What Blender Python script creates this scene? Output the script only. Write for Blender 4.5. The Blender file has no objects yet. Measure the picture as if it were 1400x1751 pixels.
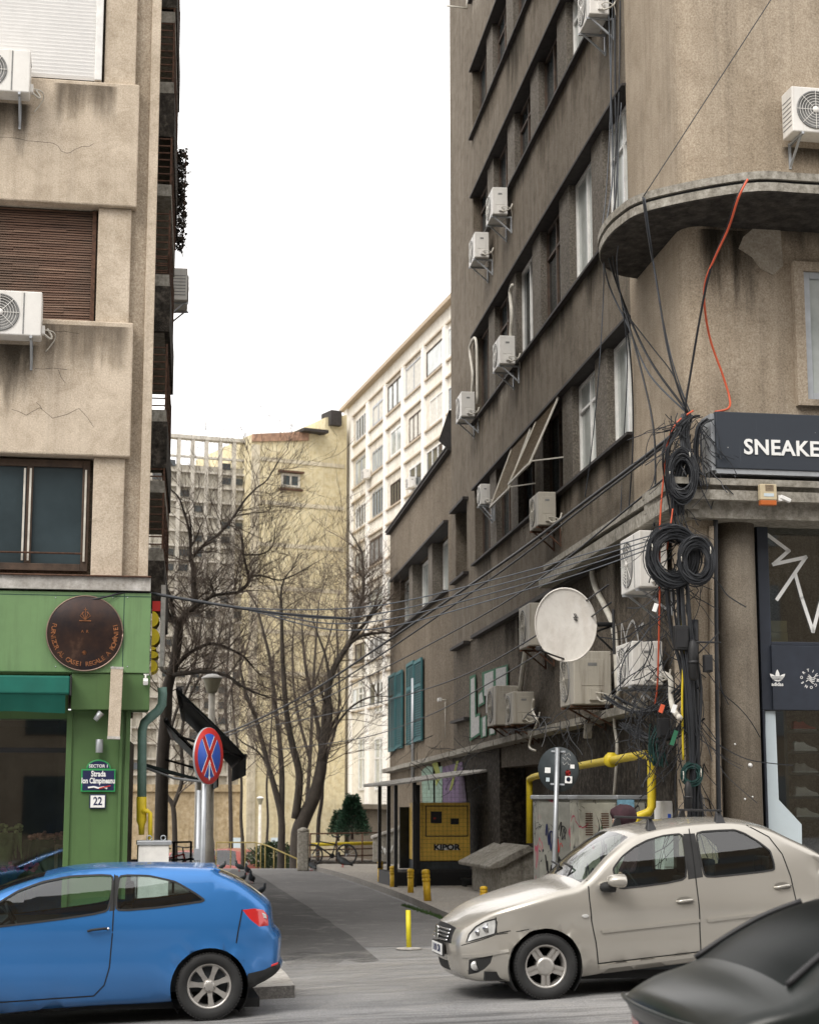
import bpy, math, random
from mathutils import Vector, Matrix, noise
from mathutils.geometry import delaunay_2d_cdt
R = math.radians
sc = bpy.context.scene
COL = sc.collection
# ---------------------------------------------------------------- camera
F_PX, CX, CY, PITCH = 3000.0, 700.0, 875.5, R(9.28)
CAM_Z = 2.0
cam_data = bpy.data.cameras.new('camera')
cam_data.sensor_fit = 'HORIZONTAL'
cam_data.sensor_width = 36.0
cam_data.lens = F_PX / 1400.0 * 36.0
cam_data.clip_end = 2000
cam_data.clip_start = 0.1
cam = bpy.data.objects.new('camera', cam_data)
COL.objects.link(cam)
cam.location = (0, 0, CAM_Z)
cam.rotation_euler = (R(90) + PITCH, 0, 0)
cam_data.dof.use_dof = True
cam_data.dof.focus_distance = 21.0
cam_data.dof.aperture_fstop = 4.0
sc.camera = cam
# ---------------------------------------------------------------- world, sun, exposure
SUN_EL, SUN_AZ = R(50), R(200)          # behind the photographer, veiled by cloud
world = bpy.data.worlds.new('World')
sc.world = world
world.use_nodes = True
wn = world.node_tree
wn.nodes.clear()
sky = wn.nodes.new('ShaderNodeTexSky')
sky.sky_type = 'NISHITA'
sky.sun_disc = False
sky.sun_elevation = SUN_EL
sky.sun_rotation = SUN_AZ
sky.dust_density = 4.0
sky.air_density = 1.2
hsv = wn.nodes.new('ShaderNodeHueSaturation')
hsv.inputs['Saturation'].default_value = 0.10
cloudmix = wn.nodes.new('ShaderNodeMix')
cloudmix.data_type = 'RGBA'
cloudmix.inputs[0].default_value = 0.8
cloudmix.inputs[7].default_value = (11.5, 11.2, 11.0, 1)     # flat cloud deck in the sky's own units
bg = wn.nodes.new('ShaderNodeBackground')
bg.inputs['Strength'].default_value = 0.10
wo = wn.nodes.new('ShaderNodeOutputWorld')
wn.links.new(sky.outputs[0], hsv.inputs['Color'])
wn.links.new(hsv.outputs[0], cloudmix.inputs[6])
wn.links.new(cloudmix.outputs[2], bg.inputs['Color'])
wn.links.new(bg.outputs[0], wo.inputs[0])
sun_data = bpy.data.lights.new('sun', 'SUN')
sun_data.energy = 1.1
sun_data.angle = R(25)
sun_data.color = (1.0, 0.95, 0.88)
sun = bpy.data.objects.new('sun', sun_data)
COL.objects.link(sun)
# direction: light comes from behind-left of the camera
sun_dir = Vector((-0.45, -0.72, 0.95)).normalized()
sun.rotation_euler = sun_dir.to_track_quat('Z', 'Y').to_euler()
sky.sun_elevation = math.asin(sun_dir.z)
sky.sun_rotation = math.atan2(sun_dir.x, sun_dir.y)
sun.location = (0, 0, 40)
sc.view_settings.view_transform = 'Standard'
sc.view_settings.look = 'None'
sc.view_settings.gamma = 1.0
sc.view_settings.exposure = 0.86
sc.render.engine = 'CYCLES'
sc.cycles.max_bounces = 6
sc.cycles.transparent_max_bounces = 12
# ---------------------------------------------------------------- photo pixel -> place
SP, CP = math.sin(PITCH), math.cos(PITCH)
def ray(px, py):
    dx = (px - CX) / F_PX; dz = (CY - py) / F_PX
    return Vector((dx, CP - dz * SP, SP + dz * CP))
CAM = Vector((0, 0, CAM_Z))
def at(px, py, Y):
    r = ray(px, py); return CAM + r * (Y / r.y)
def ong(px, py, z=0.1):
    r = ray(px, py); return CAM + r * ((z - CAM_Z) / r.z)
class Fr:
    """a vertical reference frame: origin o, local x turned by ang about z, local y = x turned 90 deg left, z up"""
    def __init__(s, o, ang):
        s.o = Vector((o[0], o[1], o[2] if len(o) > 2 else 0)); s.a = ang
        s.x = Vector((math.cos(ang), math.sin(ang), 0)); s.y = Vector((-math.sin(ang), math.cos(ang), 0))
    def w(s, x, y, z): return s.o + s.x * x + s.y * y + Vector((0, 0, z))
    def l(s, p):
        d = Vector(p) - s.o; return Vector((d.dot(s.x), d.dot(s.y), d.z))
    def hit(s, px, py, y=0.0):
        r = ray(px, py); t = (s.o + s.y * y - CAM).dot(s.y) / r.dot(s.y)
        return s.l(CAM + r * t)
    def hx(s, px, py, x=0.0):
        r = ray(px, py); t = (s.o + s.x * x - CAM).dot(s.x) / r.dot(s.x)
        return s.l(CAM + r * t)
ST = R(10.0)                       # street direction
ALLEY = R(90 + 6.85)
pL = at(255, 1000, 21.5); FL = Fr((pL.x, pL.y), ST)
pR = at(1183, 1000, 21.2); FR = Fr((pR.x, pR.y), ST)
WR = Fr((pR.x, pR.y), ALLEY)       # local x runs away up the alley, local y points out into the alley
WL = Fr((pL.x, pL.y), ALLEY)       # left building's alley side: outward is -y
def smooth(a, b, x):
    t = min(1, max(0, (x - a) / (b - a))); return t * t * (3 - 2 * t)
def zf(x, y):
    a = min(0.75, max(-0.55, 0.042 * (x + 1.8)))
    t = smooth(18.5, 26, y)
    z = a * (1 - t) + 0.1 * t
    return z - 1.25 * smooth(49, 58, y)
# ---------------------------------------------------------------- object helpers
def link(o, parent=None):
    COL.objects.link(o)
    if parent is not None: o.parent = parent
    return o
def tag(o, label=None, cat=None, group=None, kind=None):
    if label: o['label'] = label
    if cat: o['category'] = cat
    if group: o['group'] = group
    if kind: o['kind'] = kind
    return o
def thing(name, label, cat, loc=(0, 0, 0), rz=0.0, group=None, parent=None, rot=None):
    o = bpy.data.objects.new(name, None)
    o.empty_display_size = 0.2
    link(o, parent); o.location = loc
    o.rotation_euler = rot if rot else (0, 0, rz)
    return tag(o, label, cat, group)
class MB:
    def __init__(s): s.v = []; s.f = []; s.m = []; s.sm = []
    def add(s, vs, fs, m=0, sm=False):
        b = len(s.v); s.v += [tuple(v) for v in vs]
        for f in fs: s.f.append(tuple(i + b for i in f)); s.m.append(m); s.sm.append(sm)
        return s
    def box(s, x0, x1, y0, y1, z0, z1, m=0):
        if x0 > x1: x0, x1 = x1, x0
        if y0 > y1: y0, y1 = y1, y0
        if z0 > z1: z0, z1 = z1, z0
        vs = [(x, y, z) for z in (z0, z1) for y in (y0, y1) for x in (x0, x1)]
        return s.add(vs, [(0, 2, 3, 1), (4, 5, 7, 6), (0, 1, 5, 4), (2, 6, 7, 3), (0, 4, 6, 2), (1, 3, 7, 5)], m)
    def obox(s, c, size, M=None, m=0):
        sx, sy, sz = [q / 2 for q in size]; c = Vector(c)
        vs = [Vector((x, y, z)) for z in (-sz, sz) for y in (-sy, sy) for x in (-sx, sx)]
        vs = [c + (M @ v if M else v) for v in vs]
        return s.add(vs, [(0, 2, 3, 1), (4, 5, 7, 6), (0, 1, 5, 4), (2, 6, 7, 3), (0, 4, 6, 2), (1, 3, 7, 5)], m)
    def bar(s, a, b, w, h=None, m=0):
        a, b = Vector(a), Vector(b); d = b - a; L = d.length
        if L < 1e-6: return s
        q = d.to_track_quat('X', 'Z').to_matrix()
        return s.obox((a + b) / 2, (L, w, h or w), q, m)
    def tube(s, pts, r, n=6, m=0, cap=True):
        pts = [Vector(p) for p in pts]; k = len(pts)
        rs = r if isinstance(r, (list, tuple)) else [r] * k
        vs = []; prev = None
        for i, p in enumerate(pts):
            d = (pts[min(i + 1, k - 1)] - pts[max(i - 1, 0)])
            if d.length < 1e-9: d = Vector((0, 0, 1))
            d.normalize()
            u = prev - d * prev.dot(d) if prev is not None else d.orthogonal()
            if u.length < 1e-6: u = d.orthogonal()
            u.normalize(); prev = u; w = d.cross(u)
            for j in range(n):
                a = 2 * math.pi * j / n
                vs.append(p + (u * math.cos(a) + w * math.sin(a)) * rs[i])
        fs = []
        for i in range(k - 1):
            for j in range(n):
                fs.append((i * n + j, i * n + (j + 1) % n, (i + 1) * n + (j + 1) % n, (i + 1) * n + j))
        if cap:
            fs.append(tuple(reversed(range(n)))); fs.append(tuple((k - 1) * n + j for j in range(n)))
        return s.add(vs, fs, m, n > 4)
    def prism(s, poly, y0, y1, m=0, axis='y'):
        n = len(poly)
        ar = sum(poly[i][0] * poly[(i + 1) % n][1] - poly[(i + 1) % n][0] * poly[i][1] for i in range(n))
        if ar < 0: poly = list(reversed(poly))
        if axis == 'y': P = lambda a, b, t: (a, t, b)
        elif axis == 'z': P = lambda a, b, t: (a, b, t)
        else: P = lambda a, b, t: (t, a, b)
        vs = [P(a, b, y0) for a, b in poly] + [P(a, b, y1) for a, b in poly]
        fs = [tuple(range(n)), tuple(reversed(range(n, 2 * n)))]
        fs += [(i, i + n, (i + 1) % n + n, (i + 1) % n) for i in range(n)]
        if axis == 'z' : fs = [tuple(reversed(f)) for f in fs]
        if axis == 'x' : fs = [tuple(reversed(f)) for f in fs]
        if (y1 < y0): fs = [tuple(reversed(f)) for f in fs]
        return s.add(vs, fs, m)
    def lathe(s, prof, c=(0, 0, 0), n=24, m=0, axis='z', M=None, sm=True, closed=False, caps=True):
        c = Vector(c); k = len(prof); vs = []
        for (r, h) in prof:
            for j in range(n):
                a = 2 * math.pi * j / n
                if axis == 'z': p = Vector((r * math.cos(a), r * math.sin(a), h))
                elif axis == 'y': p = Vector((r * math.cos(a), h, r * math.sin(a)))
                else: p = Vector((h, r * math.cos(a), r * math.sin(a)))
                if M: p = M @ p
                vs.append(c + p)
        fs = []
        for i in range(k - 1 + (1 if closed else 0)):
            i2 = (i + 1) % k
            for j in range(n):
                fs.append((i * n + j, i * n + (j + 1) % n, i2 * n + (j + 1) % n, i2 * n + j))
        if not closed and caps:
            if prof[0][0] > 1e-5: fs.append(tuple(reversed(range(n))))
            if prof[-1][0] > 1e-5: fs.append(tuple((k - 1) * n + j for j in range(n)))
        return s.add(vs, fs, m, sm)
    def build(s, name, mats, parent=None, bevel=0, smooth=None, loc=None, rz=None, fix=True, label=None):
        me = bpy.data.meshes.new(name)
        me.from_pydata(s.v, [], s.f)
        if not isinstance(mats, (list, tuple)): mats = [mats]
        for mt in mats: me.materials.append(mt)
        me.polygons.foreach_set('material_index', s.m)
        me.polygons.foreach_set('use_smooth', s.sm if smooth is None else [smooth] * len(s.f))
        me.update()
        o = bpy.data.objects.new(name, me); link(o, parent)
        if loc is not None: o.location = loc
        if rz is not None: o.rotation_euler = (0, 0, rz)
        if bevel:
            b = o.modifiers.new('bevel', 'BEVEL'); b.width = bevel; b.segments = 2; b.limit_method = 'ANGLE'; b.angle_limit = R(40)
        if label: o['label'] = label
        return o
def catmull(P, n=8):
    P = [Vector(p) for p in P]; out = []
    for i in range(len(P) - 1):
        p0 = P[max(i - 1, 0)]; p1 = P[i]; p2 = P[i + 1]; p3 = P[min(i + 2, len(P) - 1)]
        for k in range(n):
            t = k / n
            out.append(0.5 * ((2 * p1) + (p2 - p0) * t + (2 * p0 - 5 * p1 + 4 * p2 - p3) * t * t + (3 * p1 - p0 - 3 * p2 + p3) * t ** 3))
    out.append(P[-1]); return out
def text_mesh(txt, size, depth=0.004, bold=0.0, spacing=1.0, align='CENTER', sx=1.0):
    c = bpy.data.curves.new('txt', 'FONT'); c.body = txt; c.size = size; c.extrude = depth; c.offset = bold * size
    c.align_x = align; c.align_y = 'CENTER'; c.space_character = spacing; c.resolution_u = 3
    o = bpy.data.objects.new('txt', c); COL.objects.link(o)
    bpy.context.view_layer.update()
    me = bpy.data.meshes.new_from_object(o.evaluated_get(bpy.context.evaluated_depsgraph_get()))
    vs = [(v.co.x * sx, v.co.y, v.co.z) for v in me.vertices]; fs = [tuple(p.vertices) for p in me.polygons]
    bpy.data.objects.remove(o); bpy.data.meshes.remove(me)
    return vs, fs
def put_text(mb, txt, size, place, m=0, **kw):
    """place(x, y, z) maps text space (x right, y up, z towards the viewer) into the mesh's space"""
    vs, fs = text_mesh(txt, size, **kw)
    mb.add([place(*v) for v in vs], fs, m)
# ---------------------------------------------------------------- materials
def nt(name):
    m = bpy.data.materials.new(name); m.use_nodes = True
    t = m.node_tree; b = t.nodes['Principled BSDF']; return m, t, b
def N(t, kind, **kw):
    n = t.nodes.new('ShaderNode' + kind)
    for k, v in kw.items():
        if k in n.inputs.keys(): n.inputs[k].default_value = v
        else: setattr(n, k, v)
    return n
def ramp(t, fac, stops):
    r = t.nodes.new('ShaderNodeValToRGB'); e = r.color_ramp.elements
    while len(e) < len(stops): e.new(0.5)
    for i, (p, c) in enumerate(stops): e[i].position = p; e[i].color = c if len(c) == 4 else (*c, 1)
    t.links.new(fac, r.inputs[0]); return r.outputs[0]
def mixc(t, fac, a, b, mode='MIX'):
    m = t.nodes.new('ShaderNodeMix'); m.data_type = 'RGBA'; m.blend_type = mode
    for idx, q in ((0, fac), (6, a), (7, b)):
        if isinstance(q, (int, float)): m.inputs[idx].default_value = q
        elif isinstance(q, tuple): m.inputs[idx].default_value = q if len(q) == 4 else (*q, 1)
        else: t.links.new(q, m.inputs[idx])
    return m.outputs[2]
def coords(t, sx=1, sy=1, sz=1, loc=(0, 0, 0)):
    tc = t.nodes.new('ShaderNodeTexCoord'); mp = t.nodes.new('ShaderNodeMapping')
    mp.inputs['Scale'].default_value = (sx, sy, sz); mp.inputs['Location'].default_value = loc
    t.links.new(tc.outputs['Object'], mp.inputs[0]); return mp.outputs[0]
def nz(t, vec, scale, detail=4, rough=0.6, dist=0.0):
    n = N(t, 'TexNoise'); n.inputs['Scale'].default_value = scale; n.inputs['Detail'].default_value = detail
    n.inputs['Roughness'].default_value = rough; n.inputs['Distortion'].default_value = dist
    t.links.new(vec, n.inputs['Vector']); return n.outputs[0]
def bump(t, b, h, strength, dist=0.01):
    n = t.nodes.new('ShaderNodeBump'); n.inputs['Strength'].default_value = strength; n.inputs['Distance'].default_value = dist
    t.links.new(h, n.inputs['Height']); t.links.new(n.outputs[0], b.inputs['Normal'])
def plain(name, col, rough=0.6, metal=0.0, var=0.12, scale=6.0, spec=0.5, coat=0.0, bmp=0.0):
    m, t, b = nt(name); b.inputs['Roughness'].default_value = rough; b.inputs['Metallic'].default_value = metal
    b.inputs['Specular IOR Level'].default_value = spec
    if coat: b.inputs['Coat Weight'].default_value = coat; b.inputs['Coat Roughness'].default_value = 0.05
    v = coords(t); n = nz(t, v, scale, 5)
    lo = tuple(c * (1 - var) for c in col); hi = tuple(min(1, c * (1 + var)) for c in col)
    t.links.new(ramp(t, n, [(0.3, lo), (0.7, hi)]), b.inputs['Base Color'])
    if bmp: bump(t, b, nz(t, v, scale * 8, 6), bmp)
    return m
def stucco(name, dark, mid, light, grain=38.0, streak=0.5, stain=(0.05, 0.042, 0.035), bmp=0.5, big=0.5, stains=0.35, loc=(0, 0, 0), blot=0.5):
    m, t, b = nt(name); b.inputs['Roughness'].default_value = 0.95; b.inputs['Specular IOR Level'].default_value = 0.15
    v = coords(t, loc=loc)
    g = nz(t, v, grain, 3, 0.75); bigN = nz(t, v, big, 6, 0.62, 0.3)
    g2 = nz(t, v, 3.2, 7, 0.72, 0.6)
    c = ramp(t, g, [(0.30, dark), (0.5, mid), (0.70, light)])
    c = mixc(t, ramp(t, g2, [(0.45, (0, 0, 0)), (0.62, (blot, blot, blot))]), c, mixc(t, 1.0, c, (0.74, 0.72, 0.69), 'MULTIPLY'))
    c2 = mixc(t, ramp(t, bigN, [(0.38, (0, 0, 0)), (0.62, (1, 1, 1))]), c, mixc(t, 1.0, c, (0.80, 0.79, 0.77), 'MULTIPLY'))
    vs = coords(t, 3.0, 3.0, 0.16, loc); st = nz(t, vs, 1.6, 7, 0.65, 0.2)
    sf = ramp(t, st, [(0.5, (0, 0, 0)), (0.72, (stains, stains, stains))])
    c3 = mixc(t, sf, c2, stain)
    vs2 = coords(t, 6.0, 6.0, 0.25, loc); st2 = nz(t, vs2, 1.1, 5, 0.6)
    c4 = mixc(t, ramp(t, st2, [(0.52, (0, 0, 0)), (0.75, (streak * 0.4,) * 3)]), c3, light)
    t.links.new(c4, b.inputs['Base Color'])
    bump(t, b, g, bmp, 0.012)
    return m
def glassy(name, tint=(0.5, 0.55, 0.55), opac=0.35, rough=0.02, add=0.015):
    """window glass: mirror by Fresnel over tinted see-through"""
    m = bpy.data.materials.new(name); m.use_nodes = True; t = m.node_tree; t.nodes.clear()
    o = N(t, 'OutputMaterial'); fr = N(t, 'Fresnel'); fr.inputs[0].default_value = 1.55
    mth = N(t, 'Math', operation='MULTIPLY_ADD'); mth.inputs[1].default_value = 1.0; mth.inputs[2].default_value = add
    t.links.new(fr.outputs[0], mth.inputs[0])
    g = N(t, 'BsdfGlossy'); g.inputs['Roughness'].default_value = rough; g.inputs['Color'].default_value = (1, 1, 1, 1)
    tr = N(t, 'BsdfTransparent'); tr.inputs[0].default_value = (*tint, 1)
    d = N(t, 'BsdfDiffuse'); d.inputs[0].default_value = (0.03, 0.035, 0.035, 1)
    m1 = N(t, 'MixShader'); m1.inputs[0].default_value = opac
    t.links.new(tr.outputs[0], m1.inputs[1]); t.links.new(d.outputs[0], m1.inputs[2])
    m2 = N(t, 'MixShader'); t.links.new(mth.outputs[0], m2.inputs[0])
    t.links.new(m1.outputs[0], m2.inputs[1]); t.links.new(g.outputs[0], m2.inputs[2])
    t.links.new(m2.outputs[0], o.inputs[0]); return m
M = {}
M['stucco_front'] = stucco('stucco_front', (0.48, 0.395, 0.30), (0.62, 0.525, 0.415), (0.73, 0.645, 0.53), grain=55, stains=0.28, big=0.6, stain=(.26, .21, .16), blot=.7)
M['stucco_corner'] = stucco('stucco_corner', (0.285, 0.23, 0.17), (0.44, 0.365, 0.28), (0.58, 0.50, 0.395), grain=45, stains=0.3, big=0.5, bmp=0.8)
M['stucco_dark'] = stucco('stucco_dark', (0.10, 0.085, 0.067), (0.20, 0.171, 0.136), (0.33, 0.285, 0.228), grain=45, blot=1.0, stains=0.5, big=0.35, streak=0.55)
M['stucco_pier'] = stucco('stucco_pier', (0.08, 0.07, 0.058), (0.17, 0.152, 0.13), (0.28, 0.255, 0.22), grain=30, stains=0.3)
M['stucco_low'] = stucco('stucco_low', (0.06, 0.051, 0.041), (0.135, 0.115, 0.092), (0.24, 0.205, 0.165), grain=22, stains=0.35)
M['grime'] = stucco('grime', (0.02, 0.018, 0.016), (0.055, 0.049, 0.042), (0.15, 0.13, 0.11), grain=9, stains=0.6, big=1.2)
M['concrete'] = stucco('concrete', (0.20, 0.185, 0.155), (0.34, 0.32, 0.28), (0.48, 0.46, 0.41), grain=14, stains=0.4, big=1.0, bmp=0.25)
M['concrete_pale'] = stucco('concrete_pale', (0.36, 0.34, 0.31), (0.50, 0.48, 0.45), (0.62, 0.60, 0.57), grain=14, stains=0.2, big=1.0, bmp=0.2)
M['yellow_wall'] = stucco('yellow_wall', (0.66, 0.56, 0.34), (0.77, 0.69, 0.47), (0.82, 0.75, 0.55), grain=3, stains=0.3, stain=(0.30, 0.20, 0.10), big=0.12, bmp=0.1)  # haze of the distance is put into this paler colour
M['cream_wall'] = stucco('cream_wall', (0.80, 0.75, 0.65), (0.88, 0.85, 0.77), (0.92, 0.89, 0.82), grain=3, stains=0.25, stain=(0.35, 0.27, 0.17), big=0.2, bmp=0.1)
M['white_trim'] = plain('white_trim', (0.86, 0.84, 0.80), 0.7, var=.04)
M['lattice'] = stucco('lattice', (0.45, 0.42, 0.37), (0.58, 0.55, 0.49), (0.66, 0.63, 0.57), grain=5, stains=0.35, big=0.3, bmp=0.1)
M['lattice_back'] = stucco('lattice_back', (0.42, 0.39, 0.33), (0.54, 0.51, 0.44), (0.63, 0.60, 0.53), grain=3, stains=0.4, big=0.3, bmp=0.1)  # lightened to lower the contrast, standing in for haze
M['sill_dark'] = plain('sill_dark', (0.035, 0.03, 0.028), 0.8, var=0.4, scale=8, bmp=0.3)
M['black'] = plain('black', (0.012, 0.012, 0.013), 0.6)
M['rubber'] = plain('rubber', (0.018, 0.018, 0.018), 0.75, var=0.3)
M['dark_metal'] = plain('dark_metal', (0.03, 0.03, 0.032), 0.5, 0.3)
M['rust'] = plain('rust', (0.10, 0.05, 0.03), 0.85, var=0.5, scale=20, bmp=0.3)
M['wood_dark'] = plain('wood_dark', (0.07, 0.045, 0.03), 0.75, var=0.4, scale=9, bmp=0.2)
M['white_paint'] = plain('white_paint', (0.74, 0.73, 0.70), 0.5)
M['ac_grille'] = plain('ac_grille', (0.20, 0.20, 0.195), 0.7, var=0.3, scale=10)
M['pipe_white'] = plain('pipe_white', (0.58, 0.55, 0.48), 0.6, var=0.2)
M['galv'] = plain('galv', (0.42, 0.44, 0.46), 0.45, 0.55, var=0.12)
def painted(name, col, rough=0.5, dirt=(0.10, 0.09, 0.07), amt=0.5, met=0.0):
    m, t, b = nt(name); b.inputs['Roughness'].default_value = rough; b.inputs['Metallic'].default_value = met
    v = coords(t); c = ramp(t, nz(t, v, 1.4, 6, .7), [(.3, tuple(q * .9 for q in col)), (.7, tuple(min(1, q * 1.1) for q in col))])
    st = ramp(t, nz(t, coords(t, 7, 7, .5), 1.3, 7, .7), [(.52, (0, 0, 0)), (.78, (amt,) * 3)]); c = mixc(t, st, c, dirt)
    sc_ = ramp(t, nz(t, coords(t), 9, 6, .8), [(.64, (0, 0, 0)), (.72, (amt * .7,) * 3)]); c = mixc(t, sc_, c, dirt)
    t.links.new(c, b.inputs['Base Color']); bump(t, b, nz(t, v, 2.5, 3), .15, .01); return m
M['green_paint'] = painted('green_paint', (0.078, 0.15, 0.05), .5, (.05, .07, .03), .5)
M['green_fascia'] = painted('green_fascia', (0.155, 0.265, 0.115), .45, (.08, .12, .06), .45)
M['ac_white'] = painted('ac_white', (0.72, 0.70, 0.66), .5, (.34, .29, .22), .5)
M['ac_old'] = painted('ac_old', (0.42, 0.39, 0.33), .6, (.14, .11, .08), .8)
M['teal_fabric'] = plain('teal_fabric', (0.004, 0.12, 0.088), 0.8, var=0.15, scale=3)
M['dark_green'] = plain('dark_green', (0.012, 0.05, 0.045), 0.45, var=0.2)
M['pipe_green'] = plain('pipe_green', (0.13, 0.22, 0.19), 0.5, var=0.2)
M['yellow_paint'] = plain('yellow_paint', (0.66, 0.50, 0.02), 0.5, var=0.12, scale=10)
M['bollard_yellow'] = plain('bollard_yellow', (0.80, 0.50, 0.03), 0.55, var=0.2, scale=14)
M['gen_yellow'] = plain('gen_yellow', (0.90, 0.58, 0.10), 0.5, var=0.12)
M['teal_shutter'] = plain('teal_shutter', (0.03, 0.12, 0.13), 0.6, var=0.25, scale=3)
M['navy'] = plain('navy', (0.022, 0.028, 0.042), 0.5, var=0.15)
M['sign_white'] = plain('sign_white', (0.82, 0.82, 0.80), 0.5, var=0.03)
M['sign_red'] = plain('sign_red', (0.55, 0.03, 0.025), 0.45, var=0.05)
M['sign_blue'] = plain('sign_blue', (0.04, 0.12, 0.55), 0.45, var=0.06)
M['sign_navy'] = plain('sign_navy', (0.015, 0.02, 0.07), 0.45, var=0.06)
M['sign_back'] = plain('sign_back', (0.045, 0.055, 0.06), 0.6, var=0.3)
M['orange_cable'] = plain('orange_cable', (0.60, 0.10, 0.04), 0.5)
M['cable'] = plain('cable', (0.016, 0.018, 0.022), 0.5, var=0.3)
M['cable_grey'] = plain('cable_grey', (0.07, 0.08, 0.095), 0.5, var=0.3)
M['dish'] = plain('dish', (0.66, 0.62, 0.56), 0.6, var=0.06, scale=2)
M['pale_blue'] = plain('pale_blue', (0.52, 0.60, 0.64), 0.6, var=0.04)
M['pane_dark'] = plain('pane_dark', (0.03, 0.04, 0.045), 0.08, var=0.4, scale=1.5, spec=0.8)
M['pane_blue'] = plain('pane_blue', (0.040, 0.058, 0.066), 0.15, var=0.25, scale=1.0, spec=0.7)
M['pane_pale'] = plain('pane_pale', (0.45, 0.48, 0.46), 0.12, var=0.3, scale=1.2, spec=0.8)
M['curtain'] = plain('curtain', (0.62, 0.60, 0.54), 0.9, var=0.15, scale=5)
M['glass'] = glassy('glass')
M['car_glass'] = glassy('car_glass', (0.66, 0.76, 0.73), 0.0, add=0.05)
M['shop_glass'] = glassy('shop_glass', (0.9, 0.93, 0.92), 0.0, add=0.07)
# ---------------------------------------------------------------- ground
def asphalt(name, a, b_, patch=True, grain=60, streaky=False):
    m, t, b = nt(name); b.inputs['Roughness'].default_value = 0.92; b.inputs['Specular IOR Level'].default_value = 0.25
    v = coords(t); g = nz(t, v, grain, 3, 0.8); big = nz(t, v, 0.35, 6, 0.6, 0.4)
    c = ramp(t, g, [(0.3, tuple(q * 0.6 for q in a)), (0.5, a), (0.7, tuple(q * 1.5 for q in a))])
    c2 = mixc(t, ramp(t, big, [(0.42, (0, 0, 0)), (0.62, (1, 1, 1))]), c, mixc(t, 1.0, c, b_, 'MULTIPLY'))
    sv = t.nodes.new('ShaderNodeMapping'); sv.inputs['Rotation'].default_value = (0, 0, -ST); sv.inputs['Scale'].default_value = (0.12, 1.6, 1)
    t.links.new(v, sv.inputs[0]); strk = nz(t, sv.outputs[0], 1.0, 6, .7, .3)
    if streaky: c2 = mixc(t, ramp(t, strk, [(.38, (.75, .75, .75)), (.6, (0, 0, 0))]), c2, mixc(t, 1.0, c2, (.62, .62, .62), 'MULTIPLY'))
    mid = nz(t, v, 2.3, 6, 0.7, 1.0)
    c3 = mixc(t, ramp(t, mid, [(0.52, (0, 0, 0)), (0.72, (0.45, 0.45, 0.45))]), c2, (0.34, 0.325, 0.30))
    t.links.new(c3, b.inputs['Base Color']); bump(t, b, g, 0.5, 0.008); return m
M['asphalt'] = asphalt('asphalt', (0.225, 0.225, 0.226), (1.3, 1.28, 1.25), streaky=True)
M['asphalt_alley'] = asphalt('asphalt_alley', (0.15, 0.146, 0.143), (1.2, 1.2, 1.2))
M['asphalt_patch'] = asphalt('asphalt_patch', (0.082, 0.08, 0.079), (1.25, 1.25, 1.25))
M['paving'] = asphalt('paving', (0.33, 0.305, 0.27), (1.15, 1.13, 1.1), grain=25)
M['kerb'] = asphalt('kerb', (0.22, 0.205, 0.185), (1.1, 1.1, 1.1), grain=30)
M['dirt'] = asphalt('dirt', (0.12, 0.10, 0.075), (1.2, 1.15, 1.1), grain=10)
def sheet(name, x0, x1, y0, y1, nx, ny, mat, dz=0.0, kind='structure'):
    mb = MB(); vs = []
    for j in range(ny + 1):
        for i in range(nx + 1):
            x = x0 + (x1 - x0) * i / nx; y = y0 + (y1 - y0) * j / ny
            vs.append((x, y, zf(x, y) + dz))
    fs = [(j * (nx + 1) + i, j * (nx + 1) + i + 1, (j + 1) * (nx + 1) + i + 1, (j + 1) * (nx + 1) + i) for j in range(ny) for i in range(nx)]
    mb.add(vs, fs, 0, True); o = mb.build(name, mat); o['kind'] = kind; return o
sheet('road', -60, 60, -20, 70, 120, 120, M['asphalt'])
g = MB(); g.add([(-600, -300, -1.6), (600, -300, -1.6), (600, 900, -1.6), (-600, 900, -1.6)], [(0, 1, 2, 3)]); o = g.build('ground', M['dirt']); o['kind'] = 'structure'
def inpoly(x, y, P):
    c = False; n = len(P); j = n - 1
    for i in range(n):
        if (P[i][1] > y) != (P[j][1] > y) and x < (P[j][0] - P[i][0]) * (y - P[i][1]) / (P[j][1] - P[i][1]) + P[i][0]: c = not c
        j = i
    return c
def slab(name, outline, dz, mat, skirt=0.0, step=0.7, kerbmat=None, kw=0.12, jitter=0.0):
    pts = [Vector(p) for p in outline]; n0 = len(pts); dense = []
    for i in range(n0):
        a, b = pts[i], pts[(i + 1) % n0]; k = max(1, int((b - a).length / step))
        for q in range(k): dense.append(a + (b - a) * q / k)
    n = len(dense); P = [(p.x, p.y) for p in dense]
    xs = [p[0] for p in P]; ys = [p[1] for p in P]; inner = []
    x = min(xs) + step / 2
    while x < max(xs):
        y = min(ys) + step / 2
        while y < max(ys):
            if inpoly(x, y, P): inner.append(Vector((x, y)))
            y += step
        x += step
    r = delaunay_2d_cdt(dense + inner, [(i, (i + 1) % n) for i in range(n)], [list(range(n))], 1, 1e-5)
    V = r[0]; mb = MB()
    mb.add([(v.x, v.y, zf(v.x, v.y) + dz) for v in V], [tuple(f) for f in r[2]], 0, True)
    if skirt:
        vs = []
        for p in dense: vs += [(p.x, p.y, zf(p.x, p.y) + dz), (p.x, p.y, zf(p.x, p.y) + dz - skirt)]
        mb.add(vs, [(2 * i, 2 * i + 1, (2 * i + 3) % (2 * n), (2 * i + 2) % (2 * n)) for i in range(n)], 1)
    o = mb.build(name, [mat, kerbmat or mat]); o['kind'] = 'structure'
    return o
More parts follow.
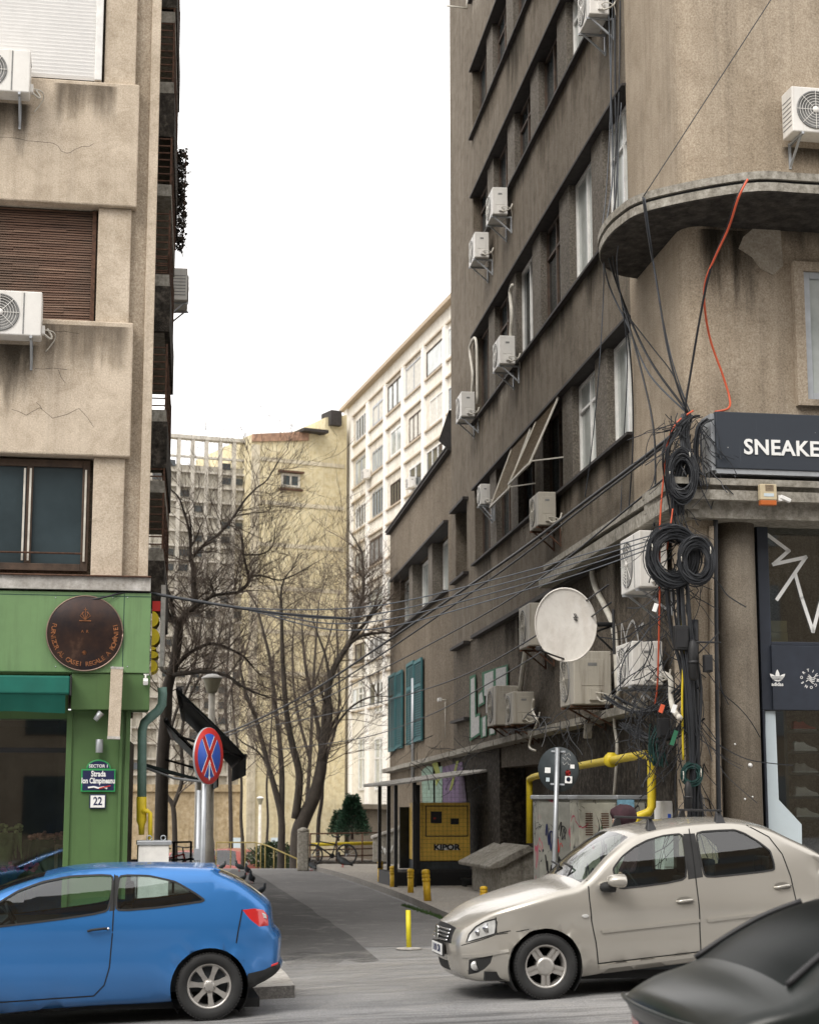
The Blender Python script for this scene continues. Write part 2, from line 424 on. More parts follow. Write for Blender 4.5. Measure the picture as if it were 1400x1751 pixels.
# alley surface, dark repair strip, pavements
EDGE_R = [(9.0, 18.3), (3.2, 19.0), (1.9, 20.6), (1.35, 23.5), (1.0, 26), (0.57, 28.5), (0.0, 33), (-0.76, 38), (-1.6, 43), (-2.6, 48.0)]
er = [(p.x, p.y) for p in catmull([(a, b, 0) for a, b in EDGE_R], 5)]
WR_IN = [(WR.w(30, -0.3, 0).x, WR.w(30, -0.3, 0).y), (WR.w(0, -0.3, 0).x, WR.w(0, -0.3, 0).y), (FR.w(30, 0.6, 0).x, FR.w(30, 0.6, 0).y)]
slab('pavement', er + [(-2.4, 49.5), (1.5, 50.5)] + WR_IN + [(34, 23.5)], 0.12, M['paving'], 0.13, 0.6, M['kerb'])
LE = [(-1.15, 18.15), (-1.6, 20.7), (-2.7, 23), (-3.6, 30), (-5.0, 40), (-6.2, 48)]
le = [(p.x, p.y) for p in catmull([(a, b, 0) for a, b in LE], 5)]
wl1, wl0, fl1 = WL.w(28, 0.3, 0), WL.w(0.3, 0.3, 0), FL.w(-32, 0.6, 0)
slab('pavement', le + [(-9, 49), (wl1.x, wl1.y), (wl0.x, wl0.y), (fl1.x, fl1.y), (-34, 13.5)], 0.12, M['concrete_pale'], 0.13, 0.6, M['kerb'])
PT = [ong(398, 1487, .1), ong(436, 1495, .1), ong(478, 1520, .1), ong(560, 1575, .1), ong(628, 1622, .1)]
lft = [ong(648, 1640, .1), ong(622, 1643, .1), ong(590, 1638, .1), ong(560, 1650, .1), ong(520, 1642, .1), ong(500, 1650, .1), Vector((-1.9, 24, 0)), Vector((-3.0, 32, 0)), Vector((-4.6, 44, 0))]
cut = [(p.x, p.y) for p in catmull([Vector((p.x, p.y, 0)) for p in PT], 6)]
rj = random.Random(8)
cut = [(a + rj.uniform(-.03, .03), b + rj.uniform(-.05, .05)) for a, b in cut]
slab('alley_repair', cut + [(p.x, p.y) for p in lft], 0.006, M['asphalt_patch'], 0, 0.8)
t = M['asphalt_patch'].node_tree; tc = t.nodes.new('ShaderNodeTexCoord'); sp = N(t, 'SeparateXYZ'); t.links.new(tc.outputs['Object'], sp.inputs[0])
mr = N(t, 'MapRange'); mr.inputs[1].default_value = 20.2; mr.inputs[2].default_value = 24.5; mr.inputs[3].default_value = -.35; mr.inputs[4].default_value = .75; t.links.new(sp.outputs[1], mr.inputs[0])
ad = N(t, 'Math', operation='ADD'); t.links.new(mr.outputs[0], ad.inputs[0]); t.links.new(nz(t, tc.outputs['Object'], 1.3, 7, .7, .5), ad.inputs[1])
t.links.new(ramp(t, ad.outputs[0], [(.42, (0, 0, 0)), (.80, (1, 1, 1))]), t.nodes['Principled BSDF'].inputs['Alpha'])
alley = [(1.2, 23.6), (0.9, 26), (0.5, 28.5), (-0.07, 33), (-0.83, 38), (-1.67, 43), (-2.7, 48.6), (-6.5, 48.8), (-5.1, 40), (-3.7, 30), (-2.7, 23.2)]
slab('alley', alley, 0.003, M['asphalt_alley'], 0, 1.0)

def dust(name, col, lo, hi, sx, sy, rz=0.0):
    m = bpy.data.materials.new(name); m.use_nodes = True; t = m.node_tree; b = t.nodes['Principled BSDF']; b.inputs['Roughness'].default_value = 1; b.inputs['Base Color'].default_value = (*col, 1); b.inputs['Specular IOR Level'].default_value = .1
    v = coords(t, sx, sy, 1); n = nz(t, v, 1.0, 8, .75, .6); t.links.new(ramp(t, n, [(lo, (0, 0, 0)), (hi, (.8, .8, .8))]), b.inputs['Alpha']); return m
slab('road_dust', [(-1.3, 18.2), (1.5, 18.2), (1.3, 20.5), (.9, 22.8), (-.2, 23.3), (-1.2, 22.4), (-1.8, 21)], .009, dust('dust', (.36, .345, .32), .40, .75, .9, 2.0), 0, .6)
slab('tar_stain', [(-14, 13.2), (14, 15.8), (14, 17.9), (-14, 15.4)], .006, dust('tar', (.06, .06, .06), .48, .78, .35, 2.5), 0, 1.0)
# ---------------------------------------------------------------- tall corner building on the right
def win(parent, x0, x1, z0, z1, y, sgn, frame, pane, bars=1, th=0.06, name='window', cross=0.0, tilt=0):
    """framed window in the plane y; sgn = outward direction along local y"""
    w = MB()
    def fb(a, b, c, d): w.box(a, b, y - sgn * 0.05, y + sgn * 0.03, c, d)
    fb(x0, x0 + th, z0, z1); fb(x1 - th, x1, z0, z1); fb(x0 + th, x1 - th, z0, z0 + th); fb(x0 + th, x1 - th, z1 - th, z1)
    for i in range(bars):
        xx = x0 + (x1 - x0) * (i + 1) / (bars + 1); fb(xx - th * 0.45, xx + th * 0.45, z0 + th, z1 - th)
    if cross:
        zz = z0 + (z1 - z0) * cross
        for i in range(bars + 1):
            a = x0 + (x1 - x0) * i / (bars + 1) + th; b = x0 + (x1 - x0) * (i + 1) / (bars + 1) - th
            fb(a, b, zz - th * 0.4, zz + th * 0.4)
    f = w.build(name, frame, parent, bevel=0.006)
    p = MB(); p.box(x0 + th * 0.5, x1 - th * 0.5, y - sgn * 0.02, y - sgn * 0.01, z0 + th * 0.5, z1 - th * 0.5)
    p.build('pane', pane, f)
    return f
X1 = WR.hit(772, 900).x          # far end of the tall wall
X2 = WR.hit(665, 1200).x         # far end of the low annexe
XL = WR.hit(812, 900).x; XN = WR.hit(1080, 650).x
rowsB = [(837, 966), (573, 724), (329, 440), (108, 226)]
rows = [(WR.hit(812, s).z, WR.hit(812, l).z) for l, s in rowsB]
rows.append((rows[-1][0] + 3.3, rows[-1][1] + 3.3))
ZTOP = rows[-1][1] + 1.6
zc = FR.hit(1190, 848).z          # cornice height
tb = thing('corner_building', 'tall dark brown stucco building with window bands and rounded corner canopy', 'building', tuple(WR.o), WR.a)
wall = MB()
def fr2wr(x, y, z=0):
    p = WR.l(FR.w(x, y, z)); return (p.x, p.y)
rc = 0.35
cor = [(XN, 0.0), (rc, 0.0)]
a1, a2 = Vector((rc, 0)), Vector(fr2wr(rc, 0))
for k in range(1, 8):
    t = k / 8; q = a1 * (1 - t) ** 2 + Vector((0, 0)) * 2 * t * (1 - t) + a2 * t * t; cor.append((q.x, q.y))
cor += [fr2wr(rc, 0), fr2wr(16, 0), fr2wr(16, 9), (XN, -8)]
cm = MB(); cm.prism(cor, zc, ZTOP, 0, 'z'); cm.build('corner_wall', M['stucco_corner'], tb)
zb0 = WR.hit(816, 1240).z; ledge = lambda x: WR.hit(1050, 1221).z + (WR.hit(664, 1318).z - WR.hit(1050, 1221).z) * (x - WR.hit(1050, 1221).x) / (WR.hit(664, 1318).x - WR.hit(1050, 1221).x)
prev = 2.0
zlint = WR.hit(816, 1089).z
wall.box(XN, X1, -0.5, 0, zlint, rows[0][0] - 0.03)
for i, (s, l) in enumerate(rows):
    nxt = rows[i + 1][0] - 0.03 if i + 1 < len(rows) else ZTOP
    wall.box(XN, X1, -0.5, 0, l + 0.03, nxt)
    if i == 0:
        a, b = WR.hit(798, 900).x, WR.hit(779, 900).x
        wall.box(XL, a, -0.5, 0, s - 0.03, l + 0.03); wall.box(b, X1, -0.5, 0, s - 0.03, l + 0.03)
    else:
        wall.box(XL, X1, -0.5, 0, s - 0.03, l + 0.03)
wall.box(XN - 0.02, X1, -8, -0.5, 0, ZTOP)
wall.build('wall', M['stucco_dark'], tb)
# sills and lintel drips
sl = MB()
for i, (s, l) in enumerate(rows):
    sl.box(XN - 0.02, XL + 0.08, -0.5, 0.09, s - 0.03, s + 0.012); sl.box(XN - 0.02, XL + 0.08, -0.45, 0.07, l - 0.01, l + 0.03)
a, b = WR.hit(801, 900).x, WR.hit(777, 900).x
for px, py in ((777, 1000), (777, 878), (777, 1113), (777, 1237)):
    z = WR.hit(px, py).z; sl.box(a, b, -0.3, 0.13, z - 0.02, z + 0.04)
sl.box(WR.hit(1110, 1000).x, XL, 0.001, 0.12, zlint - 0.03, zlint + 0.04)
sl.build('sill', M['sill_dark'], tb)
NW = 6; per = (XL - XN + 0.75) / NW; ww = per - 0.78
pier = MB()
wstyle = {(0, 0): ('pane_pale', 'white_paint'), (0, 1): ('pane_pale', 'white_paint'), (1, 0): ('pane_pale', 'white_paint'), (1, 1): ('pane_pale', 'white_paint'),
          (2, 0): ('pane_blue', 'white_paint'), (2, 1): ('pane_pale', 'white_paint'), (3, 2): ('pane_pale', 'white_paint')}
for i, (s, l) in enumerate(rows):
    for k in range(NW):
        xa = XN + k * per; xb = xa + ww
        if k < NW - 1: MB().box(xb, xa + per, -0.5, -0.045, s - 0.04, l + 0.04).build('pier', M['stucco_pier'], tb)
        pn, fr_ = wstyle.get((i, k), ('pane_dark', 'wood_dark' if (i * 5 + k * 3) % 7 else 'white_paint'))
        f = win(tb, xa, min(xb, XL), s + 0.02, l - 0.02, -0.19, 1, M[fr_], M[pn], 1, 0.06, cross=0.72 if (i + k) % 2 else 0)
# the slim window beyond the row, and its dead twin below
s_, l_ = WR.hit(798, 980).z, WR.hit(798, 857).z
a, b = WR.hit(798, 900).x, WR.hit(779, 900).x
win(tb, a, b, WR.hit(777, 1000).z + .04, WR.hit(777, 878).z - .02, -0.30, 1, M['wood_dark'], M['pane_dark'], 0)
# swung out roller blinds in the lowest row
for k, (oy, nm) in ((2, (0.50, 'a')), (3, (0.42, 'b'))):
    xa = XN + k * per - 0.05; xb = xa + ww + 0.25; zt = rows[0][1] - 0.03; zb = zt - 1.15
    bl = MB(); n = 26
    for j in range(n):
        t0, t1 = j / n, (j + 0.8) / n
        bl.add([(xa, oy * t0 + .02, zt + (zb - zt) * t0), (xb, oy * t0 + .02, zt + (zb - zt) * t0), (xb, oy * t1 + .035, zt + (zb - zt) * t1), (xa, oy * t1 + .035, zt + (zb - zt) * t1),
                (xa, oy * t0, zt + (zb - zt) * t0), (xb, oy * t0, zt + (zb - zt) * t0), (xb, oy * t1 + .015, zt + (zb - zt) * t1), (xa, oy * t1 + .015, zt + (zb - zt) * t1)],
               [(0, 1, 2, 3), (7, 6, 5, 4), (0, 3, 7, 4), (1, 5, 6, 2), (3, 2, 6, 7), (0, 4, 5, 1)])
    b_ = bl.build('roller_blind', plain('blind_wood', (0.36, 0.30, 0.22), 0.85, var=0.4, scale=12), tb)
    fr_ = MB(); fr_.bar((xa, 0.03, zt), (xa, oy + .04, zb), 0.03); fr_.bar((xb, 0.03, zt), (xb, oy + .04, zb), 0.03); fr_.bar((xa, oy + .04, zb), (xb, oy + .04, zb), 0.035)
    fr_.bar((xa, oy, zb + .05), (xa, -0.2, zb + .15), 0.02)
    fr_.build('blind_frame', M['pipe_white'], b_)
# lower wall: mezzanine panel and blackened ground floor
lw = MB()
za = WR.hit(1050, 1221).z
lw.box(XN, X1, -0.5, -0.03, za - 0.6, zlint)
lw.box(0.12, XN, -0.35, -0.031, 3.0, zc)
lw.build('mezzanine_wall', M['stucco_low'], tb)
gw = MB()
D0, D1 = WR.hit(935, 1400).x, WR.hit(855, 1400).x        # dark doorway
gw.box(0.12, D0, -0.35, 0.005, -0.3, za - 0.1)
gw.box(D1, X1, -0.6, 0.005, -0.3, za - 0.1)
gw.box(D0, D1, -0.6, 0.005, 3.4, za - 0.1)
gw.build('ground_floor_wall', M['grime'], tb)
dr = MB(); dr.box(D0, D1, -0.58, -0.5, -0.2, 3.4); dr.box(D0 + 1.2, D0 + 1.3, -0.5, -0.46, 0, 3.3); dr.build('door', M['wood_dark'], tb)
lg = MB(); n = 26
xa, xb = WR.hit(1105, 1200).x, X2 - .02
for i in range(n):
    t = i / n; u = (i + 1) / n; x_, x2_ = xa + (xb - xa) * t, xa + (xb - xa) * u
    d = 0.22 + 0.05 * noise.noise(Vector((i * .8, 0, 0)))
    z1_, z2_ = ledge(x_), ledge(x2_)
    lg.add([(x_, -.02, z1_ - .1), (x2_, -.02, z2_ - .1), (x2_, d, z2_ - .08), (x_, d, z1_ - .08), (x_, -.02, z1_ + .08), (x2_, -.02, z2_ + .08), (x2_, d, z2_ + .03), (x_, d, z1_ + .03)],
           [(0, 1, 2, 3), (4, 7, 6, 5), (3, 2, 6, 7), (0, 3, 7, 4), (1, 5, 6, 2)])
lg.build('ledge', M['concrete'], tb)
# eave strip over the side door and cornice round the corner
cn = MB()
xe = WR.hit(955, 985).x; ze = WR.hit(1050, 928).z
cn.box(-0.25, xe, -0.05, 0.34, ze - 0.20, ze - 0.03); cn.box(-0.25, xe, -0.05, 0.26, ze - 0.03, ze + 0.03); cn.box(-0.25, xe - .5, -0.05, 0.36, ze + 0.03, ze + 0.12)
cn.build('side_eave', M['concrete'], tb)
front = thing('front_dressing', None, None, (0, 0, 0), 0, parent=tb)
front.name = 'shopfront'
front.matrix_local = Matrix.Translation(WR.l(FR.o)) @ Matrix.Rotation(FR.a - WR.a, 4, 'Z')
cn = MB()
cn.box(-0.30, 16, -0.36, 0.9, zc - 0.10, zc + 0.02); cn.box(-0.26, 16, -0.28, 0.9, zc + 0.02, zc + 0.08); cn.box(-0.32, 16, -0.38, 0.9, zc + 0.08, zc + 0.16)
cn.box(-0.1, 16, -0.2, 0.9, zc - 0.3, zc - 0.10)
cn.build('cornice', M['concrete'], front)
pr = MB(); zs = -0.2
x_p = FR.hit(1224, 1000).x
pr.box(0.02, x_p, 0.0, 0.8, zs, zc - .3); pr.build('corner_pilaster', M['stucco_corner'], front)
cx0, cx1 = FR.hit(1231, 1200, .3).x, FR.hit(1296, 1200, .3).x; rr = (cx1 - cx0) / 2
cl = MB(); cl.lathe([(rr, zs), (rr, zc - 0.3)], ((cx0 + cx1) / 2, 0.3, 0), 40)
M['column'] = stucco('column', (0.135, 0.115, 0.09), (0.20, 0.172, 0.138), (0.275, 0.24, 0.195), grain=55, stains=0.4, bmp=0.3)
cl.build('column', M['column'], front)
# shop glazing plane y = GY
GY = 0.42
def gh(px, py): return FR.hit(px, py, GY)
g0 = gh(1297, 1100).x; g1 = gh(1313, 1000).x; zt, zw1, zw0 = gh(1350, 878).z, gh(1350, 1105).z, gh(1350, 1215).z
fm = MB()
fm.box(g0, g1, GY - .05, GY + .1, zw0, zc - .3)
fm.box(g0, gh(1308, 1300).x, GY - .05, GY + .1, zs, zw0)
fm.box(g1, 9, GY - .05, GY + .1, zw1 - .0, zw1 + .05); fm.box(g1, 9, GY - .05, GY + .1, zt, zt + .06)
for xx in (3.4, 6.0): fm.box(xx, xx + .08, GY - .04, GY + .1, zs, zw0); fm.box(xx, xx + .08, GY - .04, GY + .1, zw1 + .05, zt)
fm.build('shop_frame', M['navy'], front, bevel=.008)
pn = MB(); pn.box(g1 - .02, 9, GY - .09, GY - .02, zw0, zw1); pn.build('sign_panel', M['navy'], front, bevel=.006)
gl = MB(); gl.box(g1, 9, GY, GY + .01, zw1 + .05, zt); gl.box(g0 + .1, 9, GY, GY + .01, zs + .3, zw0); gl.build('shop_glass', M['shop_glass'], front)
bk = MB(); bk.box(g0, 9, 3.6, 3.7, 0, zc); bk.box(g0 - .1, g0, GY + .1, 3.6, 0, zc); bk.box(g0, 9, GY + .1, 3.6, zw0 + .35, zw0 + .45); bk.box(g0, 9, GY + .12, 3.6, 0, 0.32)
bk.build('shop_interior', plain('shop_interior', (0.09, 0.10, 0.085), 0.7, var=.3, scale=1.5), front)
# pale sticker border on the lower glass
P = [(1308, 1216), (1325, 1216), (1331, 1368), (1370, 1410), (1371, 1470), (1310, 1470)]
st = MB(); st.prism([(gh(*p).x, gh(*p).z) for p in P], GY - .006, GY - .002, 0); st.build('window_sticker', M['pale_blue'], front)
# zigzag stroke on the upper glass
zz = MB()
def stroke(mb, pts, w, y0, y1):
    for a, b in zip(pts[:-1], pts[1:]):
        A, B = gh(*a), gh(*b); d = Vector((B.x - A.x, 0, B.z - A.z)).normalized(); n = Vector((-d.z, 0, d.x)) * w / 2
        A2, B2 = Vector((A.x, 0, A.z)) - d * w * .35, Vector((B.x, 0, B.z)) + d * w * .35
        mb.prism([((A2 + n).x, (A2 + n).z), ((A2 - n).x, (A2 - n).z), ((B2 - n).x, (B2 - n).z), ((B2 + n).x, (B2 + n).z)], y0, y1)
stroke(zz, [(1304, 909), (1348, 942), (1322, 965), (1377, 953), (1328, 1025)], .045, GY - .010, GY - .003)
stroke(zz, [(1359, 983), (1370, 1023), (1389, 1080), (1402, 1030), (1425, 960), (1440, 1000)], .045, GY - .016, GY - .011)
zz.build('window_graphic', M['sign_white'], front)
# emblems on the panel
def pl(cx, cy, y):
    c = FR.hit(cx, cy, y); return lambda X, Y, Z: (c.x + X, y - Z, c.z + Y)
PY = GY - .09
em = MB()
T = pl(1329, 1160, PY)
def leaf(ang, L, w):
    out = []
    for k in range(9):
        t = k / 8; ww_ = w * math.sin(math.pi * min(1, t * 0.92 + .08)) ** .8; out.append((ww_, t * L))
    pts = [(a, b) for a, b in out] + [(-a, b) for a, b in reversed(out)]
    c, s = math.cos(ang), math.sin(ang)
    return [(a * c - b * s, a * s + b * c) for a, b in pts]
k = .30 / 59 * 1.0
for ang, L, w in ((0, .145, .028), (R(48), .135, .026), (R(-48), .135, .026)):
    pts = leaf(ang, L, w); b0 = len(em.v)
    em.add([T(a, b - .035, .004) for a, b in pts], [tuple(range(len(pts)))])
sv = MB()
for j in range(3):
    z_ = -.018 + j * .016
    sv.add([T(-.08, z_, .006), (T(.08, z_, .006)), T(.08, z_ + .006, .006), T(-.08, z_ + .006, .006)], [(0, 1, 2, 3)])
put_text(em, 'adidas', .062, pl(1329, 1170.5, PY), depth=.003, bold=.018)
em.build('brand_emblem', M['sign_white'], front); sv.build('emblem_stripes', M['navy'], front)
em = MB(); T0 = FR.hit(1384, 1161, PY)
txt = 'CONSORTIUM'
vs0 = MB()
for i, ch in enumerate(txt):
    an = R(-45 - 36 * i + 0)
    ca, sa = math.cos(an), math.sin(an)
    def PLC(X, Y, Z, an=an):
        # letters stand on a ring, tops outward
        rx, rz = math.cos(an), math.sin(an)
        return (T0.x + rx * (.105 + Y) + rz * X, PY - Z, T0.z + rz * (.105 + Y) - rx * X)
    put_text(em, ch, .048, PLC, depth=.003, bold=.02)
for q in range(4):
    pts = [Vector((T0.x - .05 + .012 * q + .1 * t, PY - .006, T0.z - .035 + .022 * q + .022 * math.sin(t * 5 + q * .7))) for t in [j / 8 for j in range(9)]]
    em.tube(pts, .0055, 4)
em.build('ring_emblem', M['sign_white'], front)
# shelves with shoes
def shoe(x, z, y, mat, label, sole='sign_white'):
    t = thing('sneaker', label, 'shoe', tuple(FR.w(x, y, z)), FR.a, 'sneakers on the window shelves')
    s = MB(); L = .30
    prof = [(0, .02), (0, .10), (.03, .125), (.06, .11), (.09, .105), (.13, .12), (.17, .085), (.22, .06), (.27, .05), (.30, .035), (.30, .02)]
    n = len(prof)
    for yy, sc_ in ((-.045, 1), (.045, 1)):
        pass
    s.prism([(a, b) for a, b in prof], -.045, .045)
    s.build('upper', mat, t, bevel=.012)
    s = MB(); s.prism([(-.008, 0), (-.006, .022), (.15, .022), (.30, .022), (.315, .012), (.30, 0)], -.05, .05); s.build('sole', M[sole], t, bevel=.006)
shelf_x0 = FR.hit(1352, 1300, .75).x
sh = MB()
shoes = [(1250, 'sign_red', 'red sneaker on the top shelf of the right shop window'), (1285, 'white_paint', 'thin pale sneaker on the second shelf of the shop window'),
         (1322, 'concrete_pale', 'cream sneaker on the third shelf behind the shop glass'), (1362, 'ac_white', 'white sneaker with green heel on the fourth shelf'), (1398, 'curtain', 'beige sneaker on the lowest visible shelf')]
for py, mt, lb in shoes:
    z = FR.hit(1370, py, .75).z
    sh.box(shelf_x0 - .1, shelf_x0 + 1.6, .60, 1.0, z - .03, z)
    shoe(shelf_x0 + .03, z, .75, M[mt], lb)
sh.box(shelf_x0 - .14, shelf_x0 - .1, .60, 1.0, .3, zw0)
sh.build('display_shelf', plain('shelf', (.05, .06, .055), .4), front)
bx = MB(); p0, p1 = FR.hit(1318, 1100, .8), FR.hit(1346, 1062, .8)
bx.box(p0.x, p1.x, .8, 1.1, p0.z, (p0.z + p1.z) / 2 - .005); bx.box(p0.x + .01, p1.x - .01, .8, 1.1, (p0.z + p1.z) / 2, p1.z)
tag(bx.build('stockroom_boxes', plain('kraft', (.42, .36, .20), .8)), None, None); bpy.data.objects['stockroom_boxes'].parent = front
# name board
sgn = thing('shop_sign', 'long dark name board with white lettering above the corner shop cornice', 'sign', tuple(FR.o), FR.a)
SY = -.42
s0, s1 = FR.hit(1226, 800, SY), FR.hit(1226, 703, SY)
mb = MB(); mb.box(s0.x, 9, SY, -.02, s0.z, s1.z); 
m, t, b = nt('sign_face'); b.inputs['Roughness'].default_value = .55
v = coords(t); st_ = nz(t, coords(t, 14, 14, .5), 1.5, 6, .7); spk = nz(t, v, 22, 2, .5)
c = mixc(t, ramp(t, st_, [(.62, (0, 0, 0)), (.8, (.5, .5, .5))]), (.026, .033, .045), (.16, .19, .21))
c = mixc(t, ramp(t, spk, [(.76, (0, 0, 0)), (.78, (.8, .8, .8))]), c, (.5, .5, .48)); t.links.new(c, b.inputs['Base Color'])
mb.build('board', m, sgn, bevel=.01)
mb = MB(); mb.box(s0.x - .05, s0.x - .002, SY + .05, -.01, s0.z - .02, s1.z - .02); mb.box(s0.x, 9, SY + .02, -.05, s0.z - .06, s0.z - .002); mb.build('side_cap', M['galv'], sgn)
tx = MB(); c0 = FR.hit(1271, 765, SY)
put_text(tx, 'SNEAKER INDUSTRY', .262, lambda X, Y, Z: (c0.x + X, SY - Z, c0.z + Y), align='LEFT', bold=.022, spacing=1.06, depth=.012)
tx.build('lettering', M['sign_white'], sgn)
# canopy sweeping round the corner
zcan = 9.2
def cw(px, py): return at(px, py, 22)
cp = [Vector((3.30, 23.6)), Vector((2.85, 23.35)), Vector((2.56, 22.8)), Vector((2.50, 22.1)), Vector((2.62, 21.3)), Vector((2.95, 20.65)), Vector((3.5, 20.2)), Vector((4.2, 20.0))]
fo = FR.w(1.2, -1.35, 0); cp = [Vector((p.x, p.y, 0)) for p in cp[:-2]] + [FR.w(.35, -1.28, 0), FR.w(1.1, -1.37, 0), FR.w(2.2, -1.37, 0)]
arc = catmull(cp, 6) + [FR.w(16, -1.37, 0)]
inner = [FR.w(16, .3, 0), FR.w(.5, .4, 0), WR.w(2.6, -.4, 0)]
def loc2(p): q = WR.l(p); return (q.x, q.y)
cn = MB()
cen = sum((Vector(loc2(p)) for p in arc[:-1]), Vector((0, 0))) / (len(arc) - 1)
def inset(pts, d):
    out = []
    for i, p in enumerate(pts):
        a = Vector(loc2(pts[max(i - 1, 0)])); b = Vector(loc2(pts[min(i + 1, len(pts) - 1)])); q = Vector(loc2(p))
        tn = (b - a).normalized(); nn = Vector((-tn.y, tn.x)); 
        if nn.dot(Vector(loc2(FR.w(1, 1, 0))) - q) < 0: nn = -nn
        out.append(tuple(q + nn * d))
    return out
base = [loc2(p) for p in inner]
cn.prism(inset(arc, 0) + base, zcan + .085, zcan + .18, 0, 'z')
cn.prism(inset(arc, .05) + base, zcan + .045, zcan + .085, 1, 'z')
cn.prism(inset(arc, .015) + base, zcan - .06, zcan + .045, 0, 'z')
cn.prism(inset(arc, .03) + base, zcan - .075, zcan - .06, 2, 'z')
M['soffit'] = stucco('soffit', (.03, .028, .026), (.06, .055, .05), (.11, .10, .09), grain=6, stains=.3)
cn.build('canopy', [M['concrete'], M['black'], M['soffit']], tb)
# plaster patch and front window
q = [(1262, 425), (1270, 405), (1290, 388), (1333, 387), (1338, 455), (1322, 470), (1300, 460), (1285, 440)]
mb = MB(); mb.prism([(FR.hit(*p).x, FR.hit(*p).z) for p in q], -.012, .01); mb.build('plaster_patch', stucco('patch', (.30, .26, .21), (.42, .37, .30), (.52, .47, .40), stains=.1), front)
w0, w1 = FR.hit(1360, 695), FR.hit(1360, 450)
mb = MB(); mb.box(w0.x, w0.x + .13, -.10, .02, w0.z, w1.z); mb.box(w0.x + .13, 4.9, -.10, .02, w1.z - .12, w1.z); mb.box(w0.x + .13, 4.9, -.10, .02, w0.z, w0.z + .08); mb.build('window_surround', M['stucco_corner'], front)
win(front, w0.x + .13, 4.8, w0.z + .08, w1.z - .12, -.03, -1, M['galv'], M['pane_pale'], 1, .09)
for k in range(1, 4):
    z_ = w0.z + 3.35 * k + .5
    win(front, 4.3, 6.4, z_, z_ + 1.5, -.02, -1, M['galv'], M['pane_pale'], 1, .09)
# ---------------------------------------------------------------- low annexe
lb = thing('annexe_building', 'two storey brown stucco annexe with sloping roof edge and teal shutters', 'building', tuple(WR.o), WR.a)
zr0 = WR.hit(665, 915).z; zr1 = WR.hit(771, 775).z
zs_, zl_ = WR.hit(764, 1010).z, WR.hit(764, 893).z
wx0, wx1 = WR.hit(764, 950).x, WR.hit(671, 1000).x
mb = MB(); X1p = X1 + .01
mb.box(X1p, X2, -.5, -.03, zl_ + .03, zr0); mb.box(X1p, X2, -.5, -.03, 0, zs_ - .03)
mb.box(X1p, wx0, -.5, -.03, zs_ - .03, zl_ + .03); mb.box(wx1, X2, -.5, -.03, zs_ - .03, zl_ + .03)
mb.box(X1p, X2 - .0, -7, -.5, -.5, zr0)
M['stucco_annexe'] = stucco('stucco_annexe', (0.10, 0.08, 0.062), (0.20, 0.165, 0.125), (0.33, 0.28, 0.215), grain=24, stains=0.4, big=0.3)
mb.build('wall', M['stucco_annexe'], lb)
mb = MB(); mb.box(X1p, X2 + .1, -7.1, .10, zr0, zr0 + .07); mb.box(X1p, X2 + .1, .0, .13, zr0 + .07, zr0 + .11)
mb.box(wx0 - .05, wx1 + .05, -.3, .09, zl_ - .01, zl_ + .05); mb.box(wx0 - .05, wx1 + .05, -.3, .11, zs_ - .05, zs_ + .01)
mb.build('roof_edge', M['sill_dark'], lb)
mb = MB(); mb.add([(X1p + 1.6, -.4, zr0 + .1), (X1p + .05, -.4, zr0 + .9), (X1p + .05, -3, zr0 + .9), (X1p + 1.6, -3, zr0 + .1), (X1p + 1.9, .05, zr0 + .62), (X1p + .05, .05, zr0 + 1.0), (X1p + .05, -3, zr0 + 1.0), (X1p + 1.9, -3, zr0 + .62)],
                  [(0, 1, 2, 3), (4, 5, 6, 7), (0, 4, 7, 3), (0, 1, 5, 4)]); mb.build('roof_hatch', M['sill_dark'], lb)
n = 3; per2 = (wx1 - wx0 + .8) / n; pm = MB()
for k in range(n):
    a = wx0 + k * per2; b = a + per2 - .8
    if k < n - 1: MB().box(b, a + per2, -.5, -.10, zs_ - .04, zl_ + .04).build('pier', M['stucco_pier'], lb)
    win(lb, a, min(b, wx1), zs_ + .01, zl_ - .02, -.42, 1, M['white_paint'], M['pane_pale'], 1, .07)
for (pa, pb, t_, b_) in ((678, 667, 1150, 1284), (690, 679, 1145, 1279), (710, 698, 1129, 1272), (724, 711, 1124, 1267)):
    x0_, x1_ = WR.hit(pa, 1200).x, WR.hit(pb, 1200).x; z1_, z0_ = WR.hit(pa, t_).z, WR.hit(pa, b_).z
    s = MB(); y_ = .02; s.box(x0_, x0_ + .07, y_, y_ + .05, z0_, z1_); s.box(x1_ - .07, x1_, y_, y_ + .05, z0_, z1_)
    for zz_ in (z0_, z1_ - .09, z0_ + (z1_ - z0_) * .66): s.box(x0_ + .07, x1_ - .07, y_, y_ + .05, zz_, zz_ + .09)
    q = z0_ + .1
    while q < z1_ - .12:
        s.add([(x0_ + .07, y_ + .045, q), (x1_ - .07, y_ + .045, q), (x1_ - .07, y_ + .015, q + .05), (x0_ + .07, y_ + .015, q + .05)], [(0, 1, 2, 3)]); q += .065
    sh_ = s.build('shutter', M['teal_shutter'], lb)
    s = MB(); s.box(x0_ + .07, x1_ - .07, -.01, .01, z0_ + .05, z1_ - .05); s.build('shutter_back', M['black'], sh_)
# drain pipe on the annexe
mb = MB(); a = WR.hit(706, 1160, .08); b = WR.hit(706, 1330, .08); mb.tube([(a.x, .08, a.z), (a.x, .08, b.z)], .05, 8); mb.build('drain_pipe', M['galv'], lb)
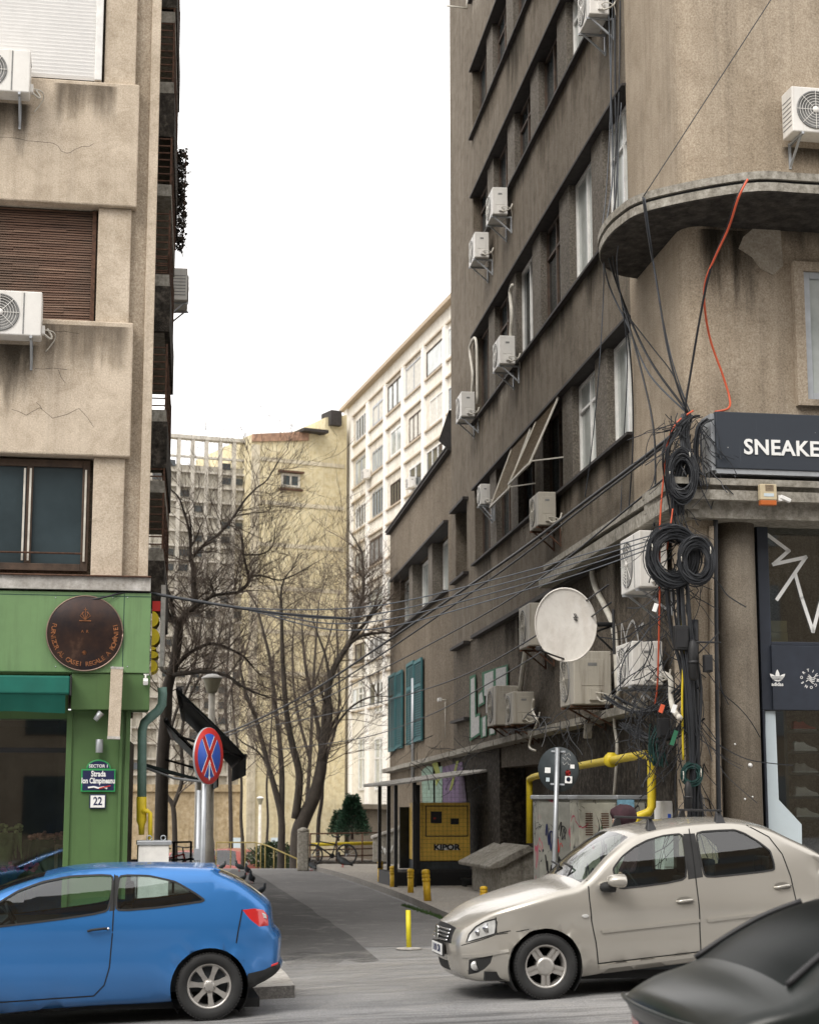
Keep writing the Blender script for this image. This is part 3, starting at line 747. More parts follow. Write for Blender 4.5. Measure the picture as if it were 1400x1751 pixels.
# ---------------------------------------------------------------- building on the left with the green shop
lf = thing('left_building', 'beige rendered apartment block above a green flower shop on the left', 'building', tuple(FL.o), FL.a)
h = FL.hit
W0 = -14.0
zl0, zl1 = h(150, 1010).z, h(150, 985).z
b1a, b1b = h(180, 782 - 2).z, h(180, 549).z         # lower parapet
b2a, b2b = h(200, 352).z, h(200, 141).z             # upper parapet
xr1, xr2 = h(226, 660).x, h(236, 250).x
xr = (xr1 + xr2) / 2
xc = FL.hit(262, 600, .18).x
TOPZ = b2b + 9
mb = MB()
mb.box(W0, xr, 0, .5, b1a, b1b); mb.box(W0, xr, 0, .5, b2a, b2b); mb.box(W0, xr, 0, .5, b2b + 1.95, b2b + 3.2); mb.box(W0, xr, 0, .5, b2b + 5.2, TOPZ)
mb.build('parapet', M['stucco_front'], lf, bevel=.02)
# corner strip and piers set back
mb = MB()
mb.box(xr - .30, xc - .12, .17, .6, zl1, TOPZ); mb.build('corner_strip', M['stucco_corner'], lf)
mb = MB(); mb.box(xc - .12, xc, .12, .6, zl1, TOPZ); mb.build('corner_edge', M['stucco_front'], lf, bevel=.01)
pa, pb = FL.hit(157, 900, .08).x, FL.hit(211, 900, .08).x
for bx_ in ((pa, pb, .08, .6, zl1, b1a), (FL.hit(166, 450, .08).x, FL.hit(223, 450, .08).x, .08, .6, b1b, b2a), (FL.hit(180, 60, .08).x, FL.hit(234, 60, .08).x, .08, .6, b2b, b2b + 1.95)): MB().box(*bx_).build('pier', M['stucco_front'], lf, bevel=.015)
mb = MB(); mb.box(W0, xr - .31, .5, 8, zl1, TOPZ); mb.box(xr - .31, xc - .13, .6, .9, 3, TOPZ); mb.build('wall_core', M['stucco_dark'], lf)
# windows
y = .22
xa = h(0, 880).x
wf = win(lf, FL.hit(-160, 880, y).x, FL.hit(152, 880, y).x, zl1 + .08, b1a - .03, y, -1, M['wood_dark'], M['pane_blue'], 2, .09)
mb = MB(); z_ = FL.hit(60, 945, .12).z; mb.tube([(W0 + 8, .12, z_), (FL.hit(140, 945, .12).x, .12, z_)], .012, 6); mb.build('guard_rail', M['rust'], wf)
for px in (50, 40, 145):
    x_ = FL.hit(px, 880, y - .06).x; mb = MB(); mb.box(x_ - .012, x_ + .012, y - .055, y - .03, zl1 + .2, b1a - .15); mb.build('putty_line', M['pipe_white'], wf)
# broken wooden roller blind, middle floor
xb = FL.hit(163, 450, y).x
mb = MB(); n = 46; rnd = random.Random(3)
z0_, z1_ = b1b + .02, b2a - .02
for i in range(n):
    za_, zb_ = z0_ + (z1_ - z0_) * i / n, z0_ + (z1_ - z0_) * (i + .86) / n
    dz = 0
    segs = 14
    for k in range(segs):
        u0, u1 = k / segs, (k + 1) / segs
        def S(u): return (.07 * math.sin(u * 7) * max(0, (10 - abs(i - 8)) / 10) if i < 18 else 0) * (1 - u * .8)
        x0_, x1_ = -5.4 + (xb - .05 + 5.4) * u0, -5.4 + (xb - .05 + 5.4) * u1
        a, b = S(u0), S(u1); yy = y + rnd.uniform(-.004, .004)
        mb.add([(x0_, yy, za_ + a), (x1_, yy, za_ + b), (x1_, yy + .012, zb_ + b), (x0_, yy + .012, zb_ + a)], [(0, 1, 2, 3)])
m, t, b = nt('blind_weathered'); b.inputs['Roughness'].default_value = .85
v = coords(t, .5, 1, 30); c = ramp(t, nz(t, v, 2, 5, .7), [(.3, (.06, .035, .025)), (.55, (.16, .09, .06)), (.72, (.30, .21, .15))])
c = mixc(t, ramp(t, nz(t, coords(t), 1.2, 3), [(.45, (0, 0, 0)), (.65, (.6, .6, .6))]), c, (.10, .075, .055)); t.links.new(c, b.inputs['Base Color'])
bl = mb.build('roller_blind', m, lf)
mb = MB(); mb.box(xb - .05, xb, y - .03, y + .04, z0_, z1_); mb.build('blind_guide', M['rust'], bl)
mb = MB(); mb.box(-5.4, xb, y + .03, y + .06, z0_, z1_); mb.build('pane', M['black'], bl)
# white roller blind, top floor
xw = FL.hit(176, 60, .06).x; z0_, z1_ = b2b + .03, b2b + 2.0
mb = MB(); n = 40
for i in range(n):
    za_, zb_ = z0_ + (z1_ - z0_) * i / n, z0_ + (z1_ - z0_) * (i + 1) / n
    mb.add([(-5.4, .06, za_), (xw - .09, .06, za_), (xw - .09, .040, zb_), (-5.4, .040, zb_)], [(0, 1, 2, 3)])
    mb.add([(-5.4, .040, zb_), (xw - .09, .040, zb_), (xw - .09, .06, zb_), (-5.4, .06, zb_)], [(0, 1, 2, 3)])
bl = mb.build('roller_blind', plain('blind_white', (.84, .83, .81), .5, var=.03), lf, label='closed white plastic roller blind')
mb = MB(); mb.box(xw - .09, xw, .02, .2, z0_, z1_); mb.build('blind_guide', M['white_paint'], bl, bevel=.01)
# cracks in the render, thin dark grooves with a shape of their own
mb = MB()
def crack(pts):
    P = [FL.hit(px, py, -.001) for px, py in pts]; cm_ = MB()
    for a, b in zip(P[:-1], P[1:]):
        m_ = (a + b) / 2 + Vector((rnd.uniform(-.02, .02), 0, rnd.uniform(-.02, .02)))
        for u, v_ in ((a, m_), (m_, b)):
            d = (v_ - u).normalized(); n_ = Vector((-d.z, 0, d.x)) * .0022
            cm_.add([u + n_, u - n_, v_ - n_, v_ + n_], [(0, 1, 2, 3)])
    cm_.build('render_crack', M['sill_dark'], lf)
crack([(0, 234), (30, 236), (60, 241), (90, 244), (105, 258), (120, 260), (140, 250), (160, 245)])
crack([(20, 700), (45, 710), (68, 697), (90, 715), (135, 698), (160, 730)]); crack([(80, 568), (110, 566), (135, 570)]); crack([(60, 630), (90, 629), (115, 632)])
crack([(100, 632), (112, 655)]); crack([(72, 700), (62, 688)])
# ledge over the shop
mb = MB(); x8 = h(258, 1000).x
mb.box(W0, x8, -.14, .7, zl0 + .16, zl1 + .0); mb.build('ledge_flashing', M['rust'], lf, bevel=.02)
mb = MB(); mb.box(W0, x8 - .005, -.10, .7, zl0, zl0 + .16); mb.build('ledge', M['concrete_pale'], lf)
# alley side wall
zf3_ = h(150, 1214).z
ls = thing('side_bay', None, None, parent=lf)
ls.matrix_local = Matrix.Translation((0, 0, 0)) @ Matrix.Rotation(WL.a - FL.a, 4, 'Z')
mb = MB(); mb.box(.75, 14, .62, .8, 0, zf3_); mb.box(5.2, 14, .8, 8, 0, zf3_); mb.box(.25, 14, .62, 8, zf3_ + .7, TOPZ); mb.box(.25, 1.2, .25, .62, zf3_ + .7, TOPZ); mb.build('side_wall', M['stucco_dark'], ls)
rnd = random.Random(5)
fl_h = (b2b - b1b); zbal = [b1b - fl_h + .2 + fl_h * k for k in range(0, 5)]
zb_list = []
for py in (985, 880, 770, 630, 560, 420, 260, 150, 60): zb_list.append(WL.hx(272, py, 4).z)
for i, z_ in enumerate(zb_list):
    # alternating solid parapets and open railed balconies, as the photo's dark steps
    t = MB(); t.box(1.4, 5.2, -.13, .62, z_ - .12, z_ + .04); b_ = t.build('balcony', M['concrete'], ls)
    if i in (0, 2, 4, 6, 8):
        q = MB(); q.box(1.4, 5.2, -.15, -.08, z_ - .75, z_ - .12); q.box(1.4, 1.5, -.08, .6, z_ - .75, z_ - .12); q.build('balcony_parapet', M['grime'], b_)
    q = MB(); k = 0
    for kk in range(9): q.tube([(1.42, -.12, z_ + .1 + kk * .1), (5.18, -.12, z_ + .1 + kk * .1)], .012, 4); q.tube([(1.42, -.12, z_ + .1 + kk * .1), (1.42, .6, z_ + .1 + kk * .1)], .012, 4)
    for xx in (1.42, 2.6, 3.9, 5.18): q.tube([(xx, -.12, z_ + .04), (xx, -.12, z_ + .95)], .018, 4)
    q.build('railing', M['rust'], b_)
# ---------------------------------------------------------------- green shop front
sh = thing('shopfront', None, None, parent=lf)
zf1, zf2, zf3 = h(150, 1012).z, h(150, 1151).z, h(150, 1214).z
mb = MB(); mb.box(W0, h(257, 1080).x, -.06, .6, zf2, zf1 - .01); fo_ = mb.build('fascia', M['green_fascia'], sh, bevel=.01)
for px in (211, -120):
    x_ = h(px, 1080).x; MB().box(x_ - .004, x_ + .004, -.0625, -.0602, zf2, zf1 - .02).build('panel_joint', M['dark_green'], fo_)
MB().box(W0, h(257, 1080).x, -.063, -.0602, zf1 - .06, zf1 - .052).build('panel_joint', M['dark_green'], fo_)
for px in (95, 193, 218):
    for py in (1022, 1140):
        q = FL.hit(px, py, -.062); MB().lathe([(.008, .002), (.007, -.003), (0, -.004)], (q.x, -.062, q.z), 8, 0, 'y').build('screw', M['galv'], fo_)
mb = MB(); mb.box(h(122, 1180).x, h(256, 1180).x, -.04, .6, zf3, zf2 - .004); mb.build('lower_fascia', M['green_paint'], sh, bevel=.01)
p0, p1 = h(112, 1300).x, h(222, 1300).x
mb = MB(); mb.box(p0, p1, .12, .9, 0, zf3)
for a, b in ((h(112, 1300).x + .001, h(122, 1300).x), (h(204, 1300).x, h(209, 1300).x), (h(214, 1300).x, h(222, 1300).x - .001)): mb.box(a, b, .09, .119, 0, zf3 - .002)
mb.build('shop_pillar', M['green_paint'], sh, bevel=.006)
mb = MB(); mb.box(W0, p0, .5, .9, 0, .55); mb.box(W0, p0, .3, .9, zf3 - .1, zf3 + .6); mb.build('shop_plinth', M['green_paint'], sh)
mb = MB(); mb.box(-9, p0, .42, .43, .55, zf3 - .1); mb.build('shop_glass', M['shop_glass'], sh)
mb = MB(); mb.box(W0, p0, 4.2, 4.3, 0, zf3); mb.box(W0, p0, .9, 4.2, zf3 - .05, zf3); mb.box(p0 - .1, p0, .9, 4.2, 0, zf3); mb.box(W0, p0, .9, 4.2, 0, .2)
mb.build('shop_interior', plain('shop_dark', (.06, .05, .042), .8, var=.4, scale=1), sh)
mb = MB()
for xx in (-4.7, -7.3): mb.box(xx, xx + .07, .38, .46, .55, zf3 - .1)
mb.box(-9, p0, .38, .46, FL.hit(50, 1283, .4).z - .03, FL.hit(50, 1283, .4).z + .03)
mb.build('shop_frame', M['black'], sh)
# counter, boxes and flowers behind the glass
rnd = random.Random(9)
def bouquet(px, py, y_, r, col, label, n=26, leafcol=(.05, .10, .03)):
    c = FL.hit(px, py, y_); t = thing('flower_bunch', label, 'flowers', tuple(FL.w(c.x, y_, c.z)), FL.a, 'flowers in the shop window')
    f = MB()
    for i in range(n):
        a = rnd.uniform(0, 6.28); q = math.sqrt(rnd.random()) * r; z_ = rnd.uniform(-.03, .06)
        p = Vector((q * math.cos(a) * 1.6, q * math.sin(a) * .7, z_)); s = rnd.uniform(.022, .04)
        f.lathe([(.001, -s * .7), (s * .8, -s * .3), (s, .1 * s), (s * .6, s * .7), (s * .15, s * .75)], p, 7)
    f.build('blooms', plain('bloom', col, .7, var=.25, scale=20), t)
    g_ = MB()
    for i in range(n * 2):
        a = rnd.uniform(0, 6.28); q = rnd.uniform(.3, 1) * r
        p = Vector((q * math.cos(a) * 1.6, q * math.sin(a) * .7, -.03)); d = Vector((rnd.uniform(-.06, .06), rnd.uniform(-.04, .04), -rnd.uniform(.1, .35)))
        w_ = Vector((rnd.uniform(.01, .03), .01, 0)); g_.add([p - w_, p + w_, p + d + w_ * .3, p + d - w_ * .3], [(0, 1, 2, 3)])
    g_.tube([(0, 0, -.12), (0, 0, -.42)], [.12, .09], 10)
    g_.build('leaves', plain('leafgreen', leafcol, .7, var=.4), t)
bouquet(80, 1432, .85, .17, (.62, .32, .24), 'bunch of pale pink roses inside the flower shop window')
bouquet(28, 1485, .7, .2, (.50, .08, .13), 'bunch of dark pink flowers low in the shop window')
bouquet(108, 1435, .9, .12, (.60, .30, .25), 'small bunch of salmon roses next to the green pillar')
bouquet(8, 1420, .8, .14, (.35, .42, .16), 'pale green wrapped bouquet at the left edge of the shop window', 30, (.20, .28, .10))
mb = MB(); c = FL.hit(100, 1462, .6)
for a, b in ((0, .04), (.24, .28)): mb.box(a, b, 0, .2, 0, .42)
mb.box(.04, .24, 0, .2, .38, .42); mb.box(.04, .24, 0, .2, .0, .04)
tag(mb.build('wooden_crate', plain('crate', (.30, .24, .14), .8), None, loc=tuple(FL.w(c.x - .05, .6, c.z - .3)), rz=FL.a), 'pale wooden crate standing in the flower shop window', 'crate')
# ---------------------------------------------------------------- buildings at the end of the alley
G0 = -1.3
# white apartment block
wo_ = at(590, 900, 105); WB = Fr((wo_.x, wo_.y), R(-76))        # local x runs towards the camera; outward = -y (towards the alley)
wb = thing('white_apartment_block', 'cream white apartment block with pillared window grid receding behind the bare trees', 'building', (WB.o.x, WB.o.y, 0), WB.a)
L = WB.hit(800, 900).x + 6
zroof = WB.hit(592, 703).z
mb = MB(); mb.box(0, L, 0, 12, G0, zroof); mb.build('wall', M['cream_wall'], wb)
mb = MB(); mb.box(-.3, L, -.35, 12.2, zroof, zroof + .22); mb.build('roof_edge', plain('roof_edge', (.45, .36, .26), .8), wb)
cols = [WB.hit(px, 800).x for px in (603, 631, 661, 692, 727, 764)]
while cols[-1] < L - 3: cols.append(cols[-1] * 2 - cols[-2])
mb = MB()
for c in cols: mb.box(c - .22, c + .22, -.16, -.002, G0 + 3, zroof - .9)
mb.box(.0, .9, -.13, -.001, G0 + 3, zroof)
mb.build('pillar', M['white_trim'], wb)
t1 = WB.hit(604, 722).z; st = (t1 - WB.hit(604, 1020).z) / 4.0
rnd = random.Random(12)
kinds = ['pane_pale', 'pane_dark', 'curtain', 'pane_blue', 'pane_pale', 'ac_grille']
recess = MB(); sills = MB()
for j in range(9):
    zt = t1 - j * st; zb = zt - st * .56
    if zb < 5.2: break
    for i in range(len(cols) - 1):
        a, b = cols[i] + .32, cols[i + 1] - .32
        recess.box(a - .02, b + .02, -.012, .0, zb - .02, zt + .25)
        sills.box(a - .08, b + .08, -.12, -.013, zb - .10, zb - .02)
        sills.box(a - .08, b + .08, -.14, -.013, zt + .25, zt + .33)
        k = rnd.choice(kinds)
        win(wb, a + (.9 if rnd.random() < .5 else .2), b - .05, zb, zt - rnd.choice([0, 0, .15, .3]), -.05, -1, M[rnd.choice(['white_paint', 'white_paint', 'white_paint', 'wood_dark', 'galv'])], M[k], rnd.choice([0, 1, 2, 3]), rnd.choice([.07, .10, .13]))
recess.build('loggia_back', plain('loggia', (.66, .61, .52), .9, var=.25, scale=2), wb)
sills.build('sill', plain('wsill', (.52, .44, .34), .8), wb)
# tall lower windows
for j, (ya, yb) in enumerate(((1165, 1222), (1262, 1352))):
    for (pa, pb) in ((614, 628), (642, 660)):
        x0, x1 = WB.hit(pa, 1300, -.02).x, WB.hit(pb, 1300, -.02).x; z1_, z0_ = WB.hit(pa, ya).z, WB.hit(pa, yb).z
        win(wb, x0, x1, z0_, z1_, -.05, -1, M['white_paint'], M['pane_pale'], 1, .12, cross=.6)
mb = MB(); zz = WB.hit(600, 1375).z; mb.box(-.2, L, -.5, -.002, zz - .25, zz); mb.box(-.2, L, -.05, -.001, G0, zz - .25); mb.build('base_band', M['stucco_low'], wb)
# yellow blind-walled building
ya_ = at(428, 900, 100); YB = Fr((ya_.x, ya_.y), R(28))
yb = thing('yellow_building', 'tall yellow blank-walled building with pale floor bands and one small window', 'building', (YB.o.x, YB.o.y, 0), YB.a)
xe = YB.hit(592, 900).x
prof = [(0, G0), (xe, G0), (xe, YB.hit(590, 709).z), (YB.hit(556, 714).x, YB.hit(556, 714).z), (YB.hit(555, 735).x, YB.hit(555, 735).z), (YB.hit(548, 745).x, YB.hit(548, 745).z), (YB.hit(527, 738).x, YB.hit(527, 738).z), (0, YB.hit(428, 742).z)]
mb = MB(); mb.prism(prof, 0, 9); mb.build('wall', M['yellow_wall'], yb)
mb = MB(); mb.prism([(0, prof[-1][1] - .0), (prof[-2][0], prof[-2][1] - .0), (prof[-2][0], prof[-2][1] - .55), (0, prof[-1][1] - .45)], -.12, -.005)
M['old_brick'] = plain('old_brick', (.36, .22, .15), .9, var=.35, scale=4, bmp=.3)
mb.build('brick_coping', M['old_brick'], yb)
mb = MB()
for (pa, pb) in (((431, 783), (586, 797)), ((434, 854), (586, 873)), ((434, 926), (586, 943)), ((434, 1002), (586, 1014)), ((434, 1078), (586, 1086)), ((434, 1150), (586, 1155))):
    a, b = YB.hit(*pa), YB.hit(*pb); z_ = (a.z + b.z) / 2; mb.box(.4, xe - .15, -.04, -.003, z_ - .12, z_ + .12)
mb.box(0, .5, -.09, -.005, G0, prof[-1][1] - .6)
mb.build('floor_band', stucco('band', (.55, .48, .36), (.68, .62, .48), (.76, .70, .58), grain=4, stains=.3), yb)
a, b = YB.hit(480, 832), YB.hit(512, 812)
f = win(yb, a.x, b.x, a.z, b.z, -.06, -1, M['pipe_white'], M['pane_blue'], 1, .12)
mb = MB(); mb.box(a.x - .2, b.x + .2, -.3, -.02, b.z + .05, b.z + .16); mb.box(a.x - .15, b.x + .15, -.25, -.02, a.z - .2, a.z - .1); mb.build('sill', M['rust'], f)
# torn roof corner
mb = MB(); c = YB.hit(535, 742); mb.box(c.x - .9, c.x + .7, -.7, 1, c.z, c.z + .18); mb.box(c.x + 1.0, c.x + 1.7, -.4, 1, c.z + .6, c.z + 1.5); mb.build('broken_roof', M['sill_dark'], yb)
# concrete lattice building
lo_ = at(428, 900, 101); LB = Fr((lo_.x, lo_.y), R(22))
lt = thing('lattice_building', 'pale building screened by a concrete grid of small openings, open at its top', 'building', (LB.o.x, LB.o.y, 0), LB.a)
xw = LB.hit(200, 900).x
zt_ = LB.hit(350, 752).z
mb = MB(); mb.box(xw, -.05, .26, 10, G0, zt_ - 1.5)
mb.build('back_wall', M['lattice_back'], lt)
cell = LB.hit(350, 1000).x - LB.hit(326, 1000).x
zlow = LB.hit(350, 1345).z
mb = MB(); x = -.1; i = 0
while x > xw:
    mb.box(x - .20, x, -.02, .255, zlow, zt_); x -= cell; i += 1
mb.build('lattice_fin', M['lattice'], lt)
mb = MB(); z_ = zt_; j = 0
mb.box(xw, 0, -.06, .6, zt_, zt_ + .22)
cz = cell * 1.05
z_ = zt_ - cz * 1.2
while z_ > zlow:
    mb.box(xw, 0, .04, .25, z_ - .06, z_ + .06); z_ -= cz; j += 1
mb.build('lattice_shelf', M['lattice'], lt)
# dark glazing behind some of the cells
mb = MB(); rnd = random.Random(4)
for jj in range(j + 1):
    for ii in range(int(-xw / cell)):
        u = noise.noise(Vector((ii * .35, jj * .45, 3.1)))
        if u > .22 or rnd.random() < .10:
            xx = -.1 - ii * cell; zz = zt_ - cz * (1.2 + jj)
            if zz - cz < zlow: continue
            MB().box(xx - cell + .05, xx - .25, .20, .245, zz - cz + .28, zz - .22).build('pane', M['pane_dark'], lt)
mb = MB(); mb.box(xw, 0, -.3, 1.0, G0, zlow - .01); mb.box(xw, 0, -.45, -.3, zlow - .3, zlow + .1); mb.build('base_wall', stucco('lbase', (.34, .26, .15), (.50, .40, .26), (.60, .50, .36), grain=4, stains=.4), lt)
# building across the street behind the photographer: seen only in reflections, and it shades the street
ab = thing('opposite_building', 'pale grey building with rows of windows across the street behind the viewer', 'building', tuple(Vector((0, -13, 0))), ST)
mb = MB(); mb.box(-40, 40, -8, 0, -1, 20); mb.build('wall', M['stucco_annexe'], ab)
mb = MB()
for zz in range(0, 6):
    for xx in range(-12, 12): mb.box(xx * 3.2, xx * 3.2 + 1.7, .01, .05, .9 + zz * 3.1, 2.7 + zz * 3.1)
mb.build('window_glass', M['pane_dark'], ab)
# ---------------------------------------------------------------- cars
import bmesh
def paint(name, col, metal=0.35, rough=0.32, dirt=0.25, coat=0.45):
    m, t, b = nt(name); b.inputs['Metallic'].default_value = metal; b.inputs['Roughness'].default_value = rough
    b.inputs['Coat Weight'].default_value = coat; b.inputs['Coat Roughness'].default_value = 0.06
    v = coords(t); n = nz(t, v, .8, 2, .5); d = nz(t, coords(t, 1, 1, 2.0), 2.0, 3, .5)
    c = ramp(t, n, [(.3, tuple(q * .93 for q in col)), (.7, tuple(min(1, q * 1.05) for q in col))])
    tc = t.nodes.new('ShaderNodeTexCoord'); sep = N(t, 'SeparateXYZ'); t.links.new(tc.outputs['Object'], sep.inputs[0])
    mr = N(t, 'MapRange'); mr.inputs[1].default_value = .75; mr.inputs[2].default_value = .15; mr.inputs[3].default_value = 0; mr.inputs[4].default_value = dirt
    t.links.new(sep.outputs[2], mr.inputs[0])
    mu = N(t, 'Math', operation='MULTIPLY'); t.links.new(mr.outputs[0], mu.inputs[0]); t.links.new(d, mu.inputs[1])
    c = mixc(t, mu.outputs[0], c, (.20, .18, .15)); t.links.new(c, b.inputs['Base Color'])
    return m
def seg_dist(p, a, b):
    ax, az = a; bx, bz = b; dx, dz = bx - ax, bz - az; L = dx * dx + dz * dz
    t = 0 if L == 0 else max(0, min(1, ((p[0] - ax) * dx + (p[1] - az) * dz) / L))
    return math.hypot(p[0] - ax - dx * t, p[1] - az - dz * t)
def circle(c, r, n=36): return [(c[0] + r * math.cos(2 * math.pi * i / n), c[1] + r * math.sin(2 * math.pi * i / n)) for i in range(n)]
def chaikin(P, it=2):
    for w_ in (.10, .25):
        out = []
        for i in range(len(P)):
            a, b = Vector(P[i]), Vector(P[(i + 1) % len(P)]); out += [tuple(a.lerp(b, w_)), tuple(a.lerp(b, 1 - w_))]
        P = out
    return P
def wheel(parent, x, y, z, r, w, spokes, style, side=1, ang=0.2, rimr=0.66, label=None):
    """side = +1: the face looks towards -y"""
    t = bpy.data.objects.new('wheel', None); link(t, parent); t.location = (x, y, z)
    if side < 0: t.rotation_euler = (0, 0, math.pi)
    ri = r * rimr; h = w / 2
    ty = MB()
    prof = [(ri, -h * .80), (ri + .012, -h * .98), (r * .83, -h * 1.06), (r * .93, -h * 1.0), (r * .985, -h * .86), (r, -h * .6), (r, -h * .35), (r - .007, -h * .33), (r - .007, -h * .27), (r, -h * .25), (r, 0), (r, h * .6), (r * .97, h * .9), (r * .85, h), (ri, h * .8)]
    ty.lathe(prof, (0, 0, 0), 56, 0, 'y', caps=False)
    # tread blocks along the shoulder
    for i in range(64):
        a = 2 * math.pi * i / 64; ca, sa = math.cos(a), math.sin(a)
        rot = Matrix.Rotation(-a, 3, 'Y')
        ty.obox((r * .975 * ca, -h * .86, r * .975 * sa), (.014, .03, .012), rot)
    ty.build('tyre', M['rubber'], t)
    rm = MB()
    rm.lathe([(ri, -h * .82), (ri - .012, -h * .84), (ri - .02, -h * .62), (ri - .03, -h * .3), (ri - .035, h * .6)], (0, 0, 0), 48, 0, 'y', caps=False)
    fy = -h * .62
    for k in range(spokes):
        a = ang + 2 * math.pi * k / spokes; ca, sa = math.cos(a), math.sin(a)
        def P(u, v, yy): return (u * ca - v * sa, yy, u * sa + v * ca)
        if style == 'seven':
            ws = [(.045, .026), (ri * .5, .020), (ri * .8, .026), (ri - .012, .036)]
            for q in range(3):
                (u0, a0), (u1, a1) = ws[q], ws[q + 1]; y0, y1 = fy + .012 - .010 * q, fy + .012 - .010 * (q + 1)
                if q == 2: y1 = fy - .01
                rm.add([P(u0, -a0, y0), P(u1, -a1, y1), P(u1, a1, y1), P(u0, a0, y0), P(u0, -a0, y0 + .03), P(u1, -a1, y1 + .03), P(u1, a1, y1 + .03), P(u0, a0, y0 + .03)],
                       [(0, 1, 2, 3), (0, 4, 5, 1), (3, 2, 6, 7), (4, 7, 6, 5)])
        else:
            for sgn_ in (-1, 1):
                o1, o2 = .016 * sgn_, .040 * sgn_
                rm.add([P(.06, o1 * .6, fy), P(ri - .012, o1 * .6, fy - .008), P(ri - .012, o2, fy - .008), P(.06, o2, fy), P(.06, o1 * .6, fy + .035), P(ri - .012, o1 * .6, fy + .03), P(ri - .012, o2, fy + .03), P(.06, o2, fy + .035)],
                       [(0, 1, 2, 3), (0, 4, 5, 1), (3, 2, 6, 7), (1, 5, 6, 2)])
            rm.add([P(.05, -.03, fy + .012), P(ri - .012, -.03, fy + .008), P(ri - .012, .03, fy + .008), P(.05, .03, fy + .012)], [(0, 1, 2, 3)])
    hr = .052 if style == 'seven' else .085
    rm.lathe([(hr + .01, fy + .03), (hr, fy - .004), (hr * .7, fy - .012), (.0, fy - .014)], (0, 0, 0), 24, 0, 'y', caps=False)
    rm.build('rim', M['alloy'], t)
    bl = MB()
    nb = 5 if style == 'seven' else 0
    for k in range(nb):
        a = ang + math.pi / 5 + 2 * math.pi * k / nb
        bl.lathe([(.010, fy + .0), (.010, fy - .010), (0, fy - .010)], (.036 * math.cos(a), 0, .036 * math.sin(a)), 10, 0, 'y')
    bl.lathe([(ri * .5, h * .2), (ri * .5, h * .12), (.0, h * .12)], (0, 0, 0), 28, 0, 'y')
    bl.build('brake_disc', M['dark_metal'], t)
    MB().lathe([(ri - .002, h * .3), (0, h * .3)], (0, 0, 0), 28, 0, 'y').build('wheel_back', M['under'], t)
    return t
M['alloy'] = plain('alloy', (.50, .48, .45), .38, .75, var=.15, scale=8)
M['chrome'] = plain('chrome', (.65, .65, .65), .12, 1.0, var=.05)
M['lamp_red'] = plain('lamp_red', (.55, .02, .02), .15, var=.1, coat=1.0)
M['lamp_clear'] = plain('lamp_clear', (.62, .62, .60), .12, .3, var=.2, scale=14, coat=1.0)
M['seat_cloth'] = plain('seat_cloth', (.035, .04, .045), .9)
M['under'] = plain('under', (.008, .008, .008), .9)
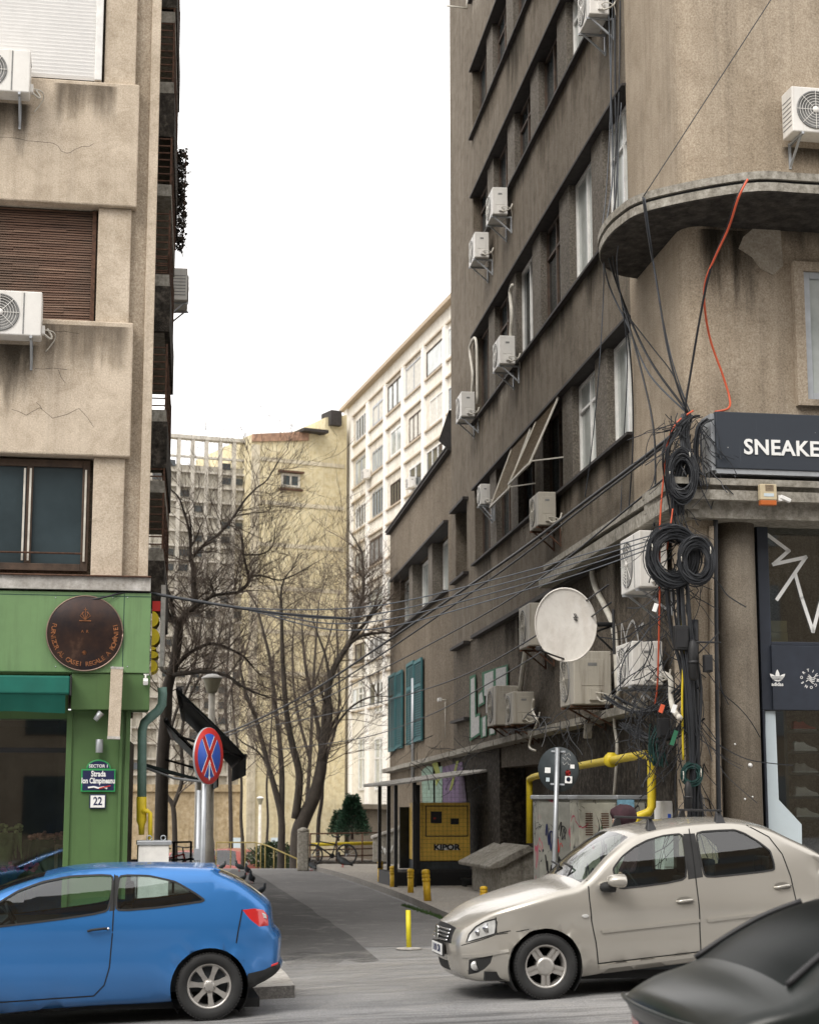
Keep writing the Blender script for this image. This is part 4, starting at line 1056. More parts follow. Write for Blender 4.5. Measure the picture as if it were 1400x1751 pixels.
def car(name, label, fr, W, outline, arches, zones, strips, belt, tumble, nose, tail, seams, body_mat, group, round_r=.075, crown=.05, wheels=(), seats=(), tuck=(.42, .10), shoulder=.74, bulge_ends=(.06, .05)):
    t = thing(name, label, 'car', tuple(fr.o), fr.a, group)
    P = [(p.x, p.z) for p in catmull([Vector((a, 0, b)) for a, b in outline], 4)]
    nP = len(P); xs = [p[0] for p in P]; x0, x1 = min(xs), max(xs)
    segs = list(zip(P[:-1], P[1:]))
    def inw(x, z):
        v = 0
        b = belt(x)
        if z > b: v += tumble * (z - b) + .2 * (z - b) ** 2
        if z > shoulder: v += .20 * (min(z, b) - shoulder) + 0.0 if z < b else .20 * (b - shoulder)
        elif z < shoulder: v += .05 * (shoulder - z) ** 1.2
        u = (x - x0) / nose[0]
        if u < 1: v += nose[1] * (1 - max(u, 0)) ** 2.4
        u = (x1 - x) / tail[0]
        if u < 1: v += tail[1] * (1 - max(u, 0)) ** 2.4
        if z < tuck[0]: v += tuck[1] * ((tuck[0] - z) / tuck[0]) ** 1.5
        v += .018 * (1 - math.cos(min(1, max(0, (z - .45) / .45)) * 2 * math.pi)) * .5
        for (cx_, cz_, r_) in arches:
            d_ = math.hypot(x - cx_, z - cz_) - r_
            if 0 <= d_ < .11: v -= .030 * (math.cos(d_ / .11 * math.pi) * .5 + .5)
        d = min(seg_dist((x, z), a, b_) for a, b_ in segs)
        if d < round_r: v += round_r - math.sqrt(max(0, round_r ** 2 - (round_r - d) ** 2))
        return v
    allpoly = P
    pts = [Vector(p) for p in P]; edges = [(i, i + 1) for i in range(nP - 1)] + [(nP - 1, 0)]
    def addpoly(poly):
        b = len(pts); 
        for q in poly: pts.append(Vector(q))
        for i in range(len(poly)): edges.append((b + i, b + (i + 1) % len(poly)))
    def dens(poly, s=.07):
        out = []
        for i in range(len(poly)):
            a, b = Vector(poly[i]), Vector(poly[(i + 1) % len(poly)]); k = max(1, int((b - a).length / s))
            for q in range(k): out.append(tuple(a + (b - a) * q / k))
        return out
    zones = [(n_, dens(chaikin(poly)) if 'window' in n_ else dens(poly), mt) for n_, poly, mt in zones]
    for a in arches: addpoly([p for p in circle(a[:2], a[2], 40)])
    for n_, poly, mt in zones: addpoly(poly)
    # inset rings
    cen = Vector(((x0 + x1) / 2, .7))
    for d in (.010, .025, .045, .07):
        for i in range(1, nP - 1):
            a, b = Vector(P[i - 1]), Vector(P[i + 1]); tn = (b - a).normalized(); n_ = Vector((tn.y, -tn.x))
            q = Vector(P[i]) + n_ * d
            if inpoly(q.x, q.y, P) and min(seg_dist(q, *s) for s in segs) > d * .8: pts.append(q)
    gx = x0 + .05
    while gx < x1:
        gz = .12
        while gz < 1.6:
            if inpoly(gx, gz, P) and min(seg_dist((gx, gz), *s) for s in segs) > .09: pts.append(Vector((gx, gz)))
            gz += .085
        gx += .10
    r = delaunay_2d_cdt(pts, edges, [], 0, 1e-4)
    V, T = r[0], r[2]
    Y = [inw(v.x, v.y) for v in V]
    groups = {}
    for f in T:
        cx_ = sum(V[i].x for i in f) / 3; cz_ = sum(V[i].y for i in f) / 3
        if not inpoly(cx_, cz_, P): continue
        if any(math.hypot(cx_ - a[0], cz_ - a[1]) < a[2] * .996 for a in arches): continue
        key = -1
        for k, (n_, poly, mt) in enumerate(zones):
            if inpoly(cx_, cz_, poly): key = k
        groups.setdefault(key, []).append(f)
    body = MB()
    def emit(mb, faces, side, off=0.0, m=0):
        used = {}; vs = []; fs = []
        for f in faces:
            q = []
            for i in f:
                if i not in used:
                    used[i] = len(vs); y = Y[i] + off; vs.append((V[i].x, y if side > 0 else W - y, V[i].y))
                q.append(used[i])
            fs.append(tuple(q) if side > 0 else tuple(reversed(q)))
        mb.add(vs, fs, m, True)
    for s in (1, -1): emit(body, groups.get(-1, []), s)
    zobj = {}
    for k, (n_, poly, mt) in enumerate(zones):
        for s in (1, -1):
            mb = MB(); emit(mb, groups.get(k, []), s, .006 if 'glass' in mt else 0.0)
            zobj.setdefault(n_, []).append(mb.build(n_, M[mt], t))
    # strip over the top between the two sides
    yo = [inw(*p) for p in P]
    def nearest(q): return min(range(nP), key=lambda i: (P[i][0] - q[0]) ** 2 + (P[i][1] - q[1]) ** 2)
    S = [(n_, nearest(a), nearest(b), t0, t1, mt) for n_, a, b, t0, t1, mt in strips]
    tcuts = sorted(set([0, 1] + [k / 12 for k in range(13)] + [c for s in S for c in (s[3], s[4])]))
    tc2 = [tcuts[0]]
    for c in tcuts[1:]:
        if c - tc2[-1] > .012: tc2.append(c)
        elif c in [q for s in S for q in (s[3], s[4])]: tc2[-1] = c
    tcuts = tc2; nc = len(tcuts)
    grid = []
    for i in range(nP):
        a, b = Vector(P[max(i - 1, 0)]), Vector(P[min(i + 1, nP - 1)]); tn = (b - a).normalized(); n_ = Vector((-tn.y, tn.x))
        cr = crown * max(0, n_.y) + (bulge_ends[0] if n_.x < 0 else bulge_ends[1]) * abs(n_.x)
        row = []
        for c in tcuts:
            u = 2 * c - 1; o = cr * (1 - abs(u) ** 2.6)
            row.append((P[i][0] + n_.x * o, yo[i] + (W - 2 * yo[i]) * c, P[i][1] + n_.y * o))
        grid.append(row)
    def zone_of(i, j):
        c = (tcuts[j] + tcuts[j + 1]) / 2; res = -1
        for k, s in enumerate(S):
            lo, hi = sorted((s[1], s[2]))
            if lo <= i < hi and s[3] <= c <= s[4]: res = k
        return res
    sg = {}
    for i in range(nP - 1):
        for j in range(nc - 1): sg.setdefault(zone_of(i, j), []).append((i, j))
    def emit_s(mb, cells, dz=0):
        used = {}; vs = []; fs = []
        def g_(i, j):
            if (i, j) not in used: used[(i, j)] = len(vs); vs.append(grid[i][j])
            return used[(i, j)]
        for i, j in cells: fs.append((g_(i, j), g_(i + 1, j), g_(i + 1, j + 1), g_(i, j + 1)))
        mb.add(vs, fs, 0, True)
    emit_s(body, sg.get(-1, []))
    for k, s in enumerate(S):
        mb = MB(); emit_s(mb, sg.get(k, [])); mb.build(s[0], M[s[5]], t)
    bo = body.build('body', body_mat, t)
    bm = bmesh.new(); bm.from_mesh(bo.data); bmesh.ops.remove_doubles(bm, verts=bm.verts, dist=.0008)
    bmesh.ops.recalc_face_normals(bm, faces=bm.faces); bm.to_mesh(bo.data); bm.free()
    # underside and wheel wells
    ub = MB()
    zb = min(p[1] for p in P)
    ub.box(x0 + .25, x1 - .2, .16, W - .16, zb + .02, zb + .10)
    for (cx_, cz_, r_) in arches:
        for s in (0, 1):
            y0_, y1_ = (.03, .36) if s == 0 else (W - .36, W - .03)
            c = [(cx_ + (r_ + .005) * math.cos(a), cz_ + (r_ + .005) * math.sin(a)) for a in [math.pi * k / 18 for k in range(-4, 23)]]
            vs = []
            for (a, b) in c: vs += [(a, y0_, b), (a, y1_, b)]
            ub.add(vs, [(2 * i, 2 * i + 1, 2 * i + 3, 2 * i + 2) for i in range(len(c) - 1)], 0, True)
            yy = y1_ if s == 0 else y0_
            ub.add([(a, yy, b) for a, b in c], [tuple(range(len(c)))])
    ub.build('underbody', M['under'], t)
    # seams: thin dark ribbons on the skin
    for line in seams:
        wd = .0055
        L = [Vector((a, b)) for a, b in line]; D = []
        for a, b in zip(L[:-1], L[1:]):
            k = max(1, int((b - a).length / .05)); D += [a + (b - a) * q / k for q in range(k)]
        D.append(L[-1])
        for s in (1, -1):
            vs = []; sm = MB()
            for i, p in enumerate(D):
                tn = (D[min(i + 1, len(D) - 1)] - D[max(i - 1, 0)]).normalized(); n_ = Vector((-tn.y, tn.x)) * wd
                for q in (p + n_, p - n_):
                    y = inw(q.x, q.y) - .0022; vs.append((q.x, y if s > 0 else W - y, q.y))
            sm.add(vs, [(2 * i, 2 * i + 1, 2 * i + 3, 2 * i + 2) for i in range(len(D) - 1)])
            sm.build('door_gap', M['under'], t)
    # cabin
    cb = MB(); zbelt = belt((x0 + x1) / 2)
    cl, cr_ = seats[0], seats[1]
    cb.box(cl, cr_, .13, W - .13, .25, .34)
    for y_ in (.10, W - .12): cb.box(cl, cr_, y_, y_ + .02, .3, zbelt - .07)
    cb.box(cl - .02, cl + .28, .14, W - .14, zbelt - .30, zbelt - .06)
    cb.build('cabin', M['seat_cloth'], t)
    for (sx, back) in seats[2]:
        for sy in (W * .29, W * .71):
            s_ = MB(); s_.box(sx, sx + .48, sy - .23, sy + .23, .34, .56)
            s_.add([(sx + .40, sy - .22, .5), (sx + .58, sy - .22, .5), (sx + .58, sy + .22, .5), (sx + .40, sy + .22, .5),
                    (sx + .62, sy - .20, back), (sx + .72, sy - .20, back), (sx + .72, sy + .20, back), (sx + .62, sy + .20, back)], [(0, 1, 2, 3), (4, 7, 6, 5), (0, 4, 5, 1), (1, 5, 6, 2), (2, 6, 7, 3), (3, 7, 4, 0)])
            s_.box(sx + .64, sx + .73, sy - .13, sy + .13, back + .03, back + .20)
            s_.build('seat', M['seat_cloth'], t, bevel=.03)
    st_ = MB(); sx = cl + .38; c_ = Vector((sx, W * .27, zbelt - .06)); rot = Matrix.Rotation(R(-25), 3, 'Y')
    st_.tube([c_ + rot @ Vector((0, .18 * math.cos(a), .18 * math.sin(a))) for a in [2 * math.pi * k / 20 for k in range(21)]], .014, 6); st_.tube([c_, c_ - rot @ Vector((.25, 0, .0))], .03, 6)
    st_.build('steering_wheel', M['black'], t)
    for w_ in wheels:
        for s in (1, -1):
            wheel(t, w_[0], (.02 + w_[4] / 2) if s > 0 else W - .02 - w_[4] / 2, w_[1], w_[2], w_[4], w_[3], w_[5], s, w_[6])
    return t, inw, W
def ribbon(t, inw, W, line, w, name, mat, off=-.004, th=.004, closed=False, both=True, par=None):
    L = [Vector(q) for q in line]
    if closed: L.append(L[0])
    D = []
    for a, b in zip(L[:-1], L[1:]):
        k = max(1, int((b - a).length / .06)); D += [a + (b - a) * q / k for q in range(k)]
    D.append(L[-1])
    for s in ((1, -1) if both else (1,)):
        mb = MB(); vs = []
        for i, p in enumerate(D):
            a_, b_ = D[max(i - 1, 0)], D[min(i + 1, len(D) - 1)]
            if closed and i == 0: a_ = D[-2]
            if closed and i == len(D) - 1: b_ = D[1]
            tn = (b_ - a_).normalized(); n_ = Vector((-tn.y, tn.x)) * w / 2
            for q in (p + n_, p - n_):
                y = inw(q.x, q.y) + off; vs.append((q.x, y if s > 0 else W - y, q.y))
            for q in (p - n_, p + n_):
                y = inw(q.x, q.y) + off + th; vs.append((q.x, y if s > 0 else W - y, q.y))
        fs = []
        for i in range(len(D) - 1):
            for k in range(4): fs.append((4 * i + k, 4 * i + (k + 1) % 4, 4 * i + 4 + (k + 1) % 4, 4 * i + 4 + k))
        mb.add(vs, fs, 0, False); mb.build(name, M[mat], par or t)
def side_block(t, inw, W, poly, name, mat, off, th, both=True, bevel=.01):
    for s in ((1, -1) if both else (1,)):
        mb = MB(); n = len(poly); c = (sum(p[0] for p in poly) / n, sum(p[1] for p in poly) / n); y = inw(*c)
        y0, y1 = y - off - th, y - off + .02
        if s < 0: y0, y1 = W - y1, W - y0
        mb.prism(list(poly), y0, y1); mb.build(name, M[mat], t, bevel=bevel)
# ---- blue three-door hatchback
M['paint_blue'] = paint('paint_blue', (.035, .18, .48), .35, .26, .2)
p = ong(358, 1747, 0.0); BF = Fr((p.x, p.y, 0), R(9)); BF.o.z = 0
def B(*q): return [(BF.hit(a, b).x, BF.hit(a, b).z) for a, b in q]
wc = B((358, 1690))[0]; wr = .305
fx = wc[0] - 2.47; bz = wc[1]
fz = B((0, 1722))[0][1] - .02
out = [(fx - .55, .22 + fz * .3), (fx - .80, .26), (fx - .86, .45), (fx - .80, .62), (fx - .62, .78), (fx - .1, .93), (fx + .42, 1.02)] + B((-60, 1556), (0, 1527), (48, 1510), (74, 1503), (123, 1492), (186, 1486), (260, 1485), (327, 1486), (366, 1488), (372, 1494), (412, 1513), (450, 1541), (463, 1556), (468, 1589), (479, 1603), (482, 1616), (480, 1646), (484, 1659), (470, 1674), (442, 1688))
out += [(B((424, 1694))[0][0], B((424, 1694))[0][1])]
out += B((290, 1717), (150, 1725), (0, 1738))
arch = [(wc[0], wc[1] + .0, .355), (fx, bz, .355)]
zn = [('side_window', B((-58, 1592), (-50, 1575), (0, 1543), (30, 1525), (70, 1510), (120, 1500), (195, 1497), (186, 1560), (100, 1573)), 'car_glass'),
      ('quarter_window', B((203, 1498), (255, 1499), (300, 1509), (333, 1528), (350, 1540), (344, 1543), (270, 1553), (197, 1559)), 'car_glass'),
      ('door_pillar', B((195.5, 1498), (202.5, 1499), (196.5, 1558), (186.7, 1559.5)), 'rubber'),
      ('tail_light', B((415, 1557), (436, 1555), (452, 1558), (460, 1568), (461, 1585), (444, 1586), (428, 1573)), 'lamp_red'),
      ('rear_valance', B((424, 1666), (452, 1661), (482, 1649), (486, 1659), (470, 1676), (442, 1694), (422, 1700)), 'rubber'),
      ('head_light', [(fx - .72, .66), (fx - .45, .80), (fx - .15, .84), (fx - .3, .68)], 'lamp_clear')]
q1, q2 = B((374, 1493))[0], B((448, 1540))[0]
q3, q4 = (fx + .42, 1.02), B((74, 1503))[0]
stp = [('rear_window', q1, q2, .09, .91, 'car_glass'), ('windscreen', q3, q4, .05, .95, 'car_glass')]
beltf = lambda x: B((180, 1562))[0][1] + (x - B((180, 1562))[0][0]) * .10
sm_ = [B((196, 1497), (194, 1560), (192, 1600), (187, 1655), (178, 1686), (160, 1705), (60, 1712), (-80, 1722)), B((415, 1556), (408, 1590), (404, 1615)), [(fx + .40, .99), (fx + .44, .5), (fx + .42, .28)]]
bc, binw, BW = car('blue_hatchback', 'bright blue three-door hatchback in the left foreground with silver seven-spoke wheels', BF, 1.69, out, arch, zn, stp, beltf, .24, (.9, .33), (.55, .20),
                   sm_, M['paint_blue'], 'cars on the street', wheels=[(wc[0], wr + .0, wr, 7, .20, 'seven', .35), (fx, wr, wr, 7, .20, 'seven', .1)], seats=(fx + .30, wc[0] + .2, [(fx + 1.05, 1.0), (fx + 1.95, .93)]), crown=.02, shoulder=.80)
ribbon(bc, binw, BW, chaikin(zn[0][1]), .018, 'window_seal', 'rubber', closed=True); ribbon(bc, binw, BW, chaikin(zn[1][1]), .018, 'window_seal', 'rubber', closed=True)
# handle
c0, c1 = B((150, 1593))[0], B((185, 1589))[0]
for s in (1,):
    y = binw(*c0); hm = MB(); hm.tube([(c0[0], y - .012, c0[1]), (c0[0] + .04, y - .035, c0[1] + .012), (c1[0] - .03, y - .035, c1[1] + .005), (c1[0], y - .012, c1[1])], .011, 8); hm.build('door_handle', M['rubber'], bc)
    hm = MB(); hm.lathe([(.011, 0), (.011, -.02), (0, -.021)], (c1[0], y - .012, c1[1] + .003), 12, 0, 'y'); hm.build('door_lock', M['chrome'], bc)
side_block(bc, binw, BW, B((455, 1657), (478, 1648), (477, 1652), (458, 1659)), 'reflector', 'lamp_red', .0, .004, bevel=.002)
side_block(bc, binw, BW, B((447, 1561), (457, 1566), (458, 1573), (449, 1571)), 'reversing_light', 'lamp_clear', .0, .004, bevel=.004)
a = B((330, 1485), (364, 1486), (372, 1488), (363, 1494)); y = binw(*a[0])
mb = MB(); mb.prism([(a[0][0], a[0][1] - .02), (a[1][0], a[1][1] + .004), (a[2][0] + .045, a[2][1] - .010), (a[2][0] + .02, a[2][1] - .03), (a[3][0] - .02, a[3][1] - .045)], y + .05, BW - y - .05); mb.build('roof_spoiler', M['paint_blue'], bc, bevel=.008)
# ---- champagne saloon
M['paint_beige'] = paint('paint_beige', (.49, .465, .415), .55, .26, .3)
p = ong(935, 1711, 0.13); z0 = zf(p.x, p.y)
p = ong(935, 1711, z0); SF = Fr((p.x, p.y, 0), R(10)); SF.o.z = z0
def nose_y(a): return .80 * smooth(872, 748, a) if a < 872 else 0.0
def Q(*q): return [(SF.hit(a, b, nose_y(a)).x, SF.hit(a, b, nose_y(a)).z - 0.0) for a, b in q]
class _F: pass
def hitS(a, b):
    v = SF.hit(a, b); return v
wc = Q((935, 1654))[0]; wr = .305
tilt = math.atan2(.042, 1)
rx = wc[0] + 2.60; rz = wc[1] + 2.60 * .042
out = Q((872, 1682), (815, 1678), (786, 1668), (773, 1655), (767, 1634), (764, 1610), (768, 1594), (776, 1584), (792, 1577), (822, 1567), (860, 1556), (905, 1541), (955, 1525), (1000, 1512), (1045, 1468), (1088, 1434), (1112, 1424), (1180, 1411), (1265, 1406), (1322, 1417), (1362, 1436), (1400, 1455), (1436, 1478))
e = out[-1]
out += [(rx + .22, e[1] + .02), (rx + .72, e[1] + .02), (rx + .80, e[1] - .08), (rx + .82, e[1] - .42), (rx + .80, .42 + rz - wc[1]), (rx + .7, .30 + .12)]
out += [(rx + .40, .30 + .10)] + Q((1330, 1632), (1190, 1648), (1000, 1672))
arch = [(wc[0], wc[1], .352), (rx, rz, .352)]
zn = [('side_window', Q((1052, 1487), (1070, 1466), (1092, 1450), (1116, 1438), (1145, 1430), (1172, 1427), (1178, 1430), (1179, 1506), (1060, 1522)), 'car_glass'),
      ('rear_door_window', Q((1200, 1424), (1240, 1421), (1268, 1420), (1284, 1426), (1306, 1440), (1325, 1456), (1331, 1489), (1270, 1496), (1207, 1502)), 'car_glass'),
      ('door_pillar', Q((1179, 1427), (1199, 1426), (1206, 1501), (1180, 1505)), 'rubber'),
      ('head_light', Q((785, 1607), (791, 1594), (805, 1583), (826, 1576), (848, 1573), (852, 1578), (849, 1598), (820, 1603)), 'lamp_clear'),
      ('bumper_intake', Q((791, 1637), (845, 1634), (840, 1648), (828, 1657), (812, 1662), (791, 1663)), 'rubber'),
      ('tail_light', [(rx + .62, e[1] - .35), (rx + .62, e[1] - .05), (rx + .80, e[1] - .10), (rx + .81, e[1] - .38)], 'lamp_red')]
stp = [('windscreen', Q((1000, 1512))[0], Q((1088, 1434))[0], .02, .98, 'car_glass'), ('rear_window', Q((1362, 1436))[0], (rx + .1, e[1] + .02), .1, .9, 'car_glass'),
       ('grille', Q((774, 1586))[0], Q((764, 1609))[0], .06, .94, 'black'), ('lower_intake', Q((768, 1638))[0], Q((774, 1656))[0], .22, .78, 'rubber')]
bp = Q((1060, 1524), (1331, 1491))
beltf = lambda x: bp[0][1] + (x - bp[0][0]) * (bp[1][1] - bp[0][1]) / (bp[1][0] - bp[0][0])
sm_ = [Q((1008, 1506), (1009, 1540), (1012, 1575), (1019, 1610), (1024, 1650)), Q((1190, 1418), (1193, 1500), (1197, 1570), (1199, 1640)), Q((1290, 1412), (1325, 1432), (1345, 1462), (1356, 1500), (1362, 1540)),
       Q((1024, 1649), (1100, 1640), (1199, 1628), (1300, 1614)), Q((850, 1570), (852, 1598), (900, 1588))]
sc_, sinw, SW = car('beige_saloon', 'champagne beige four-door saloon with roof bars parked before the corner building', SF, 1.74, out, arch, zn, stp, beltf, .21, (.95, .36), (.7, .22),
                    sm_, M['paint_beige'], 'cars on the street', wheels=[(wc[0], wr, wr, 5, .19, 'five', -1.57), (rx, rz, wr, 5, .19, 'five', .2)], seats=(wc[0] + .62, rx - .1, [(wc[0] + 1.1, 1.08), (wc[0] + 1.95, 1.08)]), crown=.04, bulge_ends=(.05, .06), round_r=.05, shoulder=.78)
for k in (0, 1): ribbon(sc_, sinw, SW, chaikin(zn[k][1]), .016, 'window_seal', 'rubber', closed=True)
ribbon(sc_, sinw, SW, Q((1029, 1594), (1197, 1575)), .028, 'side_moulding', 'paint_beige', -.016, .018); ribbon(sc_, sinw, SW, Q((1210, 1575), (1345, 1558)), .028, 'side_moulding', 'paint_beige', -.016, .018)
ribbon(sc_, sinw, SW, Q((1026, 1656), (1300, 1620)), .035, 'sill_trim', 'paint_beige', -.012, .014)
for (pa, pb) in (((1158, 1543), (1186, 1540)), ((1327, 1519), (1354, 1515))):
    c0, c1 = Q(pa)[0], Q(pb)[0]; y = sinw(*c0); hm = MB()
    hm.tube([(c0[0], y, c0[1]), (c0[0] + .03, y - .03, c0[1] + .006), (c1[0] - .03, y - .03, c1[1] + .004), (c1[0], y, c1[1])], .014, 8); hm.build('door_handle', M['paint_beige'], sc_)
    m_ = ((c0[0] + c1[0]) / 2, (c0[1] + c1[1]) / 2 + .002); hm = MB(); pts = [(m_[0] + .085 * math.cos(a), m_[1] + .042 * math.sin(a)) for a in [2 * math.pi * k / 20 for k in range(20)]]
    hm.prism(pts, y - .003, y + .01); hm.build('handle_shade', plain('recess', (.16, .15, .13), .6), sc_)  # flat dark oval: shade behind the handle put into the colour
c0 = Q((1001, 1567))[0]; hm = MB(); hm.prism([(c0[0] + .035 * math.cos(a), c0[1] + .016 * math.sin(a)) for a in [2 * math.pi * k / 16 for k in range(16)]], sinw(*c0) - .012, sinw(*c0) + .01); hm.build('side_repeater', M['lamp_clear'], sc_, bevel=.003)
# mirror
c0 = Q((1052, 1508))[0]; y = sinw(*c0)
for s in (1, -1):
    def yy(v): return v if s > 0 else SW - v
    hm = MB(); hm.lathe([(.0, -.11), (.06, -.10), (.085, -.06), (.095, .0), (.095, .05), (.088, .06), (0, .06)], (c0[0] + .0, yy(y - .16), c0[1] + .012), 20, 0, 'x', M=Matrix.Diagonal((1, 1.05, .68)))
    mo = hm.build('wing_mirror', M['paint_beige'], sc_)
    hm = MB(); hm.tube([(c0[0] - .02, yy(y + .05), c0[1] - .06), (c0[0] - .03, yy(y - .08), c0[1] - .035)], [.045, .04], 10); hm.lathe([(.0, -.135), (.045, -.12), (.062, -.08), (.062, .01), (0, .02)], (c0[0] - .03, yy(y - .09), c0[1] - .05), 14, 0, 'x', M=Matrix.Diagonal((1, 1.2, .8))); hm.build('mirror_arm', M['rubber'], mo)
# grille slats, emblem, plate, fog lamp
gx0 = Q((766, 1597))[0]
gr = MB()
for k in range(4):
    a = Q((773.0 - k * 2.4, 1588 + k * 5.6))[0]
    pts = []
    for j in range(17):
        c = .13 + .74 * j / 16; u = 2 * c - 1; yo_ = .40
        pts.append((a[0] - .05 * (1 - abs(u) ** 2.6) - .028, yo_ + (SW - 2 * yo_) * c, a[1]))
    gr.tube(pts, .010, 6)
gr.build('grille_slat', M['chrome'], sc_)
gr = MB(); gr.obox((gx0[0] - .085, SW / 2, gx0[1] + .01), (.02, .07, .13)); gr.build('badge', M['chrome'], sc_, bevel=.02)
a = Q((764, 1622))[0]
pt = MB(); pt.obox((a[0] - .065, SW / 2, a[1]), (.02, .53, .13)); po = pt.build('number_plate_frame', M['black'], sc_, bevel=.004)
pt = MB(); pt.obox((a[0] - .078, SW / 2, a[1]), (.006, .49, .105)); pp = pt.build('number_plate', M['sign_white'], po)
pt = MB(); put_text(pt, 'B 00 CIM', .095, lambda X, Y_, Z: (a[0] - .082 - Z, SW / 2 - X, a[1] + Y_), bold=.015, depth=.002); pt.build('plate_lettering', M['sign_navy'], po)
c0 = Q((806, 1649))[0]; hm = MB(); hm.lathe([(.045, .03), (.045, -.004), (0, .0)], (c0[0], sinw(*c0) - .004, c0[1]), 20, 0, 'y'); hm.build('fog_light', M['lamp_clear'], sc_)
ribbon(sc_, sinw, SW, zn[3][1], .012, 'lamp_seal', 'rubber', closed=True)
ribbon(sc_, sinw, SW, Q((775, 1612), (820, 1606), (850, 1600), (880, 1596), (905, 1590)), .007, 'bumper_gap', 'under', -.002, .002)
ribbon(sc_, sinw, SW, Q((775, 1630), (820, 1633), (872, 1627)), .03, 'bumper_crease', 'paint_beige', -.014, .016)
for (px, py, r_) in ((832, 1587, .045), (812, 1592, .036)):
    c0 = Q((px, py))[0]; hm = MB(); hm.lathe([(r_, -.004), (r_ * .8, .003), (0, .006)], (c0[0], sinw(*c0) - .004, c0[1]), 20, 0, 'y'); hm.build('lamp_reflector', M['chrome'], sc_)
# wipers
wp = MB()
for y_ in (.55, 1.05):
    q0 = Q((1000, 1512))[0]; q1 = Q((1012, 1497))[0]; wp.tube([(q0[0] - .03, y_, q0[1] + .03), (q1[0] - .03, y_ + .05, q1[1] + .055), (q1[0] + .02, y_ + .55, q1[1] + .075)], .010, 6)
wp.build('wiper', M['black'], sc_)
# roof bars
for px, py in ((1128, 1417), (1247, 1404)):
    c = Q((px, py))[0]; yb_ = sinw(c[0], c[1] - .08) ; rb = MB(); zt_ = c[1] + .085
    rb.box(c[0] - .018, c[0] + .018, .25, SW - .25, zt_, zt_ + .022)
    o_ = rb.build('roof_bar', M['dark_metal'], sc_, bevel=.005)
    for s in (0, 1):
        y0_ = .30 if s == 0 else SW - .30; sgn_ = 1 if s else -1; ft = MB()
        ft.add([(c[0] - .05, y0_ + .06 * sgn_, c[1] - .03), (c[0] + .05, y0_ + .06 * sgn_, c[1] - .03), (c[0] + .05, y0_ - .02 * sgn_, c[1] - .01), (c[0] - .05, y0_ - .02 * sgn_, c[1] - .01),
                (c[0] - .02, y0_ + .0 * sgn_, zt_), (c[0] + .02, y0_ + .0 * sgn_, zt_), (c[0] + .02, y0_ - .05 * sgn_, zt_), (c[0] - .02, y0_ - .05 * sgn_, zt_)], [(0, 1, 2, 3), (4, 7, 6, 5), (0, 4, 5, 1), (1, 5, 6, 2), (2, 6, 7, 3), (3, 7, 4, 0)])
        ft.build('bar_foot', M['dark_metal'], o_, bevel=.006)
M['tinted_glass'] = plain('tinted_glass', (.006, .008, .008), .3, var=.1, spec=.03)  # opaque black: a dark reflection put into the colour, gloss nearly off
# ---- dark saloon, foreground right, seen from behind its tail
M['paint_dark'] = paint('paint_dark', (.014, .017, .016), .0, .30, .4, .0)
M['paint_dark'].node_tree.nodes['Principled BSDF'].inputs['Specular IOR Level'].default_value = .28
pf = at(1062, 1700, 9.0); ang = R(8); ux = Vector((math.cos(ang), math.sin(ang), 0)); uy = Vector((-math.sin(ang), math.cos(ang), 0))
DW = 1.72
FP = Fr((pf.x, pf.y), ang); o2 = FP.w(0, -DW, 0); DF = Fr((o2.x, o2.y), ang); zg = zf(o2.x + 1.5, o2.y)
FP.o.z = zg; DF.o.z = zg
def D(*q): return [(FP.hit(a, b, -.10).x, FP.hit(a, b, -.10).z) for a, b in q]
k = D((1062, 1700), (1110, 1672), (1180, 1647), (1235, 1606), (1290, 1572), (1345, 1549), (1400, 1537))
out = [(k[0][0] + .30, .24), (k[0][0] + .06, .30), (k[0][0] - .02, .52), (k[0][0] + .0, .66), (k[0][0] + .01, k[0][1] - .30), (k[0][0] + .02, k[0][1] - .18), (k[0][0] + .02, k[0][1] - .07)] + k
kx = k[-1][0]; kz = k[-1][1]
out += [(kx + .5, kz + .03), (kx + 1.1, kz - .03), (kx + 1.9, kz - .45), (kx + 2.7, kz - .62), (kx + 2.95, kz - .8), (kx + 2.9, .3), (kx + 2.6, .22)]
rw = (k[0][0] + .80, .31); fw = (rw[0] + 2.5, .31)
arch = [(rw[0], rw[1], .36), (fw[0], fw[1], .36)]
zb_ = k[2][1] - .02
beltf = lambda x: zb_ - .04
zn = [('side_window', [(k[2][0] + .12, zb_ + .02), (k[4][0] + .02, kz - .10), (kx + .2, kz - .04), (kx + .9, kz - .10), (kx + 1.5, zb_ + .0)], 'tinted_glass')]
stp = [('rear_window', (k[2][0] + .01, k[2][1]), k[5], .09, .91, 'tinted_glass'), ('windscreen', (kx + 1.15, kz - .05), (kx + 1.85, kz - .43), .05, .95, 'tinted_glass'),
       ('tail_light', (k[0][0] + .02, k[0][1] - .07), (k[0][0] + .01, k[0][1] - .30), .0, .26, 'lamp_red'), ('tail_light', (k[0][0] + .02, k[0][1] - .07), (k[0][0] + .01, k[0][1] - .30), .74, 1.0, 'lamp_red')]
dc, dinw, _ = car('dark_saloon', 'blurred dark grey saloon cut off at the lower right corner, tail towards the left', DF, DW, out, arch, zn, stp, beltf, .45, (.5, .16), (.8, .3),
                  [[(k[0][0] + .04, k[0][1] - .02), (k[1][0], k[1][1] - .13), (k[2][0] + .3, zb_ - .12), (k[2][0] + 1.2, zb_ - .14)]], M['paint_dark'], 'cars on the street',
                  wheels=[(rw[0], .31, .31, 5, .2, 'five', 0), (fw[0], .31, .31, 5, .2, 'five', 0)], seats=(k[2][0] + .3, fw[0] - .6, [(k[2][0] + .6, 1.0)]), crown=.05, bulge_ends=(.07, .05), shoulder=.86, round_r=.06)
mb = MB(); a = k[0]
